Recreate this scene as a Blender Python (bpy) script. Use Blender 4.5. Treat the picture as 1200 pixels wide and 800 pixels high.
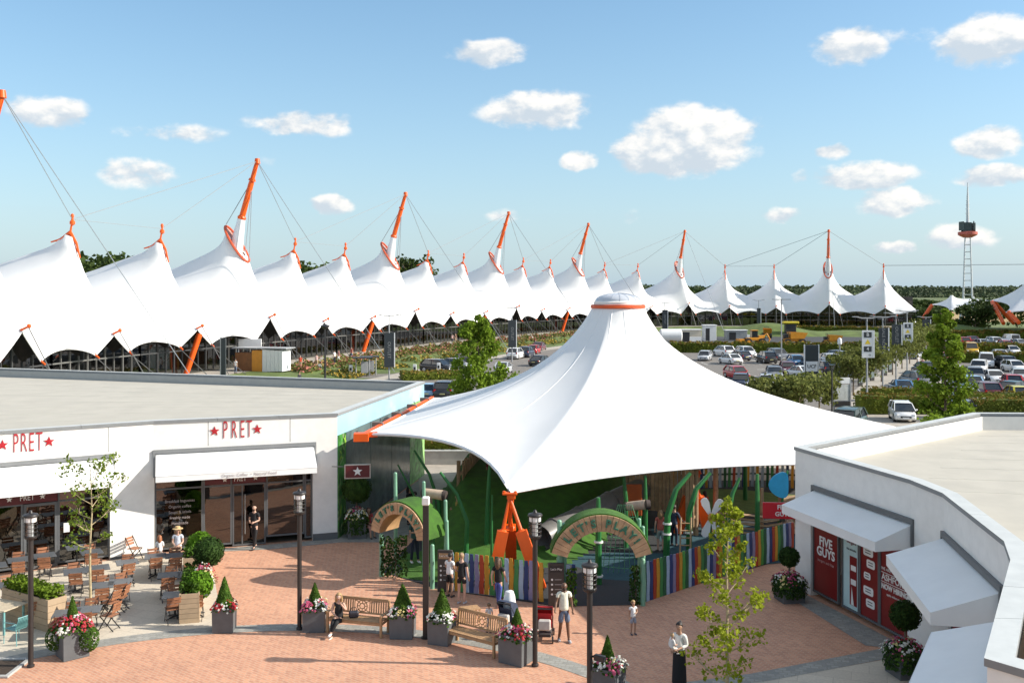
import bpy, math, random
import numpy as np
from mathutils import Vector, Matrix, Quaternion

for _o in list(bpy.data.objects):
    bpy.data.objects.remove(_o)
S = bpy.context.scene
C = S.collection
random.seed(11)
rnd = random.Random(5)
PI = math.pi
R_ = math.radians

# ------------------------------------------------------------------ camera
# A level shift-lens view from a first floor balcony, 10.3 m above the plaza.
F, H, HY = 1150.0, 10.3, 342.0          # focal length (px of a 1200 px wide picture), eye height, horizon row
cam = bpy.data.cameras.new('camera')
cam.sensor_width = 36.0
cam.lens = F / 1200.0 * 36.0
cam.shift_y = -(400.0 - HY) / 1200.0
cam.clip_start = 0.1
cam.clip_end = 30000.0
cam_o = bpy.data.objects.new('camera', cam)
cam_o.location = (0, 0, H)
cam_o.rotation_euler = (PI / 2, 0, 0)
C.objects.link(cam_o)
S.camera = cam_o

def G(px, py, z=0.0):
    """survey: ground position (height z) of a point measured in the photograph"""
    d = F * (H - z) / (py - HY)
    return Vector(((px - 600.0) * d / F, d, z))

def D(px, py, d):
    """survey: position at distance d"""
    return Vector(((px - 600.0) * d / F, d, H - (py - HY) * d / F))

# ------------------------------------------------------------------ sun, sky, exposure
SUN_EL = R_(29.5)
SUN_AZ = R_(93.8)                         # clockwise from +Y
SUN = Vector((math.sin(SUN_AZ) * math.cos(SUN_EL), math.cos(SUN_AZ) * math.cos(SUN_EL), math.sin(SUN_EL)))
sl = bpy.data.lights.new('sun', 'SUN')
sl.energy = 3.5
sl.angle = R_(0.53)
sl.color = (1.0, 0.93, 0.82)
slo = bpy.data.objects.new('sun', sl)
slo.rotation_euler = (-SUN).to_track_quat('-Z', 'Y').to_euler()
slo.location = SUN * 200
C.objects.link(slo)

S.view_settings.view_transform = 'Standard'
S.view_settings.look = 'None'
S.view_settings.exposure = 1.05
S.view_settings.gamma = 1.0
S.view_settings.use_curve_mapping = False

class NT:
    """tiny node-graph helper"""
    def __init__(s, tree):
        s.t = tree; s.n = tree.nodes; s.l = tree.links
    def node(s, typ, **kw):
        nd = s.n.new(typ)
        for k, v in kw.items():
            setattr(nd, k, v)
        return nd
    def put(s, sock, val):
        if isinstance(val, bpy.types.NodeSocket):
            s.l.new(val, sock)
        elif val is not None:
            sock.default_value = val
    def math(s, op, a, b=None, c=None, clamp=False):
        nd = s.n.new('ShaderNodeMath'); nd.operation = op; nd.use_clamp = clamp
        s.put(nd.inputs[0], a)
        if b is not None: s.put(nd.inputs[1], b)
        if c is not None: s.put(nd.inputs[2], c)
        return nd.outputs[0]
    def vmath(s, op, a, b=None, out=0):
        nd = s.n.new('ShaderNodeVectorMath'); nd.operation = op
        s.put(nd.inputs[0], a)
        if b is not None: s.put(nd.inputs[1], b)
        return nd.outputs[out]
    def mix(s, fac, a, b, blend='MIX'):
        nd = s.n.new('ShaderNodeMix'); nd.data_type = 'RGBA'; nd.blend_type = blend
        s.put(nd.inputs[0], fac); s.put(nd.inputs[6], a); s.put(nd.inputs[7], b)
        return nd.outputs[2]
    def smooth(s, x, lo, hi):
        nd = s.n.new('ShaderNodeMapRange'); nd.interpolation_type = 'SMOOTHSTEP'
        s.put(nd.inputs[0], x); nd.inputs[1].default_value = lo; nd.inputs[2].default_value = hi
        return nd.outputs[0]
    def noise(s, vec, scale, detail=3, rough=0.55, out=0):
        nd = s.n.new('ShaderNodeTexNoise')
        s.put(nd.inputs['Vector'], vec)
        nd.inputs['Scale'].default_value = scale
        nd.inputs['Detail'].default_value = detail
        nd.inputs['Roughness'].default_value = rough
        return nd.outputs[out]

world = bpy.data.worlds.new('World')
S.world = world
world.use_nodes = True
wt = NT(world.node_tree)
wt.n.clear()
sky = wt.node('ShaderNodeTexSky', sky_type='NISHITA')
sky.sun_disc = False
sky.sun_elevation = SUN_EL
sky.sun_rotation = SUN_AZ
sky.altitude = 60
sky.air_density = 1.0
sky.dust_density = 0.6
sky.ozone_density = 1.5
# cumulus: soft ellipses by azimuth / elevation, broken up with noise; unseen others out of view, cover raised for neutral fill light
tc = wt.node('ShaderNodeTexCoord')
sx = wt.node('ShaderNodeSeparateXYZ'); wt.l.new(tc.outputs['Generated'], sx.inputs[0])
az = wt.math('ARCTAN2', sx.outputs[0], sx.outputs[1])
el = wt.math('ARCSINE', sx.outputs[2])
CLOUDS = [  # column, row in the photograph, half width, half height, strength
    (58, 133, 48, 21, .75), (200, 155, 70, 11, .5), (163, 204, 44, 18, .7), (352, 146, 68, 15, .7), (388, 242, 25, 13, .8),
    (322, 190, 20, 9, .2), (575, 62, 48, 17, .75), (630, 130, 66, 24, .85), (680, 187, 24, 14, .9), (770, 178, 55, 26, 1.0), (815, 165, 68, 42, 1.15),
    (595, 253, 26, 9, .5), (995, 55, 42, 22, .85), (1160, 48, 62, 30, 1.0), (1060, 40, 62, 12, .35), (1022, 206, 66, 17, .95), (1052, 237, 46, 19, .95), (1158, 168, 44, 18, .95),
    (1166, 206, 48, 13, .9), (917, 252, 24, 11, .7), (976, 179, 20, 9, .7), (1046, 291, 25, 8, .75), (1128, 276, 42, 18, .75), (938, 205, 15, 9, .6),
    (500, 128, 46, 9, .1), (742, 256, 10, 10, .35), (545, 232, 12, 7, .3)]
wob = wt.noise(tc.outputs['Generated'], 30.0, 3, .55, out=1)
wob2 = wt.vmath('SUBTRACT', wob, (0.5, 0.5, 0.5))
wsep = wt.node('ShaderNodeSeparateXYZ'); wt.l.new(wob2, wsep.inputs[0])
azw = wt.math('MULTIPLY_ADD', wsep.outputs[0], 0.022, az)
elw = wt.math('MULTIPLY_ADD', wsep.outputs[1], 0.014, el)
acc = None; accs = None
for (cx, cy, hw, hh, st) in CLOUDS:
    a0 = math.atan((cx - 600) / F)
    e0 = math.atan((HY - cy) / math.hypot(F, cx - 600))
    ra = hw / F * math.cos(a0) ** 2 * 1.3
    re = hh / F * 1.18
    qa = wt.math('MULTIPLY', wt.math('SUBTRACT', azw, a0), 1 / ra)
    qe = wt.math('MULTIPLY', wt.math('SUBTRACT', elw, e0), 1 / re)
    d2 = wt.math('ADD', wt.math('MULTIPLY', qa, qa), wt.math('MULTIPLY', qe, qe))
    v = wt.math('MULTIPLY', wt.math('SUBTRACT', 1.0, d2, clamp=True), st)
    acc = v if acc is None else wt.math('MAXIMUM', acc, v)
    sh = wt.math('MULTIPLY', v, wt.math('MULTIPLY_ADD', qe, 0.8, wt.math('MULTIPLY', qa, 0.25)))
    accs = sh if accs is None else wt.math('ADD', accs, sh)
stv = wt.vmath('MULTIPLY', tc.outputs['Generated'], (1.0, 1.0, 1.7))
fb = wt.noise(stv, 27.0, 7, .57)
fb_s = wt.noise(wt.vmath('ADD', stv, (0.008, 0.0, 0.014)), 27.0, 7, .57)
far = wt.noise(wt.vmath('MULTIPLY', tc.outputs['Generated'], (1, 1, 2.2)), 5.5, 3, .5)
outside = wt.smooth(wt.math('ABSOLUTE', az), 0.50, 0.62)
above = wt.smooth(el, 0.30, 0.42)
outm = wt.math('MAXIMUM', outside, above)
fill_clouds = wt.math('MULTIPLY', wt.math('MULTIPLY', wt.smooth(far, 0.46, 0.60), outm), wt.smooth(el, 0.02, 0.08))
acc = wt.math('MAXIMUM', acc, fill_clouds)
dens = wt.math('ADD', acc, wt.math('MULTIPLY', wt.math('SUBTRACT', fb, 0.5), 1.9))
dens = wt.math('MULTIPLY', wt.smooth(dens, 0.12, 0.68), wt.smooth(acc, 0.02, 0.45))
dens = wt.math('MULTIPLY', dens, 0.93)
lit = wt.math('ADD', wt.math('MULTIPLY', wt.math('SUBTRACT', fb, fb_s), 3.0), accs)
lit = wt.smooth(lit, -0.5, 0.5)
SKY_STRENGTH = 0.15
ccol = wt.mix(lit, (2.1, 2.35, 2.6, 1), (3.5, 3.4, 3.25, 1))
# thin high haze that lightens the blue
hz = wt.math('POWER', wt.math('SUBTRACT', 1.0, wt.math('MAXIMUM', sx.outputs[2], 0.0)), 5.0)
hs = wt.node('ShaderNodeHueSaturation')
hs.inputs['Hue'].default_value = 0.493
hs.inputs['Saturation'].default_value = 1.15
hs.inputs['Value'].default_value = 0.62
wt.l.new(sky.outputs[0], hs.inputs['Color'])
skyc = wt.mix(wt.math('MULTIPLY', hz, 0.85), hs.outputs[0], (1.40, 2.0, 2.5, 1))
bg = wt.node('ShaderNodeBackground')
wt.l.new(wt.mix(dens, skyc, ccol), bg.inputs[0])
bg.inputs[1].default_value = SKY_STRENGTH
wo = wt.node('ShaderNodeOutputWorld')
wt.l.new(bg.outputs[0], wo.inputs[0])

# ------------------------------------------------------------------ materials
def rgb(c):
    return (c[0], c[1], c[2], 1.0)

MATS = {}
def M(name, col, rough=0.7, var=0.12, scale=5.0, bump=0.0, bscale=40.0, metal=0.0, rndv=0.0, spec=0.5, trans=0.0, coat=0.0, wear=None, coords='Object'):
    """painted / stone / wood / cloth surface: base colour with grain, optional per-object shift and relief"""
    if name in MATS: return MATS[name]
    m = bpy.data.materials.new(name); m.use_nodes = True
    t = NT(m.node_tree); t.n.clear()
    out = t.node('ShaderNodeOutputMaterial')
    p = t.node('ShaderNodeBsdfPrincipled')
    co = t.node('ShaderNodeTexCoord').outputs[coords]
    nz = t.noise(co, scale, 5, .6)
    f = t.smooth(nz, 0.25, 0.75)
    lo = tuple(max(0, x * (1 - var)) for x in col); hi = tuple(min(1, x * (1 + var)) for x in col)
    c = t.mix(f, rgb(lo), rgb(hi))
    if wear:
        w = t.smooth(t.noise(co, wear[1], 4, .65), 0.52, 0.74)
        c = t.mix(t.math('MULTIPLY', w, wear[2]), c, rgb(wear[0]))
    if rndv:
        oi = t.node('ShaderNodeObjectInfo')
        h = t.node('ShaderNodeHueSaturation')
        t.put(h.inputs['Value'], t.math('MULTIPLY_ADD', oi.outputs['Random'], 2 * rndv, 1 - rndv))
        t.l.new(c, h.inputs['Color']); c = h.outputs[0]
    t.l.new(c, p.inputs['Base Color'])
    t.put(p.inputs['Roughness'], t.math('MULTIPLY_ADD', nz, 0.2, rough - 0.1, clamp=True))
    p.inputs['Metallic'].default_value = metal
    p.inputs['Specular IOR Level'].default_value = spec
    if coat: 
        p.inputs['Coat Weight'].default_value = coat
        p.inputs['Coat Roughness'].default_value = 0.06
    if bump:
        b = t.node('ShaderNodeBump'); b.inputs['Strength'].default_value = bump; b.inputs['Distance'].default_value = 0.01
        t.l.new(t.noise(co, bscale, 4, .6), b.inputs['Height']); t.l.new(b.outputs[0], p.inputs['Normal'])
    sh = p.outputs[0]
    if trans:
        tr = t.node('ShaderNodeBsdfTranslucent'); t.l.new(c, tr.inputs[0])
        mx = t.node('ShaderNodeMixShader'); mx.inputs[0].default_value = trans
        t.l.new(sh, mx.inputs[1]); t.l.new(tr.outputs[0], mx.inputs[2]); sh = mx.outputs[0]
    t.l.new(sh, out.inputs[0])
    MATS[name] = m
    return m

def glass(name, tint=(0.35, 0.37, 0.38), refl=0.12, rough=0.02):
    if name in MATS: return MATS[name]
    m = bpy.data.materials.new(name); m.use_nodes = True
    t = NT(m.node_tree); t.n.clear()
    out = t.node('ShaderNodeOutputMaterial')
    a = t.node('ShaderNodeBsdfTransparent'); a.inputs[0].default_value = rgb(tint)
    g = t.node('ShaderNodeBsdfGlossy'); g.inputs['Roughness'].default_value = rough
    co = t.node('ShaderNodeTexCoord').outputs['Object']
    b = t.node('ShaderNodeBump'); b.inputs['Strength'].default_value = 0.06; b.inputs['Distance'].default_value = 0.02
    t.l.new(t.noise(co, 1.6, 2), b.inputs['Height']); t.l.new(b.outputs[0], g.inputs['Normal'])
    fr = t.node('ShaderNodeFresnel'); fr.inputs[0].default_value = 1.5
    mx = t.node('ShaderNodeMixShader'); t.put(mx.inputs[0], t.math('ADD', fr.outputs[0], refl, clamp=True))
    t.l.new(a.outputs[0], mx.inputs[1]); t.l.new(g.outputs[0], mx.inputs[2]); t.l.new(mx.outputs[0], out.inputs[0])
    MATS[name] = m
    return m

def brick_mat(name, c1, c2, mortar, w, h, rot=0.0, msize=0.012, offset=0.5, bump=0.35, big=0.16, rough=0.85):
    """small pavers / setts / slabs laid flat, with joints, colour shifts and worn patches"""
    m = bpy.data.materials.new(name); m.use_nodes = True
    t = NT(m.node_tree); t.n.clear()
    out = t.node('ShaderNodeOutputMaterial'); p = t.node('ShaderNodeBsdfPrincipled')
    co = t.node('ShaderNodeTexCoord').outputs['Object']
    mp = t.node('ShaderNodeMapping'); mp.inputs['Rotation'].default_value = (0, 0, rot)
    t.l.new(co, mp.inputs[0])
    br = t.node('ShaderNodeTexBrick'); br.offset = offset
    t.l.new(mp.outputs[0], br.inputs['Vector'])
    br.inputs['Color1'].default_value = rgb(c1); br.inputs['Color2'].default_value = rgb(c2); br.inputs['Mortar'].default_value = rgb(mortar)
    br.inputs['Scale'].default_value = 1.0; br.inputs['Mortar Size'].default_value = msize; br.inputs['Mortar Smooth'].default_value = 0.3
    br.inputs['Bias'].default_value = 0.0
    br.inputs['Brick Width'].default_value = w; br.inputs['Row Height'].default_value = h
    n1 = t.noise(co, 0.35, 5, .6)
    n2 = t.noise(co, 14.0, 4, .65)
    v = t.math('ADD', t.math('MULTIPLY', t.math('SUBTRACT', n1, .5), 2.2 * big), t.math('MULTIPLY', t.math('SUBTRACT', n2, .5), 0.5))
    hs = t.node('ShaderNodeHueSaturation'); t.put(hs.inputs['Value'], t.math('ADD', v, 1.0)); t.l.new(br.outputs[0], hs.inputs['Color'])
    st = t.smooth(t.noise(co, 1.1, 6, .7), 0.6, 0.8)
    c = t.mix(t.math('MULTIPLY', st, 0.35), hs.outputs[0], rgb(tuple(x * .62 for x in c2)))
    t.l.new(c, p.inputs['Base Color']); p.inputs['Roughness'].default_value = rough
    b = t.node('ShaderNodeBump'); b.inputs['Strength'].default_value = bump; b.inputs['Distance'].default_value = 0.006
    hgt = t.math('SUBTRACT', t.math('MULTIPLY', n2, 0.4), br.outputs['Fac'])
    t.l.new(hgt, b.inputs['Height']); t.l.new(b.outputs[0], p.inputs['Normal'])
    t.l.new(p.outputs[0], out.inputs[0])
    MATS[name] = m
    return m

def leaf_mat(name, col, var=0.35, scale=2.5, trans=0.3, rough=0.55):
    m = bpy.data.materials.new(name); m.use_nodes = True
    t = NT(m.node_tree); t.n.clear()
    out = t.node('ShaderNodeOutputMaterial'); p = t.node('ShaderNodeBsdfPrincipled')
    co = t.node('ShaderNodeTexCoord').outputs['Object']
    oi = t.node('ShaderNodeObjectInfo')
    f = t.smooth(t.noise(co, scale, 4, .7), 0.3, 0.7)
    lo = tuple(x * (1 - var) for x in col); hi = (col[0] * (1 + var * 1.25), col[1] * (1 + var), col[2] * (1 + var * .6))
    c = t.mix(f, rgb(lo), rgb(hi))
    h = t.node('ShaderNodeHueSaturation'); t.put(h.inputs['Value'], t.math('MULTIPLY_ADD', oi.outputs['Random'], 0.3, 0.85)); t.l.new(c, h.inputs['Color'])
    t.l.new(h.outputs[0], p.inputs['Base Color']); p.inputs['Roughness'].default_value = max(.7, rough); p.inputs['Specular IOR Level'].default_value = .12
    tr = t.node('ShaderNodeBsdfTranslucent'); t.l.new(h.outputs[0], tr.inputs[0])
    mx = t.node('ShaderNodeMixShader'); mx.inputs[0].default_value = trans
    t.l.new(p.outputs[0], mx.inputs[1]); t.l.new(tr.outputs[0], mx.inputs[2]); t.l.new(mx.outputs[0], out.inputs[0])
    MATS[name] = m
    return m

# ------------------------------------------------------------------ mesh builder
class MB:
    def __init__(s):
        s.v = []; s.f = []; s.mi = []; s.cur = 0
    def add(s, vs, fs):
        o = len(s.v)
        s.v.extend([tuple(x) for x in vs])
        for q in fs:
            s.f.append(tuple(o + i for i in q)); s.mi.append(s.cur)
        return s
    def box(s, c, d, rz=0.0, ch=0.0):
        """box of size d centred on c; ch chamfers the edges"""
        x, y, z = d[0] / 2, d[1] / 2, d[2] / 2
        cs, sn = math.cos(rz), math.sin(rz)
        def T(p): return (c[0] + p[0] * cs - p[1] * sn, c[1] + p[0] * sn + p[1] * cs, c[2] + p[2])
        if not ch:
            vs = [T((a * x, b * y, e * z)) for a in (-1, 1) for b in (-1, 1) for e in (-1, 1)]
            return s.add(vs, [(0, 1, 3, 2), (4, 6, 7, 5), (0, 4, 5, 1), (2, 3, 7, 6), (0, 2, 6, 4), (1, 5, 7, 3)])
        vs = []; idx = {}
        for a in (-1, 1):
            for b in (-1, 1):
                for e in (-1, 1):
                    for k in range(3):
                        p = [a * (x - ch), b * (y - ch), e * (z - ch)]
                        p[k] = (a * x, b * y, e * z)[k]
                        idx[(a, b, e, k)] = len(vs); vs.append(T(p))
        fs = []
        for k in range(3):
            o = [i for i in range(3) if i != k]
            for sg in (-1, 1):
                q = []
                for (u, w) in ((-1, -1), (1, -1), (1, 1), (-1, 1)):
                    t = [0, 0, 0]; t[k] = sg; t[o[0]] = u; t[o[1]] = w; q.append(idx[(*t, k)])
                if (sg == 1) == (k == 1): q.reverse()
                fs.append(q)
        for k in range(3):
            o = [i for i in range(3) if i != k]
            for u in (-1, 1):
                for w in (-1, 1):
                    t = [0, 0, 0]; t[o[0]] = u; t[o[1]] = w
                    t1 = list(t); t1[k] = -1; t2 = list(t); t2[k] = 1
                    q = [idx[(*t1, o[0])], idx[(*t2, o[0])], idx[(*t2, o[1])], idx[(*t1, o[1])]]
                    if (u * w == 1) == (k == 1): q.reverse()
                    fs.append(q)
        for a in (-1, 1):
            for b in (-1, 1):
                for e in (-1, 1):
                    q = [idx[(a, b, e, k)] for k in range(3)]
                    if a * b * e < 0: q.reverse()
                    fs.append(q)
        return s.add(vs, fs)
    def beam(s, p, q, w, h, up=(0, 0, 1), ch=0.0):
        """rectangular bar from p to q, w wide, h tall"""
        p = Vector(p); q = Vector(q); d = (q - p); L = d.length; d = d / L
        u = Vector(up); sd = d.cross(u)
        if sd.length < 1e-4: sd = d.cross(Vector((1, 0, 0)))
        sd.normalize(); u = sd.cross(d)
        vs = []
        for e in (p, q):
            for (a, b) in ((-1, -1), (1, -1), (1, 1), (-1, 1)):
                vs.append(e + sd * (a * w / 2) + u * (b * h / 2))
        return s.add(vs, [(3, 2, 1, 0), (4, 5, 6, 7), (0, 1, 5, 4), (1, 2, 6, 5), (2, 3, 7, 6), (3, 0, 4, 7)])
    def path(s, pts, rad, n=8, caps=True, flat=1.0):
        pts = [Vector(p) for p in pts]
        if not hasattr(rad, '__len__'): rad = [rad] * len(pts)
        rings = []; prev = None
        for i, p in enumerate(pts):
            a = pts[max(0, i - 1)]; b = pts[min(len(pts) - 1, i + 1)]
            d = (b - a).normalized()
            if prev is None:
                u = d.cross(Vector((0, 0, 1)))
                if u.length < 1e-3: u = d.cross(Vector((0, 1, 0)))
                u.normalize()
            else:
                u = prev - d * prev.dot(d); u.normalize()
            prev = u; w = d.cross(u)
            rings.append([p + (u * math.cos(2 * PI * k / n) + w * (math.sin(2 * PI * k / n) * flat)) * rad[i] for k in range(n)])
        vs = [x for r in rings for x in r]; fs = []
        for i in range(len(pts) - 1):
            for k in range(n):
                k2 = (k + 1) % n
                fs.append((i * n + k, i * n + k2, (i + 1) * n + k2, (i + 1) * n + k))
        if caps:
            fs.append(tuple(reversed(range(n)))); fs.append(tuple(range((len(pts) - 1) * n, len(pts) * n)))
        return s.add(vs, fs)
    def tube(s, p, q, r, r2=None, n=8):
        return s.path([p, q], [r, r if r2 is None else r2], n)
    def lathe(s, prof, n=16, c=(0, 0, 0), caps=True):
        vs = [(c[0] + r * math.cos(2 * PI * k / n), c[1] + r * math.sin(2 * PI * k / n), c[2] + z) for (r, z) in prof for k in range(n)]
        fs = []
        for i in range(len(prof) - 1):
            for k in range(n):
                k2 = (k + 1) % n
                fs.append((i * n + k, i * n + k2, (i + 1) * n + k2, (i + 1) * n + k))
        if caps:
            if prof[0][0] > 1e-4: fs.append(tuple(reversed(range(n))))
            if prof[-1][0] > 1e-4: fs.append(tuple(range((len(prof) - 1) * n, len(prof) * n)))
        return s.add(vs, fs)
    def prism(s, poly, z0, z1, top=True, bottom=True):
        n = len(poly)
        vs = [(p[0], p[1], z0) for p in poly] + [(p[0], p[1], z1) for p in poly]
        fs = [(i, (i + 1) % n, n + (i + 1) % n, n + i) for i in range(n)]
        if top: fs.append(tuple(range(n, 2 * n)))
        if bottom: fs.append(tuple(reversed(range(n))))
        return s.add(vs, fs)
    def ell(s, c, r, nu=10, nv=7, jit=0.0, rg=None):
        vs = []; fs = []
        if not hasattr(r, '__len__'): r = (r, r, r)
        for j in range(nv + 1):
            th = PI * j / nv
            for i in range(nu):
                ph = 2 * PI * i / nu
                k = 1 + ((rg or rnd).uniform(-jit, jit) if jit else 0)
                vs.append((c[0] + r[0] * k * math.sin(th) * math.cos(ph), c[1] + r[1] * k * math.sin(th) * math.sin(ph), c[2] - r[2] * k * math.cos(th)))
        for j in range(nv):
            for i in range(nu):
                i2 = (i + 1) % nu
                fs.append((j * nu + i, j * nu + i2, (j + 1) * nu + i2, (j + 1) * nu + i))
        return s.add(vs, fs)
    def quad(s, a, b, c, d):
        return s.add([a, b, c, d], [(0, 1, 2, 3)])
    def poly(s, pts):
        return s.add(pts, [tuple(range(len(pts)))])
    def leaf(s, p, size, nrm, rg=rnd):
        """a folded leaf: two triangles either side of a midrib"""
        nrm = Vector(nrm).normalized()
        a = nrm.cross(Vector((rg.uniform(-1, 1), rg.uniform(-1, 1), rg.uniform(-1, 1))))
        if a.length < 1e-3: a = nrm.orthogonal()
        a.normalize(); b = nrm.cross(a); p = Vector(p)
        L = size; W = size * .42
        o = len(s.v)
        s.v.extend([tuple(p - a * L * .5), tuple(p + b * W + nrm * W * .35), tuple(p + a * L * .5), tuple(p - b * W + nrm * W * .35)])
        s.f.append((o, o + 1, o + 2)); s.f.append((o, o + 2, o + 3)); s.mi += [s.cur, s.cur]
    def build(s, name, mats, parent=None, smooth=True, loc=None, world=False, angle=38):
        me = bpy.data.meshes.new(name)
        me.from_pydata(s.v, [], s.f)
        if not isinstance(mats, (list, tuple)): mats = [mats]
        for m in mats: me.materials.append(m)
        if len(mats) > 1: me.polygons.foreach_set('material_index', s.mi)
        if smooth:
            me.polygons.foreach_set('use_smooth', [True] * len(s.f))
            me.set_sharp_from_angle(angle=R_(angle))
        me.update()
        return link(name, me, parent, loc, world)

def link(name, me, parent=None, loc=None, world=False, rz=0.0):
    o = bpy.data.objects.new(name, me)
    C.objects.link(o)
    if loc is not None: o.location = loc
    if rz: o.rotation_euler = (0, 0, rz)
    if parent is not None:
        o.parent = parent
        if world:
            o.matrix_parent_inverse = pm(parent).inverted()
    return o

def pm(o):
    m = Matrix.Translation(o.location) @ o.rotation_euler.to_matrix().to_4x4()
    if o.parent: m = pm(o.parent) @ o.matrix_parent_inverse @ m
    return m

def tag(o, label, cat, group=None):
    o['label'] = label; o['category'] = cat
    if group: o['group'] = group
    return o

def thing(name, label, cat, loc=(0, 0, 0), rz=0.0, group=None):
    o = bpy.data.objects.new(name, None)
    o.empty_display_size = 0.2
    C.objects.link(o)
    o.location = loc; o.rotation_euler = (0, 0, rz)
    return tag(o, label, cat, group)

def structure(o):
    o['kind'] = 'structure'; return o
def stuff(o):
    o['kind'] = 'stuff'; return o

def copy_tree(o, parent=None):
    c = o.copy(); C.objects.link(c)
    if parent is not None: c.parent = parent
    for ch in o.children: copy_tree(ch, c)
    return c

def again(root, loc, rz, label, group=None, cat=None):
    c = copy_tree(root); c.location = loc; c.rotation_euler = (0, 0, rz)
    c['label'] = label
    if group: c['group'] = group
    if cat: c['category'] = cat
    return c

def text_mesh(txt, size, depth, sx=1.0, align='CENTER', bevel=0.0, space=1.0):
    cu = bpy.data.curves.new('lettering', 'FONT')
    cu.body = txt; cu.size = size; cu.extrude = depth; cu.align_x = align; cu.align_y = 'CENTER'
    cu.resolution_u = 3; cu.space_character = space; cu.offset = bevel
    o = bpy.data.objects.new('lettering', cu); C.objects.link(o)
    dg = bpy.context.evaluated_depsgraph_get()
    me = bpy.data.meshes.new_from_object(o.evaluated_get(dg))
    bpy.data.objects.remove(o); bpy.data.curves.remove(cu)
    if sx != 1.0:
        for v in me.vertices: v.co.x *= sx
    return me

def place_text(name, txt, size, depth, mat, parent, origin, right, up, sx=1.0, bevel=0.0, align='CENTER', space=1.0):
    """flat lettering standing on a wall: origin (world), reading direction right, up vector"""
    me = text_mesh(txt, size, depth, sx, align, bevel, space)
    me.materials.clear(); me.materials.append(mat)
    r = Vector(right).normalized(); u = Vector(up).normalized(); n = r.cross(u)
    m = Matrix((r, u, n)).transposed().to_4x4(); m.translation = Vector(origin)
    me.transform(m)
    me.name = name
    return link(name, me, parent, None, True)

def star_pts(r, n=5, k=0.42):
    return [(r * (1 if i % 2 == 0 else k) * math.sin(PI * i / n), r * (1 if i % 2 == 0 else k) * math.cos(PI * i / n)) for i in range(2 * n)]

def star(name, mat, parent, origin, right, up, r, depth, world=True):
    rr = Vector(right).normalized(); u = Vector(up).normalized(); n = rr.cross(u); o = Vector(origin)
    b = MB(); pts = star_pts(r)
    f = [o + rr * x + u * y + n * depth for x, y in pts]; k = [o + rr * x + u * y for x, y in pts]
    m = len(pts)
    b.add(f + k + [o + n * (depth * 1.3)], [(i, 2 * m, (i + 1) % m) for i in range(m)] + [(m + i, i, (i + 1) % m, m + (i + 1) % m) for i in range(m)])
    return b.build(name, mat, parent, world=world, smooth=False)
# ------------------------------------------------------------------ shared materials
WHITE = M('white_render', (0.80, 0.785, 0.75), .85, .04, 3.0, .12, 60, wear=((0.62, 0.61, 0.58), 1.3, .12))
MEMB = M('white_membrane', (0.80, 0.80, 0.79), .6, .02, .6, 0, trans=.04, wear=((0.72, 0.72, 0.70), .5, .18))
GREY = M('grey_metal', (0.115, 0.12, 0.125), .5, .08, 3, spec=.5)
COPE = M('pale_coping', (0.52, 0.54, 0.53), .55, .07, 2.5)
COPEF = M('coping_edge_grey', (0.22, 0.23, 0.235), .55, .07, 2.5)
ROOFM = M('roof_membrane', (0.455, 0.43, 0.37), .85, .06, .8, .15, 25, wear=((0.40, 0.38, 0.325), .3, .6))
AWN = M('white_awning', (0.82, 0.82, 0.81), .7, .02, 1.2, .1, 90)
AWN_R = M('pale_blue_awning', (0.80, 0.80, 0.785), .7, .03, 1.2, .1, 90)
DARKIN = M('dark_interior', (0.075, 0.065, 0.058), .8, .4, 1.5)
FLOORIN = M('shop_floor', (0.18, 0.15, 0.12), .6, .25, 2)
ORANGE = M('orange_steel', (0.80, 0.105, 0.005), .42, .06, 2.0, spec=.5)
DKORANGE = M('ring_red', (0.55, 0.09, 0.03), .5, .1, 3)
RED = M('sign_red', (0.42, 0.012, 0.02), .5, .05, 4)
MAROON = M('maroon_panel', (0.10, 0.012, 0.018), .35, .08, 3)
POSTER = M('poster_red', (0.20, 0.012, 0.012), .35, .12, .9)
PRINTW = M('print_white', (0.78, 0.77, 0.74), .5, .03, 6)
STEEL = M('steel', (0.45, 0.46, 0.47), .35, .1, 8, metal=.8)
CABLE = M('cable', (0.26, 0.29, 0.31), .5, .1, 8)
BLACK = M('black_metal', (0.022, 0.022, 0.024), .45, .15, 6)
BRONZE = M('lamp_post_brown', (0.026, 0.022, 0.021), .45, .15, 3)
TEAK = M('teak', (0.42, 0.25, 0.125), .65, .16, 9, .15, 60, rndv=.10)
REDWOOD = M('red_wood', (0.30, 0.125, 0.06), .55, .2, 12, .1, 60, rndv=.15)
TABLE = M('table_grey', (0.10, 0.108, 0.118), .38, .12, 6)
TANWOOD = M('tan_planter', (0.40, 0.29, 0.185), .75, .10, 4, .15, 40, rndv=.06)
PLANTER = M('grey_planter', (0.105, 0.112, 0.118), .6, .10, 4, .1, 30)
SOIL = M('soil', (0.045, 0.03, 0.02), .95, .3, 12, .5)
GLASS = glass('shop_glass', (.30, .29, .29), .10)
GLASS2 = glass('clear_glass', (.8, .82, .82), .05)
BOX_G = leaf_mat('topiary_leaf', (0.055, 0.115, 0.016), .4, 5, .2)
BOX_D = leaf_mat('dark_leaf', (0.03, 0.065, 0.014), .45, 5, .2)
LEAF_Y = leaf_mat('yellow_green_leaf', (0.31, 0.38, 0.03), .3, 2.2, .4)
LEAF_M = leaf_mat('mid_green_leaf', (0.165, 0.26, 0.028), .4, .9, .35)
LEAF_O = leaf_mat('olive_leaf', (0.15, 0.175, 0.05), .35, .8, .3)
LEAF_T = leaf_mat('wood_leaf', (0.05, 0.08, 0.022), .4, .15, .2)
HEDGE = leaf_mat('hedge_leaf', (0.11, 0.14, 0.02), .4, .6, .2)
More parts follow.
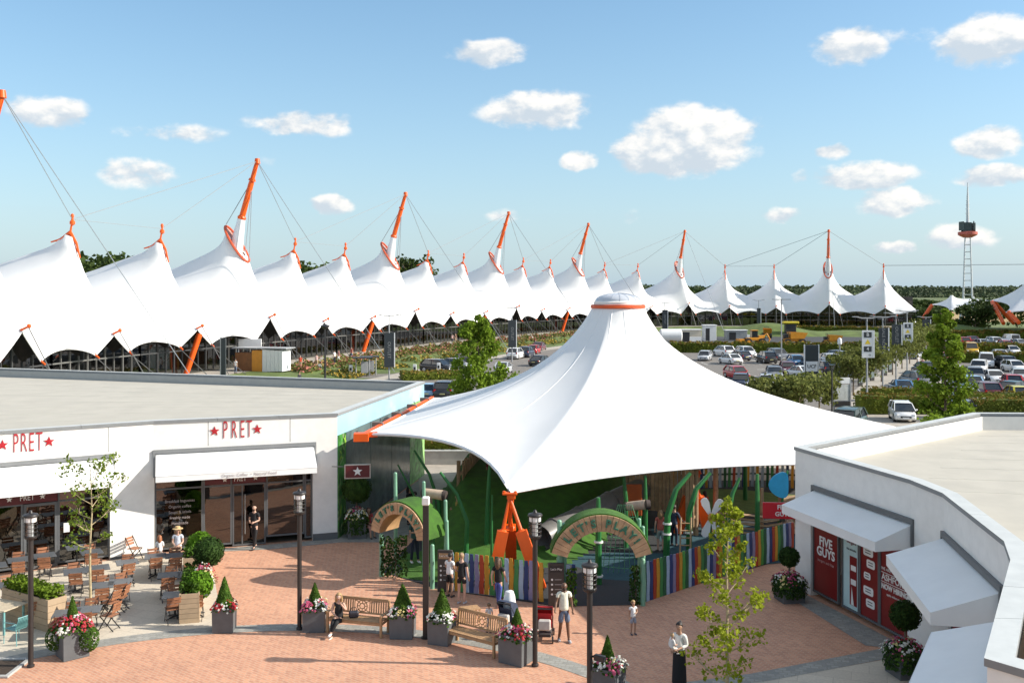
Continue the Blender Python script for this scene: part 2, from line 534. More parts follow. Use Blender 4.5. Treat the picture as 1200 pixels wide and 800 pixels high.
HEDGE_R = leaf_mat('hedge_tip_leaf', (0.17, 0.125, 0.03), .35, .6, .25)
BARK = M('bark', (0.16, 0.12, 0.085), .9, .3, 10, .5, 30)
BARKP = M('pale_bark', (0.42, 0.34, 0.20), .85, .25, 9, .4, 30)
ASPH = M('asphalt', (0.175, 0.16, 0.143), .9, .14, 2.5, .5, 60, wear=((0.21, 0.193, 0.172), .12, .55))
DASPH = M('new_asphalt', (0.04, 0.042, 0.046), .85, .18, 1.5, .4, 60)
GRASS = M('lawn', (0.095, 0.135, 0.03), .95, .35, .35, .6, 3, wear=((0.16, 0.16, 0.05), .06, .5))
FIELD = M('far_fields', (0.085, 0.12, 0.035), .95, .4, .01, 0, wear=((0.23, 0.19, 0.09), .004, .8))
PATH = M('pale_path', (0.38, 0.345, 0.295), .9, .12, 1.5, .2, 40, wear=((0.28, 0.25, 0.21), .5, .5))
LINE = M('road_paint', (0.62, 0.62, 0.58), .7, .12, 3)
TURF = M('play_turf', (0.045, 0.125, 0.012), .95, .25, 2.5, .7, 120)
RUBBER = M('black_rubber', (0.035, 0.037, 0.04), .9, .2, 9, .3, 90)
RUBBERB = M('blue_rubber', (0.025, 0.075, 0.095), .9, .2, 9, .3, 90)
CONC = M('concrete', (0.36, 0.36, 0.345), .85, .12, 2, .2, 30)
BRICKS = brick_mat('plaza_bricks', (0.63, 0.315, 0.19), (0.48, 0.225, 0.14), (0.56, 0.37, 0.255), .21, .105, R_(38), .013, big=.2)
SLABS = brick_mat('terrace_slabs', (0.60, 0.53, 0.425), (0.54, 0.475, 0.38), (0.42, 0.365, 0.285), .9, .6, R_(20), .008, bump=.15, big=.1)
SETTS = brick_mat('granite_setts', (0.36, 0.35, 0.315), (0.25, 0.25, 0.232), (0.27, 0.26, 0.225), .22, .16, R_(12), .016, bump=.5, big=.12)

# ------------------------------------------------------------------ ground sheets
def sheet(name, poly, z, mat):
    b = MB(); b.poly([(p[0], p[1], z) for p in poly])
    return structure(b.build(name, mat, smooth=False))

sheet('ground', [(-9000, -300), (9000, -300), (9000, 12000), (-9000, 12000)], -0.05, FIELD)
sheet('car_park', [(-34, 57), (140, 57), (160, 225), (110, 250), (50, 250), (20, 205), (-8, 160), (-21, 128), (-27, 104), (-34, 92)], -0.016, ASPH)
sheet('plaza', [(-40, 3), (44, 3), (44, 57.5), (-40, 57.5)], 0.0, BRICKS)
ARC_C = Vector((-6.5, 18.1)); ARC_R = 11.75
def arc(r, a0, a1, n):
    return [(ARC_C.x + r * math.cos(R_(a0 + (a1 - a0) * k / n)), ARC_C.y + r * math.sin(R_(a0 + (a1 - a0) * k / n))) for k in range(n + 1)]
sheet('terrace_paving', arc(ARC_R, 172, 101, 28) + [(-8.85, 30.1), (-12.1, 39.2), (-14.1, 38.55), (-27, 30.3), (-27, 19)], 0.004, SLABS)
band = MB(); ro = arc(ARC_R + .62, 172, 32, 60); ri = arc(ARC_R, 172, 32, 60)
for k in range(60): band.quad((*ri[k], .009), (*ri[k + 1], .009), (*ro[k + 1], .009), (*ro[k], .009))
structure(band.build('sett_band', SETTS, smooth=False))
sheet('east_terrace', [(2.9, 25.0), (6.66, 26.0), (10.9, 27.7), (11.4, 26.3), (10.6, 21.2), (10.0, 19.7), (7.2, 15.0), (3.0, 15.0)], 0.004, SLABS)
sheet('east_sett_band', [(2.6, 25.3), (6.45, 26.5), (10.75, 28.4), (10.95, 27.75), (6.66, 25.95), (2.9, 24.9)], 0.009, SETTS)
# sett aprons along the shop fronts and the playground edge
sheet('shop_apron', [(-12.1, 39.25), (-12.0, 38.9), (-9.7, 39.3), (-7.0, 40.4), (-5.0, 40.4), (-4.4, 41.5), (-4.0, 55), (-4.9, 55), (-7.25, 41.05)], 0.009, SETTS)
sheet('east_apron', [(9.95, 33.6), (9.3, 33.4), (10.3, 28.6), (11.0, 28.4), (11.45, 28.4)], 0.0125, SETTS)

# playground floor
sheet('playground_rubber', [(-4.75, 36.1), (-2.55, 34.0), (1.5, 32.15), (4.05, 32.3), (7.1, 35.1), (11.0, 38.2), (15, 43), (16, 55), (-3.8, 55), (-4.0, 41.5)], 0.014, RUBBER)
b = MB(); rr = random.Random(3)
def blob(cx, cy, rx, ry, n=28, ph=0.0):
    return [(cx + rx * (1 + .16 * math.sin(3 * a + ph) + .08 * math.sin(5 * a)) * math.cos(a), cy + ry * (1 + .14 * math.cos(2 * a + ph)) * math.sin(a)) for a in [2 * PI * k / n for k in range(n)]]
sheet('playground_blue_patch', blob(5.2, 36.8, 3.1, 2.2, ph=.6), 0.0185, RUBBERB)
sheet('playground_blue_patch', blob(9.0, 41.0, 3.4, 3.6, ph=2.), 0.0185, RUBBERB)
sheet('playground_lawn', blob(-2.6, 36.9, 1.9, 2.2, ph=1.3), 0.0185, TURF)
sheet('playground_lawn', blob(11.6, 48.3, 3.3, 3.0, ph=1.3), 0.0185, M('play_lawn', (.12, .19, .05), .95, .25, 2.5, .7, 120))

# turf mound behind the front fence
mound = MB(); NX, NY = 40, 36
def mound_z(x, y):
    a = max(0.0, min(1.0, (y - 36.0 - .6 * math.sin(x * .8)) / 8.5)); a = a * a * (3 - 2 * a)
    e = max(0.0, 1 - max(0.0, (x - 0.9 - .42 * max(0.0, y - 38.5)) / 2.2)); e = e * e * (3 - 2 * e)
    w = max(0.0, min(1.0, (x + 3.6) / 1.6)); w = w * w * (3 - 2 * w)
    back = max(0.0, min(1.0, (53.5 - y) / 3.0))
    return 2.15 * a * e * w * back
for j in range(NY + 1):
    for i in range(NX + 1):
        x = -3.7 + 9.6 * i / NX; y = 36.2 + 17.4 * j / NY
        mound.v.append((x, y, 0.012 + mound_z(x, y)))
for j in range(NY):
    for i in range(NX):
        if max(mound.v[j * (NX + 1) + i][2], mound.v[(j + 1) * (NX + 1) + i + 1][2]) < .04: continue
        mound.f.append((j * (NX + 1) + i, j * (NX + 1) + i + 1, (j + 1) * (NX + 1) + i + 1, (j + 1) * (NX + 1) + i)); mound.mi.append(0)
structure(mound.build('turf_mound', TURF))

# yard behind the playground: pale paving, low wall
sheet('yard_paving', [(-4.6, 49), (-1.6, 49), (-1.6, 53.6), (26, 53.6), (30, 57.5), (27, 66), (8, 66), (5, 62), (-6, 62)], 0.0225, PATH)
t = thing('low_wall', 'long low grey concrete wall behind the playground', 'wall', (-1, 58.6, 0))
b = MB(); b.box((0.0, 0, .4), (11.5, .35, .8), ch=.02); b.build('wall', CONC, t)
b = MB(); b.box((0.0, 0, .84), (11.6, .45, .08), ch=.015); b.build('coping', COPE, t)

# ------------------------------------------------------------------ wall helpers
class Seg:
    """a straight facade from a to b; outward normal on the right-hand side of a->b unless flipped"""
    def __init__(s, a, b, flip=False):
        s.a = Vector((a[0], a[1], 0)); s.b = Vector((b[0], b[1], 0))
        s.L = (s.b - s.a).length; s.r = (s.b - s.a) / s.L
        s.n = Vector((s.r.y, -s.r.x, 0)) * (-1 if flip else 1)
    def P(s, x, z, o=0.0):
        return s.a + s.r * x + s.n * o + Vector((0, 0, z))
    def at(s, px):
        """distance along the facade at which it crosses a column of the photograph"""
        k = (px - 600) / F
        return (k * s.a.y - s.a.x) / (s.r.x - k * s.r.y)
    def slab(s, b, x0, x1, z0, z1, o0, o1):
        p = [s.P(x0, z0, o0), s.P(x1, z0, o0), s.P(x1, z0, o1), s.P(x0, z0, o1)]
        q = [v + Vector((0, 0, z1 - z0)) for v in p]
        b.add(p + q, [(0, 3, 2, 1), (4, 5, 6, 7), (0, 1, 5, 4), (1, 2, 6, 5), (2, 3, 7, 6), (3, 0, 4, 7)])

def wall_seg(parent, sg, x0, x1, ztop, openings, mat, plinth=0.0, thick=.3):
    b = MB()
    xs = x0
    for (a, e, zb, zt) in sorted(openings):
        if a > xs: sg.slab(b, xs, a, plinth, ztop, -thick, 0)
        if zb > plinth: sg.slab(b, a, e, plinth, zb, -thick, 0)
        sg.slab(b, a, e, zt, ztop, -thick, 0)
        xs = e
    if x1 > xs: sg.slab(b, xs, x1, plinth, ztop, -thick, 0)
    b.build('wall', mat, parent, world=True, smooth=False)

def coping_run(parent, pts, z, w=.36, h=.12, over=.04, step=2.4, inward=1):
    """metal coping along an outline, in lengths, mitred at the corners"""
    n = len(pts); P = [Vector((p[0], p[1], 0)) for p in pts]
    dirs = [(P[i + 1] - P[i]).normalized() for i in range(n - 1)]
    nor = [Vector((-d.y, d.x, 0)) * inward for d in dirs]
    def off(i, o):
        if i == 0: return P[0] + nor[0] * o
        if i == n - 1: return P[-1] + nor[-1] * o
        m = nor[i - 1] + nor[i]; m.normalize()
        return P[i] + m * (o / max(.35, m.dot(nor[i])))
    for i in range(n - 1):
        L = (P[i + 1] - P[i]).length; k = max(1, round(L / step))
        o0, o1 = off(i, -over), off(i + 1, -over); q0, q1 = off(i, w), off(i + 1, w)
        for j in range(k):
            a, e = j / k, (j + 1) / k
            g = .006 / L
            a2 = a + (g if j else 0); e2 = e - (g if j < k - 1 else 0)
            c = [o0.lerp(o1, a2), o0.lerp(o1, e2), q0.lerp(q1, e2), q0.lerp(q1, a2)]
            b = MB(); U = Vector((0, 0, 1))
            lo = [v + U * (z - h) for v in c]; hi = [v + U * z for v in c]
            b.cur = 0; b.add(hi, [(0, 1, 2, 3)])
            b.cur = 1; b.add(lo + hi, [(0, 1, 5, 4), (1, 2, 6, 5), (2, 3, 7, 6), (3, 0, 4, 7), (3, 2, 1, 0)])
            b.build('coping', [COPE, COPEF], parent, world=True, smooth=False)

def framed_window(parent, sg, x0, x1, z0, z1, glassm=None, name='window', inset=.12, fw=.06, transom=None, mull=(), framem=None):
    framem = framem or GREY; glassm = glassm or GLASS
    w = MB()
    sg.slab(w, x0, x0 + fw, z0, z1, -inset - .04, -inset + .05)
    sg.slab(w, x1 - fw, x1, z0, z1, -inset - .04, -inset + .05)
    sg.slab(w, x0 + fw, x1 - fw, z0, z0 + fw, -inset - .04, -inset + .05)
    sg.slab(w, x0 + fw, x1 - fw, z1 - fw, z1, -inset - .04, -inset + .05)
    if transom: sg.slab(w, x0 + fw, x1 - fw, transom - .03, transom + .03, -inset - .038, -inset + .048)
    for m in mull: sg.slab(w, m - .025, m + .025, z0 + fw, z1 - fw, -inset - .037, -inset + .047)
    fr = w.build(name, framem, parent, world=True, smooth=False)
    g = MB(); sg.slab(g, x0 + fw * .5, x1 - fw * .5, z0 + fw * .5, z1 - fw * .5, -inset - .006, -inset + .006)
    g.build('pane', glassm, fr, world=True, smooth=False)
    return fr

def awning(parent, sg, x0, x1, zt, zf, proj, val=.22, mat=AWN, strip=True):
    """closed wedge canopy: sloping top, front valance, two cheeks; grey metal head strip"""
    a = [sg.P(x0, zt, .02), sg.P(x1, zt, .02), sg.P(x1, zf, proj), sg.P(x0, zf, proj)]
    c = [sg.P(x0, zf - val, proj), sg.P(x1, zf - val, proj), sg.P(x0, zf - val, .02), sg.P(x1, zf - val, .02)]
    b = MB(); v = a + c
    b.add(v, [(0, 1, 2, 3), (3, 2, 5, 4), (0, 3, 4, 6), (1, 7, 5, 2), (6, 4, 5, 7)])
    aw = b.build('awning', mat, parent, world=True, smooth=False)
    s = MB(); sg.slab(s, x0 + .01, x1 - .01, zf - .012, zf + .004, proj, proj + .012)
    s.build('seam', mat, aw, world=True, smooth=False)
    if strip:
        s = MB(); sg.slab(s, x0 - .1, x1 + .1, zt + .02, zt + .17, .005, .1)
        sg.slab(s, x0 - .1, x0 - .02, zf - .2, zt + .02, .005, .1); sg.slab(s, x1 + .02, x1 + .1, zf - .2, zt + .02, .005, .1)
        s.build('awning_head', GREY if mat is AWN_R else COPEF, aw, world=True, smooth=False)
    return aw

def flat_roof(parent, poly, z, mat):
    b = MB(); b.poly([(p[0], p[1], z) for p in poly]); b.build('roof', mat, parent, world=True, smooth=False)

def parapet_back(parent, pts, z0, z1, thick=.3):
    for i in range(len(pts) - 1):
        sg = Seg(pts[i], pts[i + 1]); b = MB(); sg.slab(b, 0.004, sg.L - .004, 0, z1, -thick, 0)
        b.build('wall', WHITE, parent, world=True, smooth=False)

# ------------------------------------------------------------------ cafe building on the left
RZ = 5.24
A0 = (-27.5, 30.2); A1 = (-14.1, 38.6); E1 = (-7.3, 41.0); B1 = (-4.96, 55.4); B0 = (-38, 66.8)
cafe = thing('cafe_building', 'low white flat-roofed cafe building with red lettering and white awnings', 'building', (-14.1, 38.6, 0))
s1 = Seg(A0, A1); s2 = Seg(A1, E1); s3 = Seg(E1, B1); s4 = Seg(B1, B0)
o2a, o2b = s2.at(181), s2.at(366.5)
o1b = s1.at(129)
wall_seg(cafe, s1, 0, s1.L, RZ - .12, [(3.0, o1b, 0.0, 2.95)], WHITE)
wall_seg(cafe, s2, 0, s2.L, RZ - .12, [(o2a, o2b, 0.0, 3.05)], WHITE)
b = MB(); s4.slab(b, .004, s4.L, 0, RZ - .12, -.3, 0); b.build('wall', WHITE, cafe, world=True, smooth=False)
SKYP = M('sky_mural', (0.30, 0.50, 0.60), .6, .12, .45, wear=((0.52, 0.62, 0.66), .3, .8))
b = MB(); s3.slab(b, .004, s3.L - .004, 0, RZ - .12, -.3, 0); b.build('side_wall', SKYP, cafe, world=True, smooth=False)
b = MB(); s2.slab(b, o2b + .005, s2.L + .02, 0, .28, .0, .025); b.build('plinth', GREY, cafe, world=True, smooth=False)
b = MB(); s1.slab(b, o1b + .005, s1.L, 0, .1, 0, .02)
b.build('plinth', GREY, cafe, world=True, smooth=False)
coping_run(cafe, [A0, A1, E1, B1, B0], RZ, w=.34, step=2.6)
inn = [(-27.2, 30.75), (-14.1, 38.96), (-7.6, 41.26), (-5.32, 55.1), (-38, 66.4), (-40, 50)]
flat_roof(cafe, inn, RZ - .55, ROOFM)
# standing laps of the roof membrane
for k in range(9):
    f = (k + .5) / 9
    p = Vector((-27, 31.5, 0)).lerp(Vector((-39, 63, 0)), f); q = Vector((-7.5, 42, 0)).lerp(Vector((-5.5, 54.5, 0)), f)
    b = MB(); b.beam(p + Vector((0, 0, RZ - .548)), q + Vector((0, 0, RZ - .548)), .12, .004); b.build('roof_lap', ROOFM, cafe, world=True, smooth=False)
# inner parapet lining
b = MB()
for (p, q) in zip(inn[:-2], inn[1:-1]):
    sg = Seg(p, q); sg.slab(b, 0, sg.L, RZ - .56, RZ - .125, -.02, 0.01)
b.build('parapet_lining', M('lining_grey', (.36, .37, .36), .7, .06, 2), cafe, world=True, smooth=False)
# interior behind the glass
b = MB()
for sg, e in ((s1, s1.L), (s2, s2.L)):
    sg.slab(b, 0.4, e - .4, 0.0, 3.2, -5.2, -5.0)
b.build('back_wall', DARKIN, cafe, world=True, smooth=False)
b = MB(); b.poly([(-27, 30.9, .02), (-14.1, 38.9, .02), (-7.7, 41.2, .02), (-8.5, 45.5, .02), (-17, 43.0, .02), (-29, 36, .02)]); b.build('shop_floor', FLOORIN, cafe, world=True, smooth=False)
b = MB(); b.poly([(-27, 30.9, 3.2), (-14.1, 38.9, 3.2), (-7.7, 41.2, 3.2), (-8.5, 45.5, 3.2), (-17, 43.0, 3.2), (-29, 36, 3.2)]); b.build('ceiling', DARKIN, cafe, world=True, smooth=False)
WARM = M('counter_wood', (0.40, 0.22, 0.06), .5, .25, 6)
b = MB()
s2.slab(b, 4.4, 6.0, .95, 1.05, -2.9, -2.0); s2.slab(b, 4.6, 5.6, 1.7, 1.78, -3.2, -2.9); s2.slab(b, 4.5, 4.75, .02, 2.6, -3.3, -3.0)
s2.slab(b, 1.0, 2.4, .9, 1.0, -3.2, -2.4); s1.slab(b, 9, 13.5, .95, 1.05, -1.2, -.8)
b.build('counter', WARM, cafe, world=True, smooth=False)
# glazing of the main front
xs = [o2a, s2.at(238), s2.at(272), s2.at(312), s2.at(357), o2b]
framed_window(cafe, s2, xs[0] + .01, xs[1], .12, 3.03, transom=2.5)
framed_window(cafe, s2, xs[1] + .01, xs[2], .12, 3.03, transom=2.5)
framed_window(cafe, s2, xs[3] + .01, xs[4], .3, 3.03, transom=2.5)
framed_window(cafe, s2, xs[4] + .01, xs[5] - .01, .12, 3.03, transom=2.5)
b = MB(); s2.slab(b, xs[2] + .02, xs[3] - .01, 2.54, 2.98, -.15, -.09); s2.slab(b, xs[1] + .04, xs[2] - .01, 2.56, 2.95, -.10, -.085); b.build('sign_band', MAROON, cafe, world=True, smooth=False)
dr = framed_window(cafe, s2, xs[2] + .02, xs[3] - .01, .03, 2.53, name='door', glassm=glass('door_glass', (.12, .12, .12), .05), mull=(xs[2] + (xs[3] - xs[2]) * .3,))
b = MB(); x = xs[2] + (xs[3] - xs[2]) * .38
b.tube(s2.P(x, .5, -.03), s2.P(x, 2.1, -.03), .018); b.tube(s2.P(x, .6, -.03), s2.P(x, .6, -.1), .012); b.tube(s2.P(x, 2.0, -.03), s2.P(x, 2.0, -.1), .012)
b.build('handle', STEEL, dr, world=True)
place_text('lettering', 'PRET', .3, .012, PRINTW, cafe, s2.P((xs[2] + xs[3]) / 2 - .35, 2.74, -.07), s2.r, (0, 0, 1), sx=.75)
for dx in (-.95, .25):
    star('star', PRINTW, cafe, s2.P((xs[2] + xs[3]) / 2 + dx, 2.74, -.075), s2.r, (0, 0, 1), .11, .012)
# faint script and price lettering on the left pane
for k, wtxt in enumerate(('Breakfast baguettes', 'Organic coffee', 'Soups & salads', 'Freshly made', 'Handmade')):
    place_text('lettering', wtxt, .16, .004, M('print_faint', (.35, .30, .29), .6, .1, 6), cafe, s2.P(xs[0] + .95, 2.0 - .22 * k, -.1), s2.r, (0, 0, 1), sx=.9)
# glazing of the left front
e = [3.02, 6.0, s1.at(27), s1.at(68), o1b - .01]
framed_window(cafe, s1, e[0], e[1], .12, 2.93, transom=2.45)
framed_window(cafe, s1, e[1] + .01, e[2], .12, 2.93, transom=2.45)
d2 = framed_window(cafe, s1, e[2] + .02, e[3], .03, 2.45, name='door', fw=.1)
framed_window(cafe, s1, e[3] + .01, e[4], .12, 2.93, transom=2.45)
b = MB(); s1.slab(b, e[1] + .1, e[3] - .01, 2.48, 2.9, -.1, -.06); b.build('sign_band', MAROON, cafe, world=True, smooth=False)
place_text('lettering', 'PRET', .3, .012, PRINTW, cafe, s1.P(s1.at(32), 2.7, -.05), s1.r, (0, 0, 1), sx=.75)
for px in (11, 50): star('star', PRINTW, cafe, s1.P(s1.at(px), 2.7, -.05), s1.r, (0, 0, 1), .11, .012)
b = MB(); s1.slab(b, s1.at(75), s1.at(82), 1.25, 1.6, -.1, -.095); b.build('notice', PRINTW, cafe, world=True, smooth=False)
# fascia lettering: tall narrow capitals between two stars
def fascia(sg, pxs, zc, pst):
    for ch, px in zip('PRET', pxs):
        place_text('letter', ch, 1.02, .012, RED, cafe, sg.P(sg.at(px), zc, .016), sg.r, (0, 0, 1), sx=.40, bevel=-.014)
    for px in pst: star('star', RED, cafe, sg.P(sg.at(px), zc, .006), sg.r, (0, 0, 1), .2, .02)
fascia(s2, (264, 274.5, 284, 292), 4.72, (251.5, 301.5))
fascia(s1, (18.5, 28, 37, 46), 4.72, (3, 57.5))
aw1 = awning(cafe, s2, o2a + .05, o2b + .03, 3.92, 3.22, 1.02, .24)
place_text('lettering', 'Organic Coffee  \u2022  Natural Food', .17, .003, M('print_grey', (.45, .42, .42), .6, .05, 6), aw1, s2.P(s2.at(290), 3.1, 1.035), s2.r, (0, 0, 1), sx=.95)
awning(cafe, s1, 3.0, o1b + .05, 3.92, 3.22, 1.02, .24)
# render joints
for sg, px in ((s1, 127), (s2, 244), (s2, 340)):
    b = MB(); x = sg.at(px); sg.slab(b, x - .012, x + .012, 4.15, RZ - .13, .001, .004); b.build('joint', COPEF, cafe, world=True, smooth=False)
# side wall below the canopy: painted panels and jungle mural
SLATE = M('slate_panel', (0.10, 0.15, 0.155), .18, .35, .7, wear=((0.24, 0.30, 0.31), .55, .5))
JUNG = M('jungle_mural', (0.05, 0.22, 0.035), .5, .7, 2.2, wear=((0.55, 0.62, 0.35), 1.4, .6))
JUNG2 = M('jungle_mural_light', (0.25, 0.48, 0.16), .5, .5, 2.5, wear=((0.75, 0.80, 0.55), 1.6, .6))
xa = [0.02, 1.0] + [1.0 + (11.4 - 1.0) * k / 6 for k in range(1, 7)] + [14.5]
for k in range(len(xa) - 1):
    b = MB(); s3.slab(b, xa[k] + .012, xa[k + 1] - .012, .02, 4.3, .004, .045 if k % 2 else .038)
    b.build('mural_panel', JUNG if k == 0 else (JUNG2 if k == len(xa) - 2 else SLATE), cafe, world=True, smooth=False)
# painted jungle leaves (flat mural work on the first panel)
for k in range(26):
    x = rr.uniform(.08, .95); z = rr.uniform(.2, 4.1); l = rr.uniform(.25, .6); a = rr.uniform(.4, 2.6)
    dx, dz = math.cos(a), math.sin(a)
    x = min(max(x, .05 + abs(dx) * l * .5), .95 - abs(dx) * l * .5)
    b = MB(); pts = [(-.5, 0), (-.15, .13), (.2, .11), (.5, 0), (.2, -.11), (-.15, -.13)]
    b.poly([s3.P(x + (u * dx - w * dz) * l, z + (u * dz + w * dx) * l, .047 + .0016 * k) for u, w in pts])
    b.build('painted_leaf', (JUNG2, JUNG, M('mural_lime', (.28, .5, .05), .5, .2, 3))[k % 3], cafe, world=True, smooth=False)

# hanging star sign on the side wall
sg_o = thing('hanging_sign', 'maroon projecting sign with a white star on the cafe corner', 'sign', s3.P(.35, 0, 0))
c = G(419, 640); cpos = D(419, 552, 40.2)
b = MB(); b.box(cpos, (1.0, .06, .52), rz=.15, ch=.01); b.build('panel', MAROON, sg_o, world=True)
b = MB()
for (u, w, du, dw) in ((0, .27, 1.06, .04), (0, -.27, 1.06, .04), (.51, 0, .04, .5), (-.51, 0, .04, .5)):
    b.box((cpos.x + u * math.cos(.15), cpos.y + u * math.sin(.15), cpos.z + w), (du, .075, dw), rz=.15)
b.build('frame', STEEL, sg_o, world=True)
star('star', PRINTW, sg_o, cpos + Vector((.005, -.034, 0)), (math.cos(.15), math.sin(.15), 0), (0, 0, 1), .2, .01)
b = MB(); b.tube(cpos + Vector((-.55, -.08, .2)), cpos + Vector((-1.05, .0, .2)), .02); b.build('bracket', GREY, sg_o, world=True)

# ------------------------------------------------------------------ burger restaurant on the right
RZ2 = 4.9
P = [(9.9, 34.3), (11.5, 28.3), (11.62, 26.4), (10.72, 21.3), (10.1, 19.8), (7.02, 14.5), (7.45, 13.95), (20, 13.4)]
PB = (20.7, 44.0)
PC = (42, 43.2)
rest = thing('restaurant_building', 'low white flat-roofed restaurant with curved front and red window posters', 'building', (9.9, 34.3, 0))
segs = [Seg(P[i], P[i + 1], flip=False) for i in range(len(P) - 1)]
q1 = segs[0]; q3 = segs[2]; q5 = segs[4]
w0, w1 = q1.at(950), q1.at(1067)
w1 = min(w1, q1.L - .15)
wall_seg(rest, q1, 0, q1.L, RZ2 - .12, [(w0, w1, 0.0, 2.95)], WHITE)
wall_seg(rest, segs[1], 0, segs[1].L, RZ2 - .12, [], WHITE)
wall_seg(rest, q3, 0, q3.L, RZ2 - .12, [(.4, q3.L - .4, 0.0, 2.95)], WHITE)
wall_seg(rest, segs[3], 0, segs[3].L, RZ2 - .12, [], WHITE)
wall_seg(rest, q5, 0, q5.L, RZ2 - .12, [(.5, q5.L - .5, 0.0, 2.95)], WHITE)
wall_seg(rest, segs[5], 0, segs[5].L, RZ2 - .12, [], WHITE)
wall_seg(rest, segs[6], 0, segs[6].L, RZ2 - .12, [], WHITE)
for (p, q) in ((PB, P[0]), (PC, PB)):
    sg = Seg(p, q); b = MB(); sg.slab(b, .004, sg.L - .004, 0, RZ2 - .12, -.3, 0); b.build('wall', WHITE, rest, world=True, smooth=False)
coping_run(rest, [PC, PB] + P, RZ2, w=.36, step=2.2, inward=1)
ci = [(10.45, 34.2), (11.95, 28.4), (12.06, 26.36), (11.14, 21.1), (10.5, 19.55), (7.55, 14.45), (20, 13.9), (44, 20), (42, 42.7), (20.85, 43.5)]
flat_roof(rest, ci, RZ2 - .72, ROOFM)
b = MB()
for (p, q) in zip(ci[:6], ci[1:7]):
    sg = Seg(p, q); sg.slab(b, 0, sg.L, RZ2 - .73, RZ2 - .125, 0, .02)
for (p, q) in ((ci[8], ci[9]), (ci[9], ci[0])):
    sg = Seg(p, q); sg.slab(b, 0, sg.L, RZ2 - .73, RZ2 - .125, 0, .02)
b.build('parapet_lining', M('pale_lining', (.66, .65, .62), .8, .05, 2), rest, world=True, smooth=False)
for k in range(7):
    f = (k + .5) / 7
    p = Vector((11.9, 29.5, 0)).lerp(Vector((20.5, 42.8, 0)), f); q = Vector((40, 23, 0)).lerp(Vector((41, 42, 0)), f)
    b = MB(); b.beam(p + Vector((0, 0, RZ2 - .718)), q + Vector((0, 0, RZ2 - .718)), .12, .004); b.build('roof_lap', ROOFM, rest, world=True, smooth=False)
b = MB(); b.poly([(12.2, 33.5, .02), (11.3, 28.6, .02), (11.3, 26.3, .02), (10.4, 21.3, .02), (9.8, 19.8, .02), (7.2, 15, .02), (18, 15, .02), (18, 33, .02)]); b.build('shop_floor', FLOORIN, rest, world=True, smooth=False)
b = MB(); q1.slab(b, .3, q1.L + 3, 0, 3.1, -4.2, -4.0); b.build('back_wall', DARKIN, rest, world=True, smooth=False)
# windows with posters: pane edges measured along the front
we = [w0 + .01, q1.at(980), q1.at(984), q1.at(1004), q1.at(1027.5), w1 - .01]
def poster_window(x0, x1, name='window'):
    fr = framed_window(rest, q1, x0, x1, .15, 2.93, name=name)
    b = MB(); q1.slab(b, x0 + .055, x1 - .055, .22, 2.86, -.105, -.098)
    return fr, b
fr, b = poster_window(we[0], we[1]); po = b.build('window_poster', POSTER, fr, world=True, smooth=False)
xm = (we[0] + we[1]) / 2
place_text('lettering', 'FIVE', .42, .004, PRINTW, fr, q1.P(xm, 1.95, -.09), q1.r, (0, 0, 1), sx=1.0, bevel=.012)
place_text('lettering', 'GUYS', .42, .004, PRINTW, fr, q1.P(xm, 1.6, -.09), q1.r, (0, 0, 1), sx=1.0, bevel=.012)
place_text('lettering', 'burgers and fries', .14, .003, M('print_pink', (.55, .3, .28), .5, .05, 5), fr, q1.P(xm, 1.3, -.09), q1.r, (0, 0, 1), sx=1.0)
fr, b = poster_window(we[2], we[3], 'door'); b.build('window_poster', M('poster_aqua', (.50, .66, .66), .4, .06, 2), fr, world=True, smooth=False)
xm = (we[2] + we[3]) / 2; hw = (we[3] - we[2]) * .36
b = MB(); q1.slab(b, xm - .05, xm + hw, .35, 1.9, -.095, -.09); b.build('print_panel', POSTER, fr, world=True, smooth=False)
for z0, z1, r in ((1.45, 1.62, .14), (1.0, 1.18, .12)):
    b = MB(); q1.slab(b, xm + .02, xm + hw - .04, z0, z1, -.089, -.085); b.build('print_mark', PRINTW, fr, world=True, smooth=False)
b = MB(); b.poly([q1.P(xm + .02, .36, -.086), q1.P(xm + .18, .36, -.086), q1.P(xm + .06, .95, -.086)]); b.build('print_mark', PRINTW, fr, world=True, smooth=False)
place_text('lettering', 'Burgers', .2, .003, POSTER, fr, q1.P(xm + .05, 2.35, -.085), q1.r, (0, 0, 1), sx=.8)
place_text('lettering', 'fries and shakes', .1, .003, GREY, fr, q1.P(xm + .05, 2.1, -.085), q1.r, (0, 0, 1), sx=.8)
fr, b = poster_window(we[3] + .02, we[4]); b.build('window_poster', POSTER, fr, world=True, smooth=False)
xm = (we[3] + we[4]) / 2
for (dx, z, w_, h_) in ((-.05, 2.25, .5, .26), (.08, 1.9, .42, .26), (-.1, 1.5, .34, .22), (-.04, 1.05, .5, .26), (.06, .68, .44, .26)):
    b = MB(); pts = []
    for (sx_, sy_) in ((1, 1), (-1, 1), (-1, -1), (1, -1)):
        for k in range(4):
            a = math.atan2(sy_, sx_) - PI / 4 + k * PI / 6
            pts.append((dx + sx_ * (w_ / 2 - .07) + .07 * math.cos(a), z + sy_ * (h_ / 2 - .07) + .07 * math.sin(a)))
    b.poly([q1.P(xm + u, w, -.088) for u, w in pts]); b.build('speech_bubble', PRINTW, fr, world=True, smooth=False)
    b = MB()
    for j in range(2): q1.slab(b, xm + dx - w_ * .3, xm + dx + w_ * .25, z + .03 - j * .08, z + .06 - j * .08, -.087, -.084)
    b.build('print_mark', GREY, fr, world=True, smooth=False)
fr, b = poster_window(we[4] + .02, we[5]); b.build('window_poster', POSTER, fr, world=True, smooth=False)
xm = q1.at(1045)
place_text('lettering', 'WE ARE COMING TO', .13, .003, PRINTW, fr, q1.P(xm, 1.95, -.09), q1.r, (0, 0, 1), sx=1.0)
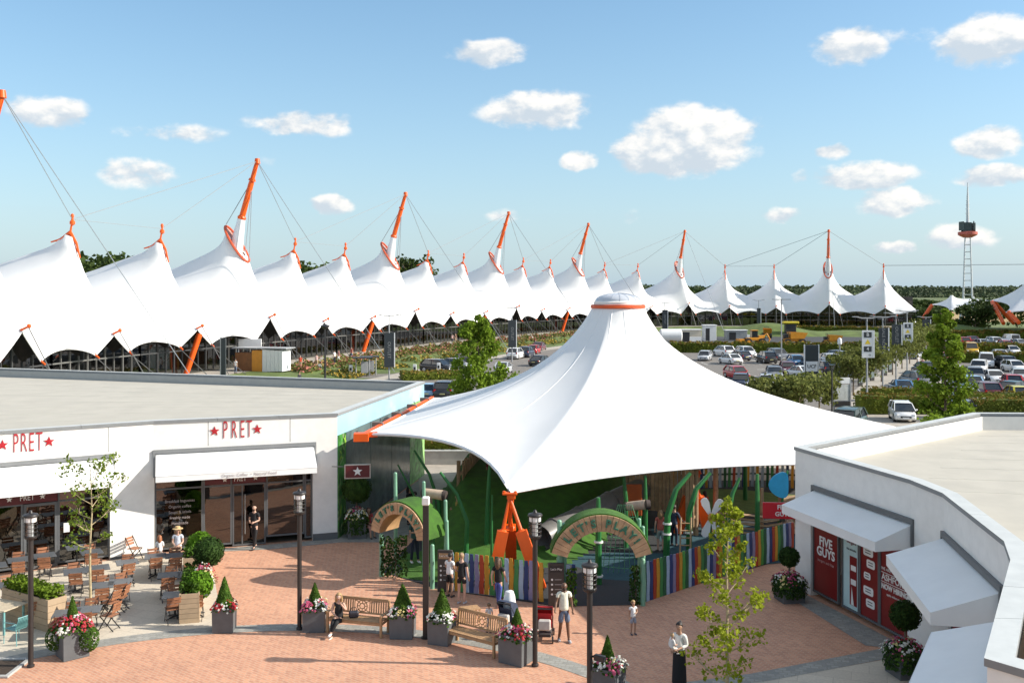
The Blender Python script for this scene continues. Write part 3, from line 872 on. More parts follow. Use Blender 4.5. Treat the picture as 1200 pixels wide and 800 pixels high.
place_text('lettering', 'ASHFORD', .27, .003, PRINTW, fr, q1.P(xm, 1.70, -.09), q1.r, (0, 0, 1), sx=1.0, bevel=.006)
place_text('lettering', 'NOW HIRING', .22, .003, PRINTW, fr, q1.P(xm, 1.42, -.09), q1.r, (0, 0, 1), sx=.9, bevel=.01)
place_text('lettering', 'apply online today', .1, .003, PRINTW, fr, q1.P(xm, 1.22, -.09), q1.r, (0, 0, 1), sx=1.0)
b = MB()
for (z0, z1) in ((1.83, 1.85), (1.55, 1.57)): q1.slab(b, xm - .68, xm + .68, z0, z1, -.095, -.09)
for x in (-.68, .66): q1.slab(b, xm + x, xm + x + .02, 1.57, 1.83, -.095, -.09)
b.build('print_rule', PRINTW, fr, world=True, smooth=False)
for sg, a, e in ((q3, .41, q3.L - .41), (q5, .51, q5.L - .51)):
    m = (a + e) / 2
    for (x0, x1) in ((a, m - .01), (m + .01, e)):
        fr = framed_window(rest, sg, x0, x1, .15, 2.93)
        b = MB(); sg.slab(b, x0 + .055, x1 - .055, .22, 2.86, -.105, -.098); b.build('window_poster', POSTER, fr, world=True, smooth=False)
awning(rest, q1, q1.at(955), q1.L + .1, 3.62, 3.2, 1.25, .28, AWN_R)
awning(rest, q3, .12, q3.L - .2, 3.72, 3.2, 1.5, .28, AWN_R)
awning(rest, q5, .05, q5.L - .3, 3.72, 3.2, 1.5, .28, AWN_R)
fs = thing('projecting_sign', 'red projecting sign with white letters beside the restaurant awning', 'sign', q1.P(.3, 0, 0))
cpos = D(917, 598, 34.2)
b = MB(); b.box(cpos, (1.35, .07, .56), rz=-.12, ch=.01); b.build('panel', M('sign_bright_red', (.55, .012, .025), .4, .04, 3), fs, world=True)
rv = (math.cos(-.12), math.sin(-.12), 0)
place_text('lettering', 'FIVE', .21, .004, PRINTW, fs, cpos + Vector((.0, -.04, .12)), rv, (0, 0, 1), bevel=.006)
place_text('lettering', 'GUYS', .21, .004, PRINTW, fs, cpos + Vector((.0, -.04, -.12)), rv, (0, 0, 1), bevel=.006)
b = MB(); b.tube(cpos + Vector((.3, 0, .32)), cpos + Vector((.95, .05, .32)), .025); b.build('bracket', GREY, fs, world=True)
# ------------------------------------------------------------------ stretched membranes
def membrane(corners, sags, lifts, peak, r0, zring, nth=96, nr=26, prof=None):
    """cone membrane between a ring and edge cables: harmonic height on a log-polar grid.
    corners: list of (x, y, z) in counter-clockwise order; sags: inward sag of each edge; lifts: rise of each edge at mid span"""
    cx, cy = peak
    edge = []
    n = len(corners)
    for i in range(n):
        a = Vector(corners[i]); b = Vector(corners[(i + 1) % n])
        d = b - a; nrm = Vector((-d.y, d.x, 0)).normalized()
        if nrm.dot(Vector((cx - a.x, cy - a.y, 0))) < 0: nrm = -nrm
        for k in range(40):
            t = k / 40; q = 4 * t * (1 - t)
            p = a + d * t + nrm * (sags[i] * q); p.z += lifts[i] * q
            edge.append(p)
    ang = [math.atan2(p.y - cy, p.x - cx) for p in edge]
    k0 = min(range(len(ang)), key=lambda i: ang[i])
    edge = edge[k0:] + edge[:k0]; ang = ang[k0:] + ang[:k0]
    ang = np.array(ang); rad = np.array([math.hypot(p.x - cx, p.y - cy) for p in edge]); zz = np.array([p.z for p in edge])
    corner_ang = [math.atan2(c[1] - cy, c[0] - cx) for c in corners]
    th = list(np.linspace(-PI, PI, nth, endpoint=False))
    for ca in corner_ang:                       # snap a spoke to every corner
        j = min(range(nth), key=lambda i: abs((th[i] - ca + PI) % (2 * PI) - PI)); th[j] = ca
    th = np.array(th)
    ae = np.concatenate([ang - 2 * PI, ang, ang + 2 * PI])
    Rb = np.interp(th, ae, np.tile(rad, 3)); Zb = np.interp(th, ae, np.tile(zz, 3))
    t = np.linspace(0, 1, nr + 1)
    Rg = r0 * (Rb[:, None] / r0) ** (t[None, :])
    lr = np.log(Rg)
    Z = zring + (Zb[:, None] - zring) * ((lr - lr[:, :1]) / (lr[:, -1:] - lr[:, :1]))
    if prof: Z = zring + (Zb[:, None] - zring) * ((lr - lr[:, :1]) / (lr[:, -1:] - lr[:, :1])) ** prof
    # smooth round the spokes so the creases at the corners fade towards the ring
    wa = (nth / (2 * PI)) ** 2; wr = (nr / np.log(Rb / r0))[:, None] ** 2
    kt = .88; ad = (1 - kt) * np.sqrt(wr) / 2          # radial tension above hoop tension
    for it in range(4000):
        Zn = (kt * wa * (np.roll(Z, 1, 0) + np.roll(Z, -1, 0))[:, 1:-1] + (wr + ad) * Z[:, :-2] + (wr - ad) * Z[:, 2:]) / (2 * kt * wa + 2 * wr)
        Z[:, 1:-1] = Zn
    V = [(cx + Rg[i, j] * math.cos(th[i]), cy + Rg[i, j] * math.sin(th[i]), Z[i, j]) for i in range(nth) for j in range(nr + 1)]
    Fc = []
    for i in range(nth):
        i2 = (i + 1) % nth
        for j in range(nr):
            Fc.append((i * (nr + 1) + j, i * (nr + 1) + j + 1, i2 * (nr + 1) + j + 1, i2 * (nr + 1) + j))
    rim = [V[i * (nr + 1) + nr] for i in range(nth)]
    return V, Fc, rim

# ------------------------------------------------------------------ the big play canopy
PKX, PKY, PKZ = 5.07, 47.0, 9.62
CF = (-0.08, 34.5, 3.25); CR = (17.2, 44.6, 2.45); CB = (24.5, 56.0, 1.6); CB2 = (14, 62, 2.6); CL2 = (-4.3, 54.2, 4.4); CL1 = (-5.95, 40.6, 4.42)
canopy = thing('play_canopy', 'huge white tensile canopy with a domed top and orange ring over the playground', 'canopy', (PKX, PKY, 0))
V, Fc, rim = membrane([CF, CR, CB, CB2, CL2, CL1], [1.35, 2.0, 1.8, 2.2, .12, 1.45], [.18, .35, .2, .5, 0, .38], (PKX, PKY), 1.22, PKZ - .08, 120, 30)
b = MB(); b.add(V, Fc); b.build('membrane', MEMB, canopy, world=True, angle=80)
b = MB(); b.path([Vector(p) for p in rim + rim[:1]], .07, 6, caps=False); b.build('edge_hem', M('white_hem', (.78, .79, .80), .5, .03, 2), canopy, world=True)
b = MB(); b.lathe([(1.22, 0), (1.30, .03), (1.30, .17), (1.24, .2)], 40, (PKX, PKY, PKZ - .12)); b.build('ring', DKORANGE, canopy, world=True)
b = MB(); b.lathe([(1.31, .08), (1.33, .10), (1.31, .12)], 40, (PKX, PKY, PKZ - .12)); b.build('ring_flange', ORANGE, canopy, world=True)
b = MB(); b.lathe([(1.16, 0), (1.16, .12), (1.08, .17)], 40, (PKX, PKY, PKZ + .08), caps=False); b.build('upstand', WHITE, canopy, world=True)
DOME = M('dome_acrylic', (.52, .55, .60), .12, .06, 2, spec=.6)
b = MB(); b.lathe([(1.08 * math.cos(a), .37 * math.sin(a)) for a in [PI / 2 * k / 8 for k in range(9)]], 40, (PKX, PKY, PKZ + .25)); b.build('dome', DOME, canopy, world=True)
b = MB()
for k in range(8):
    a = PI * k / 8
    b.path([(PKX + 1.09 * math.cos(t) * math.cos(a), PKY + 1.09 * math.cos(t) * math.sin(a), PKZ + .255 + .372 * math.sin(t)) for t in [PI * j / 12 for j in range(13)]], .006, 5)
b.build('dome_rib', M('dome_rib_grey', (.42, .45, .5), .4, .05, 2), canopy, world=True)
for k in range(0, 120, 8):                 # welded seams between the fabric panels
    b = MB(); b.path([Vector(V[k * 31 + j]) + Vector((0, 0, .004)) for j in range(31)], .014, 4, caps=False); b.build('seam', MATS['white_hem'], canopy, world=True)
def tripod(name, apex, feet, thin_feet=()):
    """splayed steel support: slim struts that swell into box legs, with a head plate"""
    t = MB(); a = Vector(apex)
    t.box((a.x, a.y, a.z - .02), (.52, .34, .07), ch=.015); t.box((a.x + .05, a.y, a.z - .13), (.3, .26, .16), ch=.02)
    for sx_ in (-.2, .2): t.tube(a + Vector((sx_, -.1, -.06)), a + Vector((sx_, -.1, .08)), .05, n=8)
    t.build('head_plate', ORANGE, canopy, world=True)
    for f in feet:
        f = Vector(f); top = a + Vector((0, 0, -.18)); m = top.lerp(f, .37); m2 = top.lerp(f, .42)
        l = MB(); l.path([top, m], [.06, .075], 8)
        up = (0, 1, 0)
        l.beam(m, f, .40, .42, up)
        d = (f - top).normalized()
        l.path([m - d * .06, m + d * .02], [.10, .18], 8)
        l.build('support_leg', ORANGE, canopy, world=True, angle=30)
    l = MB(); l.tube(a + Vector((.12, -.02, -.2)), a + Vector((.02, .02, -1.15)), .035); l.tube(a + Vector((-.06, .02, -.2)), a + Vector((.1, .02, -1.2)), .03)
    l.lathe([(.07, 0), (.07, .16)], 10, (a.x + .06, a.y, a.z - 1.35)); l.build('tie_rod', ORANGE, canopy, world=True)
tripod('front', CF, [(-.72, 34.15, 0), (1.0, 34.1, 0), (-.02, 35.7, 0)])
cr2 = D(814, 553, 42.0)
tripod('rear', cr2, [(cr2.x - .75, cr2.y, 0), (cr2.x + .6, cr2.y + .2, 0), (cr2.x + .2, cr2.y + 1.3, 0)])
tripod('east', CR, [(CR[0] - .5, CR[1] + .6, 0), (CR[0] + .6, CR[1] + .5, 0), (CR[0] + .3, CR[1] + 1.4, 0)])
for cc in (CB, CB2):
    l = MB(); l.tube((cc[0] + .5, cc[1] + .6, 0), cc, .09); l.tube((cc[0] - .6, cc[1] + .9, 0), cc, .09); l.build('support_leg', ORANGE, canopy, world=True)
# anchor beam along the cafe side wall
p = Vector((-6.12, 40.55, 4.40)); q = Vector((-4.42, 54.6, 4.42))
l = MB(); l.beam(p, q, .16, .16); l.build('anchor_beam', ORANGE, canopy, world=True)
l = MB(); l.box((p.x - .1, p.y - .05, p.z - .08), (.62, .5, .34), rz=.1, ch=.02); l.box((p.x + .3, p.y + .1, p.z), (.5, .3, .2), rz=.2, ch=.02); l.build('anchor_head', ORANGE, canopy, world=True)
for f in (.2, .45, .68, .9):
    c_ = p.lerp(q, f); l = MB(); l.box((c_.x - .2, c_.y, c_.z + .06), (.4, .2, .2), rz=.0, ch=.015); l.tube(c_ + Vector((0, -.13, .02)), c_ + Vector((0, .13, .02)), .12)
    l.build('bracket', M('bracket_grey', (.18, .13, .11), .5, .2, 4), canopy, world=True)

# ------------------------------------------------------------------ playground
PG = {}
def pcol(name, col): return M('paint_' + name, col, .5, .10, 6, .05, 30, rndv=.08)
PCOLS = [pcol('green', (.05, .24, .07)), pcol('dark_green', (.018, .11, .045)), pcol('pale_blue', (.36, .48, .62)), pcol('navy', (.022, .05, .17)),
         pcol('lilac', (.25, .22, .36)), pcol('red', (.42, .055, .02)), pcol('amber', (.58, .29, .03)), pcol('leaf', (.07, .30, .06))]
PSEQ = [0, 1, 2, 3, 4, 5, 6, 0]

def picket_fence(label, pts, h, w, seq, thk=.03, gap=1.12, face=1, cat='fence', group=None, wobble=.012):
    t = thing('picket_fence', label, cat, (pts[0][0], pts[0][1], 0), group=group)
    rg = random.Random(int(pts[0][0] * 10))
    cache = {}
    i = 0
    for (a, e) in zip(pts[:-1], pts[1:]):
        sg = Seg(a, e); n = int(sg.L / (w * gap)); st = sg.L / n
        ang = math.atan2(sg.r.y, sg.r.x)
        for z in (.32 * h, .78 * h):
            b = MB(); sg.slab(b, 0.01, sg.L - .01, z - .045, z + .045, -.05 - thk, -thk - .002); b.build('rail', pcol('rail', (.05, .09, .05)), t, world=True, smooth=False)
        for k in range(n):
            m = PCOLS[seq[i % len(seq)]]; i += 1
            var = rg.randrange(3)
            key = (m.name, var)
            if key not in cache:
                g = random.Random(hash(var) + 5); b = MB(); ph = g.uniform(0, 6); hh = h * (1 + g.uniform(-.015, .015))
                lv = 7; vs = []
                for j in range(lv):
                    z = .03 + (hh - .05) * j / (lv - 1); dx = wobble * math.sin(ph + j * 1.3)
                    ww = w / 2 * (1 + .06 * math.sin(ph * 2 + j * 1.7))
                    if j == lv - 1: ww *= .72
                    vs += [(dx - ww, -thk / 2, z), (dx + ww, -thk / 2, z), (dx + ww, thk / 2, z), (dx - ww, thk / 2, z)]
                fs = []
                for j in range(lv - 1):
                    for c_ in range(4): fs.append((j * 4 + c_, j * 4 + (c_ + 1) % 4, j * 4 + 4 + (c_ + 1) % 4, j * 4 + 4 + c_))
                fs.append((lv * 4 - 4, lv * 4 - 3, lv * 4 - 2, lv * 4 - 1))
                b.add(vs, fs); o = b.build('picket', m, t, smooth=False); cache[key] = o.data
            else:
                o = link('picket', cache[key], t)
            p_ = sg.P(st * (k + .5), 0) - Vector((pts[0][0], pts[0][1], 0)); o.location = p_; o.rotation_euler = (0, 0, ang)
    return t

picket_fence('wavy rainbow picket fence left of the main play arch', [(-2.5, 33.95), (-.6, 33.25), (1.05, 32.55)], 1.36, .155, [1, 7, 2, 6, 0, 2, 3, 4, 5, 6, 0])
picket_fence('tall wavy rainbow picket fence right of the main play arch', [(4.2, 32.35), (7.05, 35.0), (11.0, 38.3)], 1.36, .155, [7, 1, 2, 3, 5, 6, 0, 1, 2, 3, 4, 5, 6])
picket_fence('sunlit wavy picket fence at the far back of the playground', [(8.3, 51.2), (12.6, 51.9), (16.8, 51.0)], 2.2, .14, [6, 2, 1, 0, 5, 2, 3, 6, 2], gap=1.75)
picket_fence('short blue and lilac picket fence between sign and arch post', [(1.75, 32.35), (2.12, 32.3)], 1.35, .15, [2, 3, 3])

# --- entrance arches
ARCHW = M('arch_planks', (.48, .30, .17), .7, .14, 5, .2, 40, rndv=.07)
ARCHD = M('arch_soffit', (.42, .25, .12), .7, .14, 5, .2, 40)
AGREEN = M('letter_green', (.045, .16, .10), .5, .1, 6)
POLE_L = M('pale_green_pole', (.20, .40, .27), .45, .1, 3)
POLE_G = M('green_pole', (.022, .15, .035), .45, .12, 3)
def arch(label, c, rz, ro, ri, z0, depth, span, posts):
    t = thing('entrance_arch', label, 'arch', (c[0], c[1], 0), rz)
    n = 22; th0 = (180 - span) / 2
    A = [R_(th0 + span * k / n) for k in range(n + 1)]
    cache = None
    for k in range(n):                       # planks of the face, one by one
        a, e = A[k] + .004, A[k + 1] - .004
        b = MB(); vs = []
        off = .006 * (k % 3)
        for y in (-depth / 2 - .04 - off, -depth / 2 + .02):
            for (r, g) in ((ri, a), (ro, a), (ro, e), (ri, e)): vs.append((r * math.cos(g), y, z0 + r * math.sin(g)))
        b.add(vs, [(0, 1, 2, 3), (7, 6, 5, 4), (0, 4, 5, 1), (1, 5, 6, 2), (2, 6, 7, 3), (3, 7, 4, 0)])
        b.build('plank', ARCHW, t, smooth=False)
    def band(r0, r1, y0, y1, name, m):
        b = MB(); vs = []
        for a in A:
            for (r, y) in ((r0, y0), (r1, y0), (r1, y1), (r0, y1)): vs.append((r * math.cos(a), y, z0 + r * math.sin(a)))
        fs = []
        for k in range(n):
            for q in range(4): fs.append((k * 4 + q, k * 4 + (q + 1) % 4, k * 4 + 4 + (q + 1) % 4, k * 4 + 4 + q))
        fs += [(0, 1, 2, 3), (n * 4 + 3, n * 4 + 2, n * 4 + 1, n * 4)]
        b.add(vs, fs); b.build(name, m, t, angle=50)
    band(ri + .005, ri + .05, -depth / 2 + .03, depth / 2, 'soffit', ARCHD)
    band(ri + .06, ro + .045, -depth / 2 + .022, depth / 2, 'turf_top', TURF)
    txt = "LET'S PLAY!"
    wts = [.9, .9, .9, .35, .9, .55, .95, .75, 1.0, .9, .55]
    tot = sum(wts); sp = R_(span - 36); acc_ = 0
    rm = ri + (ro - ri) * .5
    for ch, w in zip(txt, wts):
        f = (acc_ + w / 2) / tot; acc_ += w
        if ch == ' ': continue
        a = PI / 2 + sp / 2 - sp * f
        me = text_mesh(ch, (ro - ri) * .66, .025, 1.0, bevel=.012); me.materials.clear(); me.materials.append(AGREEN)
        r = Vector((math.sin(a), 0, -math.cos(a))); u = Vector((math.cos(a), 0, math.sin(a))); nn = r.cross(u)
        m4 = Matrix((r, u, nn)).transposed().to_4x4(); m4.translation = Vector((rm * math.cos(a), -depth / 2 - .075, z0 + rm * math.sin(a)))
        me.transform(m4); me.name = 'letter'; link('letter', me, t)
    for (x, y, h, r, m) in posts:
        b = MB(); b.path([(x, y, 0), (x + .02, y, h * .5), (x, y, h)], [r, r, r * .92], 10); b.ell((x, y, h), (r * .92, r * .92, r * .7), 10, 4); b.build('post', m, t)
    return t
arch("wooden arch with green LET'S PLAY! letters over the main gate", (2.92, 32.35), R_(-1), 1.68, 1.15, 1.37, .85, 150,
     [(-1.36, -.05, 2.75, .085, POLE_L), (-1.2, .25, 2.6, .08, POLE_L), (-1.38, .1, 1.5, .08, POLE_L), (1.38, -.05, 1.5, .09, POLE_L), (1.3, .3, 2.75, .07, POLE_L), (1.42, .25, 2.5, .07, POLE_L)])
arch("smaller wooden arch with LET'S PLAY! letters facing the cafe", (-3.70, 34.9), R_(-36), 1.30, .90, 1.60, 1.0, 166,
     [(-1.25, -.05, 1.5, .08, POLE_L), (1.22, -.1, 1.5, .08, POLE_L), (-1.3, .75, 3.6, .07, POLE_L), (-.35, 1.25, 3.3, .07, POLE_L), (1.15, .7, 2.9, .07, POLE_L), (1.5, .35, 2.3, .07, POLE_L)])

def leaf_cloud(b, pts_fn, n, size, rg, up=.35):
    for _ in range(n):
        p, nrm = pts_fn()
        b.leaf(p, size * rg.uniform(.65, 1.3), Vector(nrm) + Vector((rg.gauss(0, .5), rg.gauss(0, .5), rg.gauss(up, .5))), rg)

def vine(label, x, y, w, d, h, seed, z0=0.0):
    t = thing('climbing_plant', label, 'plant', (x, y, 0)); rg = random.Random(seed)
    b = MB()
    for k in range(3): b.path([(rg.uniform(-w, w) * .3, 0, 0), (rg.uniform(-w, w) * .3, 0, h * .5), (rg.uniform(-w, w) * .3, 0, h * .95)], .012, 5)
    b.build('stem', BARK, t)
    b = MB()
    def f():
        return (rg.uniform(-w, w) / 2, rg.uniform(-d, d) / 2, z0 + rg.uniform(0.05, h)), (rg.uniform(-.6, .6), -1, .2)
    leaf_cloud(b, f, int(260 * w * h + 60), .11, rg); b.build('foliage', BOX_D if seed % 2 else BOX_G, t, smooth=False)
vine('broad leafy climber under the left end of the smaller arch', -4.25, 35.35, .95, .35, 1.5, 3)
vine('narrow ivy on the left post of the main arch', 1.95, 32.15, .32, .25, 1.25, 4)
vine('narrow ivy on the right post of the main arch', 4.02, 32.2, .32, .25, 1.35, 5)

# --- tall grass-blade poles
def blade(label, base, tips, mat, r, cat='pole', bands=()):
    t = thing('grass_blade_pole', label, cat, (base[0], base[1], 0), group='green grass blade poles of the playground')
    b = MB(); pts = [Vector((0, 0, 0))] + [Vector(q) for q in tips]
    sm = []
    for i in range(len(pts) - 1):
        for k in range(4): sm.append(pts[i].lerp(pts[i + 1], k / 4))
    sm.append(pts[-1]); n = len(sm)
    b.path(sm, [r * (1 - .45 * (i / (n - 1)) ** 2) for i in range(n)], 9); b.build('shaft', mat, t)
    for z in bands:
        b = MB(); q = next(a_.lerp(e_, (z - a_.z) / (e_.z - a_.z)) for a_, e_ in zip(pts, pts[1:]) if e_.z >= z); b.lathe([(r * 1.35, -.03), (r * 1.35, .03)], 12, (q.x, q.y, z)); b.build('clamp_band', PRINTW, t)
blade('tall straight green pole with white bands seen through the main arch', (3.05, 34.6), [(0, 0, 1.8), (0, .05, 3.05)], POLE_G, .12, bands=(.3, 1.5, 2.1))
blade('green pole leaning left beside the smaller arch', (-1.75, 37.2), [(.05, 0, 1.6), (-.35, .2, 2.6), (-1.0, .4, 3.4)], POLE_G, .09)
blade('tall dark green pole in the middle of the turf mound', (-1.0, 38.2), [(.05, .05, 2.0), (.14, .1, 3.7)], POLE_G, .10)
blade('thin pale green pole between mound and tripod', (-.75, 36.2), [(.0, 0, 1.5), (.02, .1, 2.8)], POLE_G, .05)
blade('green pole arching right over the plank tower', (6.0, 38.2), [(.05, 0, 1.6), (.4, .1, 2.6), (1.0, .3, 3.2)], POLE_G, .13, bands=(.9, 1.3))
blade('second green pole arching right behind the first', (7.0, 38.8), [(.0, 0, 1.6), (.3, .1, 2.5), (.9, .3, 3.1)], POLE_G, .12, bands=(.8,))
blade('dark green pole leaning right beside the flower', (8.35, 38.4), [(.1, 0, 1.5), (.3, .1, 2.4), (.6, .2, 3.0)], POLE_G, .10)
blade('dark green pole right of the flower', (9.9, 39.6), [(.0, 0, 1.8), (.02, .1, 2.95)], POLE_G, .11)
blade('thick green pole before the back fence', (11.55, 48.6), [(.0, 0, 1.8), (.02, .1, 2.9)], POLE_G, .11)
blade('dark green pole near the slide top', (4.6, 39.6), [(.0, 0, 1.9), (-.1, .1, 3.1)], POLE_G, .10)
blade('dark green pole left of the plank tower', (5.35, 39.3), [(.0, 0, 1.9), (.0, .1, 2.95)], POLE_G, .09)
blade('dark green blade pole crossing before the pale yard', (-3.0, 41.5), [(-.1, 0, 1.4), (-.5, 0, 2.6), (-1.15, .1, 3.6)], POLE_G, .08)
blade('thin dark green blade curving left before the pale yard', (-3.7, 42.0), [(-.2, 0, 1.0), (-.7, 0, 2.0), (-1.2, .1, 2.9)], POLE_G, .06)

# --- grey tube slide
t = thing('tube_slide', 'large grey tube slide running down from the plank tower', 'slide', (4.6, 42, 0))
b = MB(); pts = [D(775, 560, 45.5), D(752, 573, 43.5), D(715, 590, 41.5), D(680, 608, 39.8), D(650, 622, 38.8), D(636, 630, 38.3)]
SL = M('slide_grey', (.16, .155, .15), .42, .12, 2)
b.path(pts, .5, 16, caps=False); b.path(pts, .47, 16, caps=False); b.build('tube', SL, t, world=True)
for k in (1, 2, 3, 4):
    d_ = (pts[k + 1] - pts[k - 1]).normalized(); b = MB(); b.path([pts[k] - d_ * .05, pts[k] + d_ * .05], .54, 16); b.build('collar', SL, t, world=True)
for k in (1, 3):
    b = MB(); b.tube((pts[k].x, pts[k].y, 0), pts[k], .06); b.build('leg', POLE_G, t, world=True)

# --- plank tower, wooden posts, ladder, boat boards
def plank_wall(label, a, e, z0, z1, w, mat, name='plank_tower', lean=.0):
    t = thing(name, label, 'play tower', (a[0], a[1], 0)); sg = Seg(a, e); n = int(sg.L / w); rg = random.Random(int(a[0] * 7))
    for k in range(n):
        b = MB(); h = z1 + rg.uniform(-.12, .12); o = rg.uniform(0, .03)
        sg.slab(b, k * w + .01 + rg.uniform(0, .01), k * w + w - .012, z0, h, -.05 + o, o); b.build('plank', mat, t, world=True, smooth=False)
    for z in (z0 + .35, z1 - .5):
        b = MB(); sg.slab(b, 0, n * w, z, z + .12, -.14, -.055); b.build('rail', mat, t, world=True, smooth=False)
    for x in (0.1, sg.L * .5, sg.L - .1):
        b = MB(); p_ = sg.P(x, 0, -.22); b.tube(p_, p_ + Vector((0, 0, z1 + .1)), .09); b.build('post', mat, t, world=True)
    return t
PLK = M('rough_planks', (.40, .265, .15), .8, .25, 4, .3, 30, rndv=.16)
plank_wall('tall wall of rough vertical planks of the play tower', (5.0, 43.6), (7.9, 42.4), .7, 3.55, .17, PLK)
plank_wall('narrow pale plank panel right of the play tower', (7.35, 41.6), (7.75, 41.3), .4, 3.1, .2, PLK)
plank_wall('weathered fence of upright boards at the left edge of the mound', (-2.15, 43.2), (-1.15, 51.5), .5, 2.75, .17, PLK, 'board_fence')
for (lab, x, y, h, r) in (('thick round wooden post before the back fence', 13.4, 45.2, 3.1, .16), ('wooden post beside the sunlit lawn', 8.9, 43.0, 2.7, .12), ('short wooden post left of the sunlit lawn', 8.0, 44.2, 2.3, .11), ('brown wooden post beside the orange rear tripod', 8.6, 45.5, 2.2, .1)):
    t = thing('wooden_post', lab, 'post', (x, y, 0)); b = MB(); b.path([(0, 0, 0), (.03, 0, h * .6), (.02, 0, h)], [r, r * .95, r * .9], 10); b.build('shaft', PLK, t)
    b = MB(); b.lathe([(r * .93, 0), (r * .8, .03), (0, .05)], 10, (.02, 0, h)); b.build('cap', PLK, t)
t = thing('boat_climber', 'brown wooden boat of overlapping boards behind the right fence', 'climbing frame', (10.4, 41.5, 0))
for k in range(5):
    b = MB(); z = .15 + .19 * k; f = k * .06
    b.path([(8.9 - f, 41.7, z + .25), (9.6, 41.2, z + .06), (10.6, 41.0 - f * .3, z), (11.6, 41.3, z + .08), (12.2 + f, 41.9, z + .35)], .11, 6, flat=.4); b.build('board', PLK, t, world=True)
b = MB(); b.tube((10.6, 41.6, 0), (10.6, 41.6, 2.0), .07); b.tube((11.9, 42.2, 0), (11.9, 42.2, 1.5), .07); b.build('mast', PLK, t, world=True)
b = MB(); b.box((11.9, 42.1, 1.35), (.8, .5, .35), rz=.2, ch=.02); b.build('cabin', PLK, t, world=True)
t = thing('rope_ladder', 'small wooden ladder leaning by the green arched poles', 'ladder', (6.7, 38.0, 0))
for x in (-.2, .2):
    b = MB(); b.tube((x, 0, 0), (x + .1, .35, 1.5), .035); b.build('side_rail', PLK, t)
for k in range(5):
    z = .2 + .27 * k; b = MB(); b.tube((-.2 + .067 * z, .23 * z, z), (.2 + .067 * z, .23 * z, z), .025); b.build('rung', TEAK, t)
# climbing net behind the main arch
t = thing('climbing_net', 'pale green rope net hanging behind the main arch', 'net', (4.1, 35.6, 0)); rg = random.Random(4); b = MB()
for k in range(9):
    x = -.8 + .2 * k
    b.path([(x * .3, 0, 2.6), (x * .8, .1, 1.4), (x, .25, .05)], .012, 4)
for k in range(6):
    z = .3 + .36 * k; w = .85 - .23 * z
    b.path([(-w, .2, z), (0, .12, z - .06), (w, .2, z)], .011, 4)
b.build('rope', M('rope_green', (.10, .30, .15), .8, .1, 9), t)
# big daisy
t = thing('giant_flower', 'giant white flower with four long petals and an amber centre', 'flower', (7.5, 37.1, -.22))
b = MB(); b.path([(0, 0, 0), (.02, 0, 1.0), (0, 0, 1.98)], .05, 8); b.build('stem', POLE_G, t)
for k, a in enumerate((.55, -.38, PI + .35, PI - .42)):
    b = MB(); u = Vector((math.sin(a), 0, math.cos(a))); s_ = Vector((math.cos(a), 0, -math.sin(a))); c0 = Vector((0, -.09, 2.03))
    pr = [(.1, .05), (.3, .10), (.55, .155), (.72, .13), (.78, .05)]
    lf = [c0 + u * r - s_ * w + Vector((0, -.05 * r, 0)) for r, w in pr]; rt = [c0 + u * r + s_ * w + Vector((0, -.05 * r, 0)) for r, w in pr]
    bk = [v + Vector((0, .035, 0)) for v in lf + rt]; n = 5
    b.add(lf + rt + bk, [(i, n + i, n + i + 1, i + 1) for i in range(4)] + [(2 * n + i, 2 * n + i + 1, 3 * n + i + 1, 3 * n + i) for i in range(4)] + [(i, i + 1, 2 * n + i + 1, 2 * n + i) for i in range(4)] + [(n + i, 3 * n + i, 3 * n + i + 1, n + i + 1) for i in range(4)] + [(0, 2 * n, 3 * n, n), (4, n + 4, 3 * n + 4, 2 * n + 4)])
    b.build('petal', PRINTW, t, angle=50)
b = MB(); b.ell((0, -.14, 2.03), (.13, .07, .17), 12, 8); b.build('flower_centre', M('amber_paint', (.50, .24, .05), .5, .1, 5), t)
# turf-topped canopies / mushrooms behind the smaller arch
t = thing('log_tunnel', 'pale log with a dark end on the turf behind the smaller arch', 'log', (-2.3, 36.9, 0))
p_ = D(498, 577, 36.6); q_ = D(519, 580, 36.4)
b = MB(); b.path([p_, q_], [.17, .19], 12); b.build('log', M('pale_log', (.50, .38, .27), .8, .15, 6), t, world=True)
b = MB(); d_ = (p_ - q_).normalized(); b.path([p_, p_ + d_ * .12], [.19, .15], 12); b.path([q_ - d_ * .02, q_ - d_ * .14], [.2, .17], 12); b.build('log_end', M('dark_end', (.05, .035, .03), .8, .2, 6), t, world=True)
b = MB(); b.tube((p_.x + .3, p_.y, 0), p_.lerp(q_, .5), .06); b.build('stand', POLE_G, t, world=True)
t = thing('log_tunnel', 'pale log on green posts right of the main arch', 'log', (4.2, 38, 0))
p_ = D(735, 593, 37.8); q_ = D(757, 591, 37.4)
b = MB(); b.path([p_, q_], [.17, .19], 12); b.build('log', MATS['pale_log'], t, world=True)
b = MB(); b.path([q_, q_ + Vector((.16, 0, 0))], [.2, .17], 12); b.path([p_, p_ - Vector((.1, 0, 0))], [.18, .15], 12); b.build('log_end', MATS['dark_end'], t, world=True)
b = MB(); b.tube((p_.x + .4, p_.y, 0), p_.lerp(q_, .5), .06); b.build('stand', POLE_G, t, world=True)
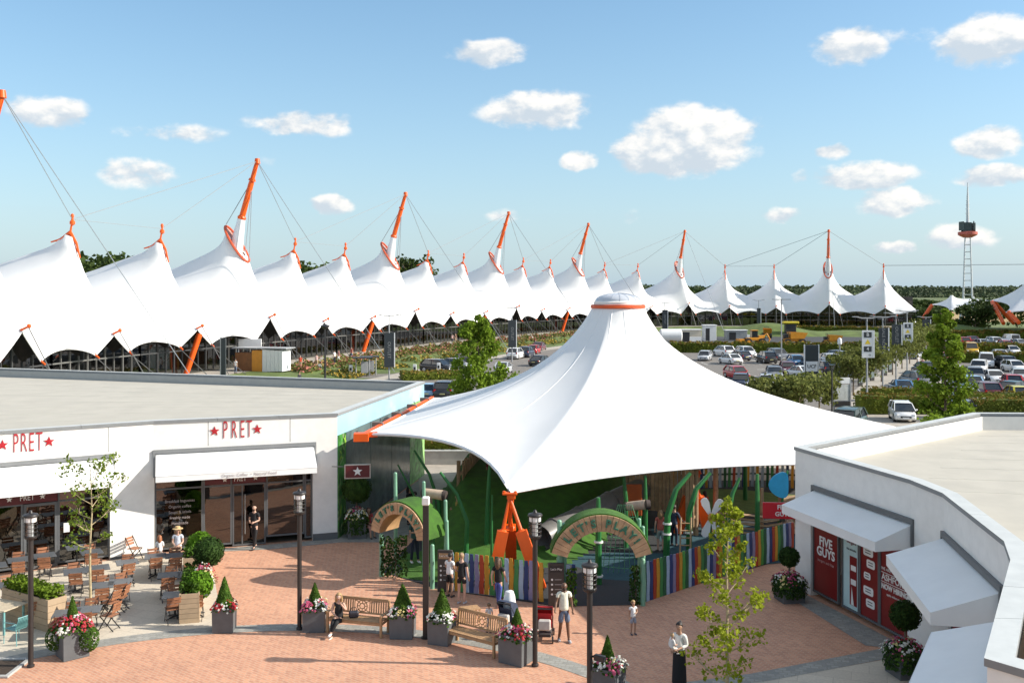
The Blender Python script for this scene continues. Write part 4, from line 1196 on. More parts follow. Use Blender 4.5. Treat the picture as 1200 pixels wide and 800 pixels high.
# orange play panel and blue play disc
t = thing('activity_board', 'orange play panel below the plank tower', 'panel', (5.0, 40.6, 0)); b = MB(); b.box((0, 0, 1.7), (.75, .08, 1.3), ch=.02); b.build('panel', M('deep_orange', (.42, .08, .012), .5, .1, 3), t)
b = MB(); b.tube((-.32, .02, 0), (-.32, .02, 1.1), .04); b.tube((.32, .02, 0), (.32, .02, 1.1), .04); b.build('post', POLE_G, t)
t = thing('play_disc', 'bright blue leaf-shaped play panel by the restaurant corner', 'panel', D(915, 568, 41.5) - Vector((0, 0, 2.0)))
b = MB(); pts = [(.42 * math.sin(a) + .1 * math.cos(2 * a), .55 * math.cos(a)) for a in [2 * PI * k / 20 for k in range(20)]]
b.add([(x, -.03, 2.0 + z) for x, z in pts] + [(x, .03, 2.0 + z) for x, z in pts], [tuple(range(20)), tuple(range(39, 19, -1))] + [(i, 20 + i, 20 + (i + 1) % 20, (i + 1) % 20) for i in range(20)])
b.build('panel', M('sky_blue_paint', (.02, .30, .55), .45, .08, 3), t, smooth=False)
b = MB(); b.tube((-.15, .06, -.0), (.3, .06, 2.6), .05); b.build('post', POLE_G, t)

# gate signs (dark totems with pale pictograms)
def gate_sign(label, x, y, rz, head):
    t = thing('information_totem', label, 'sign', (x, y, 0), rz)
    b = MB(); b.box((0, 0, .72), (.52, .1, 1.44), ch=.015); b.build('panel', M('totem_brown', (.05, .042, .038), .5, .1, 4), t)
    for k in range(4):
        b = MB(); b.lathe([(.035, 0), (.035, .004)], 10); 
        for i, v in enumerate(b.v): b.v[i] = (v[0] - .14, -.052 - v[2], .42 + .16 * k + v[1])
        b.build('pictogram', PRINTW, t)
        me = MB(); me.box((.06, -.053, .42 + .16 * k), (.22, .006, .02)); me.build('text_line', M('print_faint2', (.4, .38, .36), .6, .05, 5), t, smooth=False)
    b = MB(); b.box((0, -.054, 1.24), (.42, .008, .2)); b.build('header', BLACK if head else TEAK, t)
    me = text_mesh('Let\u2019s Play', .1, .003); me.materials.clear(); me.materials.append(PRINTW); me.transform(Matrix.Translation((0, -.062, 1.24)) @ Matrix.Rotation(PI / 2, 4, 'X')); me.name = 'lettering'; link('lettering', me, t)
gate_sign('dark brown rules totem left of the main arch', 1.45, 32.15, 0, True)
gate_sign('dark brown rules totem right of the smaller arch', -2.3, 33.75, R_(-8), False)
# ------------------------------------------------------------------ terrace chairs and tables
def make_chair():
    t = thing('folding_chair', 'x', 'chair', (0, 0, 0))
    m = None
    for k in range(5):                       # seat slats run across, front to back
        y = -.17 + .085 * k
        if m is None:
            b = MB(); b.box((0, 0, 0), (.40, .068, .018), ch=.004); o = b.build('seat_slat', REDWOOD, t, smooth=False); m = o.data
        else: o = link('seat_slat', m, t)
        o.location = (0, y, .45)
    m = None
    for k in range(3):
        if m is None:
            b = MB(); b.box((0, 0, 0), (.42, .016, .085), ch=.004); o = b.build('back_slat', REDWOOD, t, smooth=False); m = o.data
        else: o = link('back_slat', m, t)
        o.location = (0, .235 + .028 * k, .60 + .105 * k); o.rotation_euler = (-.22, 0, 0)
    for sx_ in (-.19, .19):
        b = MB(); b.beam((sx_, -.24, 0), (sx_, .30, .88), .016, .03, (0, 1, 0)); b.build('back_leg', BLACK, t, smooth=False)
        b = MB(); b.beam((sx_ * .9, .26, 0), (sx_ * .9, -.2, .44), .016, .028, (0, 1, 0)); b.build('front_leg', BLACK, t, smooth=False)
    for (y, z) in ((-.2, .06), (.23, .05)):
        b = MB(); b.tube((-.18, y, z), (.18, y, z), .008, n=5); b.build('stretcher', BLACK, t)
    return t

def make_table(L):
    t = thing('cafe_table', 'x', 'table', (0, 0, 0))
    b = MB(); b.box((0, 0, .735), (L, .72, .028), ch=.006); b.build('table_top', TABLE, t, smooth=False)
    b = MB(); b.tube((0, 0, .06), (0, 0, .72), .032); b.lathe([(.05, .05), (.04, .12)], 10); b.box((0, 0, .712), (.4, .06, .012)); b.box((0, 0, .700), (.06, .4, .01)); b.build('pedestal', BLACK, t)
    for k in range(4):
        a = PI / 4 + k * PI / 2
        b = MB(); b.path([(.02 * math.cos(a), .02 * math.sin(a), .07), (.2 * math.cos(a), .2 * math.sin(a), .05), (.33 * math.cos(a), .33 * math.sin(a), .015)], [.028, .024, .018], 6); b.build('base_foot', BLACK, t)
    return t

chair0 = make_chair(); table0 = make_table(.74)
used = {'c': 0, 't': 0}
def put_table(p, rz, label):
    if used['t'] == 0:
        table0.location = p; table0.rotation_euler = (0, 0, rz); table0['label'] = label; table0['group'] = 'grey tables on the cafe terrace'; used['t'] = 1; return table0
    used['t'] += 1
    return again(table0, p, rz, label, 'grey tables on the cafe terrace')
def put_chair(p, rz, label):
    used['c'] += 1
    if used['c'] == 1:
        chair0.location = p; chair0.rotation_euler = (0, 0, rz); chair0['label'] = label; chair0['group'] = 'slatted wooden chairs on the cafe terrace'; return chair0
    return again(chair0, p, rz, label, 'slatted wooden chairs on the cafe terrace')

# (column, row) of each table top in the photograph, heading, how it is found
AR = math.atan2(s2.r.y, s2.r.x); AL = math.atan2(s1.r.y, s1.r.x)
TABLES = [
    (182, 651, AR, 'table left of the family below the window', 1), (206, 650, AR, 'table right before the family below the window', 1),
    (198, 673, AR - .05, 'left table, middle pair by wooden planters', 1), (222, 672, AR - .05, 'right table, middle pair by wooden planters', 1),
    (205, 696, AR - .1, 'left table, front pair by wooden planter', 1), (230, 693.5, AR - .1, 'right table, front pair by wooden planter', 1),
    (149, 658, AR + .12, 'table before the blank white pier', 1),
    (119, 685, AL - .25, 'left table, pair right of terrace tree', 1), (141, 681, AL - .25, 'right table, pair right of terrace tree', 1),
    (78, 717.5, AL - .3, 'left table behind the ivy planter', 1), (103, 713.5, AL - .3, 'right table behind the ivy planter', 1),
    (88, 668.5, AL - .1, 'left table, pair behind terrace tree', 1), (115, 664.5, AL - .1, 'right table, pair behind terrace tree', 1),
    (90, 640.5, AL, 'table hard against the left shop window', 0), (107, 646, AL, 'second table outside the left shop window', 1),
    (10, 684, AL - .1, 'table at the left edge by lamp post', 1), (42, 700, AL - .2, 'table behind the bright leafy planter', 1),
    (52, 650, AL, 'table by the left shop door', 1), (22, 655, AL, 'table left of the left shop door', 1), (-6, 662, AL, 'table cut by the left picture edge', 0),
]
rg = random.Random(21)
for (px, py, a, where, nch) in TABLES:
    p = G(px, py, .75); p.z = .004
    put_table(p, a, 'dark grey cafe table: ' + where)
    if not nch: continue
    u = Vector((math.cos(a), math.sin(a), 0)); n = Vector((-math.sin(a), math.cos(a), 0))
    for side in (-1, 1):
        q = p + n * (side * (.40 + rg.uniform(-.03, .10))) + u * rg.uniform(-.05, .05); q.z = .004
        put_chair(q, a + (0 if side > 0 else PI) + rg.uniform(-.3, .3), 'slatted chair on the %s side of %s' % ('far' if side > 0 else 'near', where))
for (px, py, a, lab) in ((158, 642, 1.2, 'red-brown slatted folding chair standing alone by the white pier'), (60, 707, -.9, 'red-brown slatted folding chair at the right end of the green box planter'),
                         (129, 705, -1.9, 'red-brown slatted folding chair pulled out right of the front terrace tables'), (140, 699, -1.6, 'red-brown slatted folding chair turned sideways between the terrace tables'), (128, 720, -1.8, 'red-brown slatted folding chair nearest the ivy planter, turned sideways')):
    p = G(px, py, .45); p.z = .004; put_chair(p, a, lab)

# teal wire chair and pale table at the bottom left
t = thing('lounge_chair', 'pale teal metal armchair at the bottom left corner of the terrace', 'chair', G(20, 752), R_(-115)); TEAL = M('teal_metal', (.16, .36, .36), .4, .08, 4)
t.location.z = .004
b = MB()
for k in range(9):
    x = -.2 + .05 * k
    b.path([(x, -.22, .43), (x, .15, .41), (x * 1.05, .23, .48), (x * 1.05, .33, .80)], .011, 5)
b.path([(-.23, -.23, .43), (.23, -.23, .43)], .014, 6); b.path([(-.24, .33, .8), (.24, .33, .8)], .014, 6); b.build('seat_shell', TEAL, t)
b = MB(); v = [(x, y, z) for (x, y, z) in ((-.21, -.21, .425), (.21, -.21, .425), (.21, .17, .41), (-.21, .17, .41), (-.22, .32, .77), (.22, .32, .77))]; b.add(v, [(0, 1, 2, 3), (3, 2, 5, 4)]); b.build('seat_mesh', TEAL, t, smooth=False)
for sx_ in (-.25, .25):
    b = MB(); b.path([(sx_, -.24, 0), (sx_, -.24, .62), (sx_, .2, .64), (sx_, .28, .6)], .014, 6); b.build('armrest', TEAL, t)
    b = MB(); b.tube((sx_, .3, 0), (sx_ * .95, .26, .48), .014, n=6); b.build('rear_leg', TEAL, t)
t = thing('bistro_table', 'pale wooden table top beside the teal armchair', 'table', G(0, 737), R_(-20)); t.location.z = .004
b = MB()
for k in range(6): 
    b = MB(); b.box((0, -.375 + .15 * k, .74), (1.3, .145, .03), ch=.004); b.build('table_plank', M('pale_table', (.55, .46, .33), .6, .12, 6, rndv=.06), t, smooth=False)
for (x, y) in ((-.55, -.36), (.55, -.36), (.55, .36), (-.55, .36)):
    b = MB(); b.box((x, y, .36), (.05, .05, .72)); b.build('leg', TEAL, t, smooth=False)
b = MB(); b.box((0, 0, .705), (1.1, .72, .03)); b.build('apron', TEAL, t, smooth=False)
t = thing('tree_pit', 'sunken square tree pit with pale kerb in the bottom left corner', 'tree pit', G(-6, 783)); b = MB()
for (x, y, dx, dy) in ((0, .62, 1.4, .12), (0, -.62, 1.4, .12), (.64, 0, .12, 1.12), (-.64, 0, .12, 1.12)):
    b = MB(); b.box((x, y, .03), (dx, dy, .06), ch=.008); b.build('kerb', CONC, t, smooth=False)
b = MB(); b.box((0, 0, .0), (1.16, 1.12, .04)); b.build('soil', SOIL, t)

# ------------------------------------------------------------------ planters
FW = M('petal_white', (.80, .80, .72), .6, .08, 8, trans=.25); FP = M('petal_pink', (.58, .10, .20), .6, .2, 8, trans=.25); FR = M('petal_red', (.42, .02, .03), .6, .2, 8, trans=.25); FY = M('petal_cream', (.72, .60, .25), .6, .15, 8, trans=.25)
FLW = [FW, FP, FR, FY, BOX_G]
def flower_mesh(w, h, seed, mixw, n=210, droop=.12, dens=None):
    rg = random.Random(seed); b = MB(); 
    cen = [(rg.uniform(-.5, .5) * w, rg.uniform(-.5, .5) * w, rg.choices(range(4), mixw)[0]) for _ in range(18)]
    for _ in range(n):
        x, y = rg.uniform(-.56, .56) * w, rg.uniform(-.56, .56) * w
        e = max(abs(x), abs(y)) / (w * .56)
        z = h * (1 - e ** 2.2) * rg.uniform(.55, 1.1) - droop * max(0, e - .8) * 5 * rg.random()
        b.cur = 4; b.leaf((x, y, z - .04), .10, (x, y, .3 + rg.random()), rg)
    for _ in range(n):
        x, y = rg.uniform(-.58, .58) * w, rg.uniform(-.58, .58) * w
        e = max(abs(x), abs(y)) / (w * .58)
        z = h * (1.08 - e ** 2.2) * rg.uniform(.75, 1.15) - droop * max(0, e - .8) * 5 * rg.random() + .02
        c = min(cen, key=lambda q: (q[0] - x) ** 2 + (q[1] - y) ** 2)[2] if rg.random() < .85 else rg.choices(range(4), mixw)[0]
        b.cur = c; r = rg.uniform(.028, .05); nv = Vector((x * 1.4 + rg.gauss(0, .25), y * 1.4 - .2 + rg.gauss(0, .25), .45 + rg.random() * .5)).normalized()
        s_ = nv.orthogonal().normalized(); t_ = nv.cross(s_); o = Vector((x, y, z))
        vs = [o + nv * .012] + [o + (s_ * math.cos(a) + t_ * math.sin(a)) * r * (1 if k % 2 else .72) for k, a in enumerate([2 * PI * j / 8 for j in range(8)])]
        b.add(vs, [(0, 1 + k, 1 + (k + 1) % 8) for k in range(8)])
    return b
def cone_mesh(r, h, seed, n=1100):
    rg = random.Random(seed); b = MB(); b.lathe([(r * .86, 0.02), (r * .9, h * .12), (r * .5, h * .5), (.02, h * .93)], 14)
    for _ in range(n):
        f = 1 - math.sqrt(rg.random()) * .98; a = rg.uniform(0, 2 * PI); q = r * (1 - f) * rg.uniform(.88, 1.05) + .01
        if f < .08: q *= .9
        b.leaf((q * math.cos(a), q * math.sin(a), f * h), .055, (math.cos(a) + rg.gauss(0, .35), math.sin(a) + rg.gauss(0, .35), .45 + rg.gauss(0, .35)), rg)
    return b
def ball_mesh(r, seed, n=900, size=.075):
    rg = random.Random(seed); b = MB(); b.ell((0, 0, 0), r * .9, 14, 9, .03, rg)
    for _ in range(n):
        v = Vector((rg.gauss(0, 1), rg.gauss(0, 1), rg.gauss(0, 1))).normalized()
        b.leaf(v * r * rg.uniform(.88, 1.04), size, v + Vector((rg.gauss(0, .4), rg.gauss(0, .4), rg.gauss(0.2, .4))), rg)
    return b
def pot(t, w, h, mat=PLANTER):
    b = MB(); i = w / 2; k = i - .03
    pr = [(i * .97, 0), (i, h)]
    vs = []
    for (r, z) in ((i * .97, 0.0), (i, h), (k, h), (k, h - .08)):
        vs += [(-r, -r, z), (r, -r, z), (r, r, z), (-r, r, z)]
    fs = [(j * 4 + q, j * 4 + (q + 1) % 4, j * 4 + 4 + (q + 1) % 4, j * 4 + 4 + q) for j in range(3) for q in range(4)]
    b.add(vs, fs); b.build('pot', mat, t, smooth=False)
    b = MB(); b.poly([(-k, -k, h - .06), (k, -k, h - .06), (k, k, h - .06), (-k, k, h - .06)]); b.build('soil', SOIL, t, smooth=False)
def cone_planter(label, p, rz, w, h, ch, cr, seed, mixw):
    t = thing('flower_planter', label, 'planter', p, rz, 'square grey planters with clipped cones and flowers')
    t.location.z = .009
    pot(t, w, h)
    b = cone_mesh(cr, ch, seed); o = b.build('topiary_cone', BOX_G, t, smooth=False, loc=(0, 0, h + .08))
    b = MB(); b.tube((0, 0, h - .06), (0, 0, h + .3), .03); b.build('stem', BARK, t)
    b = flower_mesh(w, .24, seed + 1, mixw); o = stuff(b.build('flowers', FLW, t, smooth=False, loc=(0, 0, h - .02)))
    return t
cone_planter('grey planter with clipped cone at the near corner of the wooden planter row', G(263, 738), R_(4), .62, .72, .85, .26, 1, (4, 1, 4, 1))
cone_planter('grey planter left of the woman on the bench, white and pink flowers', G(369, 737), R_(3), .68, .72, .62, .21, 2, (5, 3, .5, .3))
cone_planter('grey planter with the widest cone between the first bench and the lamp post', G(472, 744.5), R_(-4), .70, .72, .78, .30, 3, (4, 4, .6, 1))
cone_planter('grey planter with mostly white flowers left of the second bench', G(518, 752), R_(-20), .66, .74, .78, .29, 4, (7, .6, 1, .2))
cone_planter('grey planter with a narrow cone right of the second bench', G(606, 774), R_(-32), .78, .78, .62, .21, 5, (5, 3, 2, .2))
cone_planter('grey planter with a small cone below the nearest lamp post', G(712, 815), R_(-30), .72, .78, .68, .2, 6, (4, 3, 3, .4))

# planter hidden under ivy
t = thing('ivy_planter', 'grey planter smothered in ivy with a small cone and red and white flowers', 'planter', G(85, 768), R_(42)); t.location.z = .009
pot(t, .72, .82)
b = cone_mesh(.2, .78, 9, 800); b.build('topiary_cone', BOX_G, t, smooth=False, loc=(0, 0, .92))
b = flower_mesh(.86, .3, 10, (4, 3, 5, .4), 300); stuff(b.build('flowers', FLW, t, smooth=False, loc=(0, 0, .82)))
rg = random.Random(8); b = MB()
for (cx, cy) in ((.33, -.36), (-.36, .3), (.38, .3)):
    for _ in range(420):
        v = Vector((rg.gauss(0, 1), rg.gauss(0, 1), rg.gauss(0, 1))).normalized(); z = .5 + .36 * v.z
        b.leaf((cx + .27 * v.x, cy + .27 * v.y, z), .08, v + Vector((0, 0, .3)), rg)
b.build('ivy', BOX_G, t, smooth=False)

# tall wooden planter row along the terrace edge
def box_planter(label, a, e, w, h, plants, nb):
    t = thing('wooden_planter', label, 'planter', (a[0], a[1], .004)); sg = Seg(a, e)
    n = nb; bh = h / n
    for side, (x0, x1, o0, o1) in enumerate(((0, sg.L, -.04, 0), (0, sg.L, -w, -w + .04), (0.002, .04, -w + .04, -.04), (sg.L - .04, sg.L - .002, -w + .04, -.04))):
        for k in range(n):
            b = MB(); sg.slab(b, x0, x1, k * bh + .004, (k + 1) * bh - .006, o0, o1); b.build('board', TANWOOD, t, world=True, smooth=False)
    b = MB(); sg.slab(b, .04, sg.L - .04, h - .12, h - .08, -w + .04, -.04); b.build('soil', SOIL, t, world=True, smooth=False)
    rg = random.Random(int(a[0] * 5) + 3)
    b = MB()
    for _ in range(int(plants * sg.L)):
        x = rg.uniform(.05, sg.L - .05); o = -rg.uniform(.0, w)
        p = sg.P(x, h - .08 + rg.random() ** .6 * .36, o); b.leaf(p, .12, (rg.gauss(0, .6), rg.gauss(0, .6), .7), rg)
    stuff(b.build('leafy_plants', LEAF_M if plants > 500 else BOX_G, t, world=True, smooth=False)); return t
pa = G(253, 723); pb = G(223, 672)
BRIGHT = leaf_mat('bright_leaf', (.12, .26, .02), .35, 4, .3)
box_planter('long pale wooden planter of bright leafy plants beside the teal chair', (G(2, 724).x, G(2, 724).y), (G(56, 741).x, G(56, 741).y), .62, .98, 520, 5)
box_planter('tall tan wooden planter at the right edge of the terrace', (-9.75, 30.6), (-10.45, 33.3), .6, .92, 240, 6)
box_planter('tan wooden planter farther back below the cafe window', (-11.0, 34.7), (-11.55, 37.0), .6, .92, 300, 6)
t = thing('topiary_ball', 'large dark clipped ball on a stem in the tan wooden planter', 'topiary', (-10.2, 33.0, .80))
b = MB(); b.tube((0, 0, 0), (0, 0, .7), .035); b.build('stem', BARK, t)
b = ball_mesh(.5, 3, 1300); b.build('ball', BOX_D, t, smooth=False, loc=(0, 0, .78))
t = thing('flowering_plants', 'pale and red flowers at the back of the tan wooden planter', 'flowers', (-10.05, 32.0, .86)); b = flower_mesh(.62, .5, 15, (5, 2, 3, 1), 230); b.build('flowers', FLW, t, smooth=False)
t = thing('leafy_shrub', 'bright green shrub spilling over the near end of the tan planter', 'shrub', (-9.95, 31.2, .88)); b = ball_mesh(.42, 6, 900, .12); b.build('foliage', BRIGHT, t, smooth=False, loc=(0, 0, .12))
t = thing('leafy_shrub', 'bright green shrub in the rear tan planter below the cafe window', 'shrub', (-11.3, 35.6, .88)); b = ball_mesh(.42, 7, 800, .12); b.build('foliage', BRIGHT, t, smooth=False, loc=(0, 0, .3))

def topiary_pot(label, p, w, h, br, stem, seed, mixw, ivy=True):
    t = thing('topiary_planter', label, 'planter', p, R_(10)); pot(t, w, h)
    b = MB(); b.tube((0, 0, h - .06), (0, 0, h + stem), .035); b.build('stem', BARK, t)
    b = ball_mesh(br, seed, 1100); b.build('topiary_ball', BOX_D, t, smooth=False, loc=(0, 0, h + stem + br * .7))
    b = flower_mesh(w * 1.15, .34, seed + 1, mixw, 220); stuff(b.build('flowers', FLW, t, smooth=False, loc=(0, 0, h)))
    if ivy:
        rg = random.Random(seed); b = MB()
        for _ in range(700):
            a = rg.uniform(0, 2 * PI); z = rg.uniform(.2, h + .15); r = w * .62 * rg.uniform(.95, 1.2); b.leaf((r * math.cos(a), r * math.sin(a), z), .10, (math.cos(a), math.sin(a), .3), rg)
        b.build('ivy', BOX_D, t, smooth=False)
    return t
topiary_pot('ivy-covered planter with a dark topiary ball at the cafe corner', G(418, 629), .75, .85, .62, .75, 31, (4, 1, 1, 4))
topiary_pot('planter with a dark topiary ball at the far end of the restaurant front', G(925, 703), .78, .6, .33, .62, 33, (2, 4, 1, 1))
topiary_pot('planter with a dark topiary ball between the two restaurant awnings', G(1061, 790), .78, .6, .40, .72, 35, (2, 3, 2, 1))

# ------------------------------------------------------------------ benches
def bench(label, p, rz, L=1.82):
    t = thing('park_bench', label, 'bench', p, rz, 'teak benches on the plaza'); t.location.z = .009
    def bx(nm, c, d, rx=0, ch=.006):
        b = MB(); b.box((0, 0, 0), d, ch=ch); o = b.build(nm, TEAK, t, smooth=False); o.location = c; o.rotation_euler = (rx, 0, 0); return o
    h = L / 2
    for k in range(5): bx('seat_slat', (0, -.24 + .105 * k, .44), (L - .1, .09, .024))
    bx('front_rail', (0, -.27, .385), (L - .12, .03, .075)); bx('rear_rail', (0, .22, .385), (L - .12, .03, .075))
    for sx_ in (-1, 1):
        bx('front_leg', (sx_ * (h - .035), -.27, .31), (.07, .07, .62)); bx('rear_leg', (sx_ * (h - .035), .29, .46), (.07, .06, .94), -.1)
        bx('armrest', (sx_ * (h - .035), 0, .635), (.085, .66, .035)); bx('side_rail', (sx_ * (h - .035), 0, .385), (.04, .5, .07))
    bx('top_rail', (0, .345, .91), (L - .1, .04, .09), -.1); bx('lower_rail', (0, .285, .51), (L - .1, .035, .05), -.1)
    n = 21; me = None
    for k in range(n):
        x = -h + .13 + (L - .26) * k / (n - 1)
        if abs(x) < .27: continue
        if me is None: o = bx('back_slat', (x, .317, .70), (.042, .018, .35), -.1, ch=0); me = o.data
        else: o = link('back_slat', me, t); o.location = (x, .317, .70); o.rotation_euler = (-.1, 0, 0)
    b = MB()                                  # carved lattice panel in the middle of the back
    for (cx, cz, r) in ((0, 0, .165), (0, 0, .08)):
        for k in range(16):
            a, e = 2 * PI * k / 16, 2 * PI * (k + 1) / 16
            b.beam((cx + r * math.cos(a), 0, cz + r * math.sin(a)), (cx + r * math.cos(e), 0, cz + r * math.sin(e)), .028, .02, (0, 1, 0))
    for k in range(8):
        a = PI * k / 4; b.beam((.08 * math.cos(a), .003, .08 * math.sin(a)), (.165 * math.cos(a), .003, .165 * math.sin(a)), .022, .016, (0, 1, 0))
    for (sx_, sz) in ((1, 1), (1, -1), (-1, 1), (-1, -1)): b.beam((sx_ * .12, .004, sz * .115), (sx_ * .25, .004, sz * .17), .025, .016, (0, 1, 0))
    for sx_ in (-.25, .25): b.beam((sx_, .002, -.175), (sx_, .002, .175), .028, .018, (0, 1, 0))
    o = b.build('lattice_panel', TEAK, t, smooth=False); o.location = (0, .317, .70); o.rotation_euler = (-.1, 0, 0)
    return t
bA = (G(383, 741) + G(453, 748)) / 2; bA.y += .28
bench('teak bench with the woman in black sitting on it', bA, math.atan2(G(453, 748).y - G(383, 741).y, G(453, 748).x - G(383, 741).x) + R_(-1))
bBl, bBr = G(523, 756), G(581, 772)
bench('empty teak bench beside the lamp post, seat toward the plaza centre', (bBl + bBr) / 2 + Vector((.13, .25, 0)), math.atan2(bBr.y - bBl.y, bBr.x - bBl.x))

# ------------------------------------------------------------------ lamp posts
LAMPG = glass('lamp_glass', (.85, .87, .88), .08)
def lamp(label, p, h, first=None):
    p = Vector(p); p.z = .009
    if first is not None: return again(first, p, 0, label, 'dark lamp posts with glass lanterns')
    t = thing('street_lamp', label, 'lamp post', p, 0, 'dark lamp posts with glass lanterns')
    b = MB(); b.tube((0, 0, 0), (0, 0, h - .82), .07, n=14); b.lathe([(.10, 0), (.10, .05), (.075, .07)], 16); b.build('post', BRONZE, t)
    b = MB(); b.lathe([(.062, 0), (.15, .03), (.17, .06), (.17, .09)], 18, (0, 0, h - .83)); b.build('lantern_base', BRONZE, t)
    b = MB(); b.lathe([(.155, 0), (.155, .56)], 18, (0, 0, h - .74), caps=False); b.build('lantern_glass', LAMPG, t)
    b = MB(); b.lathe([(.162, 0), (.162, .12)], 18, (0, 0, h - .335), caps=False); b.build('reflector_band', PRINTW, t)
    b = MB(); b.tube((0, 0, h - .74), (0, 0, h - .36), .075); b.build('bulb_tube', M('frosted', (.7, .7, .68), .5, .03, 4), t)
    for k in range(4):
        z = h - .72 + .11 * k
        b = MB(); b.path([(.168 * math.cos(a), .168 * math.sin(a), z) for a in [2 * PI * j / 20 for j in range(21)]], .009, 5, caps=False); b.build('cage_ring', BRONZE, t)
    for k in range(6):
        a = 2 * PI * k / 6; b = MB(); b.tube((.168 * math.cos(a), .168 * math.sin(a), h - .76), (.168 * math.cos(a), .168 * math.sin(a), h - .2), .009, n=5); b.build('cage_bar', BRONZE, t)
    b = MB(); b.lathe([(.20, 0), (.205, .03), (.19, .06), (.06, .10), (.03, .17), (0, .18)], 18, (0, 0, h - .2)); b.build('cap', BRONZE, t)
    return t
l0 = lamp('dark lamp post in front of the cafe entrance', G(351, 737), 4.32)
lamp('leftmost dark lamp post on the terrace edge', G(36, 781), 4.32, l0)
lamp('dark lamp post right of the second bench with a glass lantern', G(627, 780), 4.32, l0)
lamp('nearest dark lamp post with its lantern before the gate', G(691, 833), 3.75, None)
# the fourth post carries a plain white block instead of a lantern
t = thing('street_lamp', 'dark lamp post with a plain white lantern box between the benches', 'lamp post', G(499, 747), 0, 'dark lamp posts with glass lanterns')
b = MB(); b.beam((0, 0, 0), (0, 0, 3.95), .17, .17, (0, 1, 0)); b.lathe([(.15, 0), (.15, .03)], 16); b.build('post', BRONZE, t)
b = MB(); b.box((0, 0, 4.08), (.22, .22, .25), ch=.03); b.build('lantern_box', PRINTW, t)
for (n_, x, y, z, dx) in (('speaker', -9.9, 0, 0, 0),): pass
t = [o for o in bpy.data.objects if o.get('label') == 'dark lamp post in front of the cafe entrance'][0]
t = thing('security_camera', 'small black camera box on the nearest lamp post', 'camera', G(691, 833) + Vector((.16, -.05, 1.35)), R_(-35)); b = MB(); b.box((.1, 0, 0), (.3, .13, .15), ch=.02); b.build('housing', BLACK, t)
b = MB(); b.tube((-.1, 0, 0), (-.02, 0, 0), .03); b.build('bracket', BLACK, t)

# ------------------------------------------------------------------ trees
def tree(label, p, h, crown, leafm, bark, seed, n, lsize, limbs=7, tr=.06, z0=.35, droop=0.0, group=None, name='tree', clump=.33, spread=1.0, thin=1.0, cone=False):
    """tapered trunk with limbs; leaves gathered in clumps round the branch ends through an uneven crown of half-widths `crown`"""
    rg = random.Random(seed)
    t = thing(name, label, 'tree', p, rg.uniform(0, 6), group)
    h = max(h * .6, h - crown * clump * .75)
    pts = [(0, 0, 0)]; k = 6
    for i in range(1, k + 1): pts.append((rg.gauss(0, .018) * h * .3 * i / k, rg.gauss(0, .018) * h * .3 * i / k, h * .96 * i / k))
    b = MB(); b.path(pts, [tr * (1 - .85 * i / k) for i in range(k + 1)], 8); tips = []
    for j in range(limbs):
        f = z0 + (0.93 - z0) * (j + rg.random() * .6) / limbs
        i = min(k - 1, int(f / .96 * k)); a = Vector(pts[i]).lerp(Vector(pts[i + 1]), f / .96 * k - i)
        ang = j * 2.4 + rg.uniform(-.4, .4)
        prof = math.sin(PI * min(1, max(.08, (f - z0 * .6) / (1.08 - z0 * .6)))) ** .7
        if cone: prof = min(1, (f - z0 * .5) * 5 + .5) * (1.08 - f) ** .85
        L = crown * prof * rg.uniform(.7, 1.1) * spread
        rise = min(rg.uniform(.5, 1.0) * L, h * .97 - a.z)
        e = a + Vector((math.cos(ang) * L, math.sin(ang) * L, rise)); m = a.lerp(e, .5) + Vector((0, 0, -.08 * L))
        r0 = tr * (1 - .8 * f) * .6
        b.path([a, m, e], [r0, r0 * .7, r0 * .3], 6)
        tips += [(e, 1.0), (m, .8)]
        for q in range(2):
            e2 = m + Vector((math.cos(ang + rg.uniform(-1.1, 1.1)) * L * .55, math.sin(ang + rg.uniform(-1.1, 1.1)) * L * .55, rise * rg.uniform(.2, .8)))
            b.path([m, e2], [r0 * .5, r0 * .2], 5); tips.append((e2, .85))
    tips.append((Vector(pts[-1]), .7)); tips.append((Vector(pts[-2]), .9))
    b.build('trunk', bark, t)
    b = MB(); per = max(3, int(n / len(tips)))
    for (c, w) in tips:
        cr = crown * clump * w * rg.uniform(.7, 1.2) * ((1.25 - .75 * c[2] / h) if cone else 1)
        for _ in range(int(per * rg.uniform(.5, 1.5) * thin)):
            v = Vector((rg.gauss(0, 1), rg.gauss(0, 1), rg.gauss(0, .8))); v = v / max(.6, v.length) * rg.random() ** .45 * cr
            b.leaf(c + v + Vector((0, 0, -droop * rg.random())), lsize * rg.uniform(.65, 1.3), (rg.gauss(0, .8), rg.gauss(0, .8), rg.gauss(.55, .6)), rg)
    b.build('crown', leafm, t, smooth=False)
    return t
SAPL = leaf_mat('sapling_leaf', (.14, .21, .03), .4, 3, .35)
tree('slender young tree with a pale stem and few leaves on the cafe terrace', G(106, 722) , 5.3, .85, SAPL, BARKP, 5, 1000, .10, 15, .05, .42, clump=.30)
tree('young tree with bright yellow-green leaves at the lower right of the plaza', G(852, 826), 5.5, 1.15, LEAF_Y, BARKP, 12, 2300, .11, 24, .05, .10, clump=.27, spread=.95, cone=True)

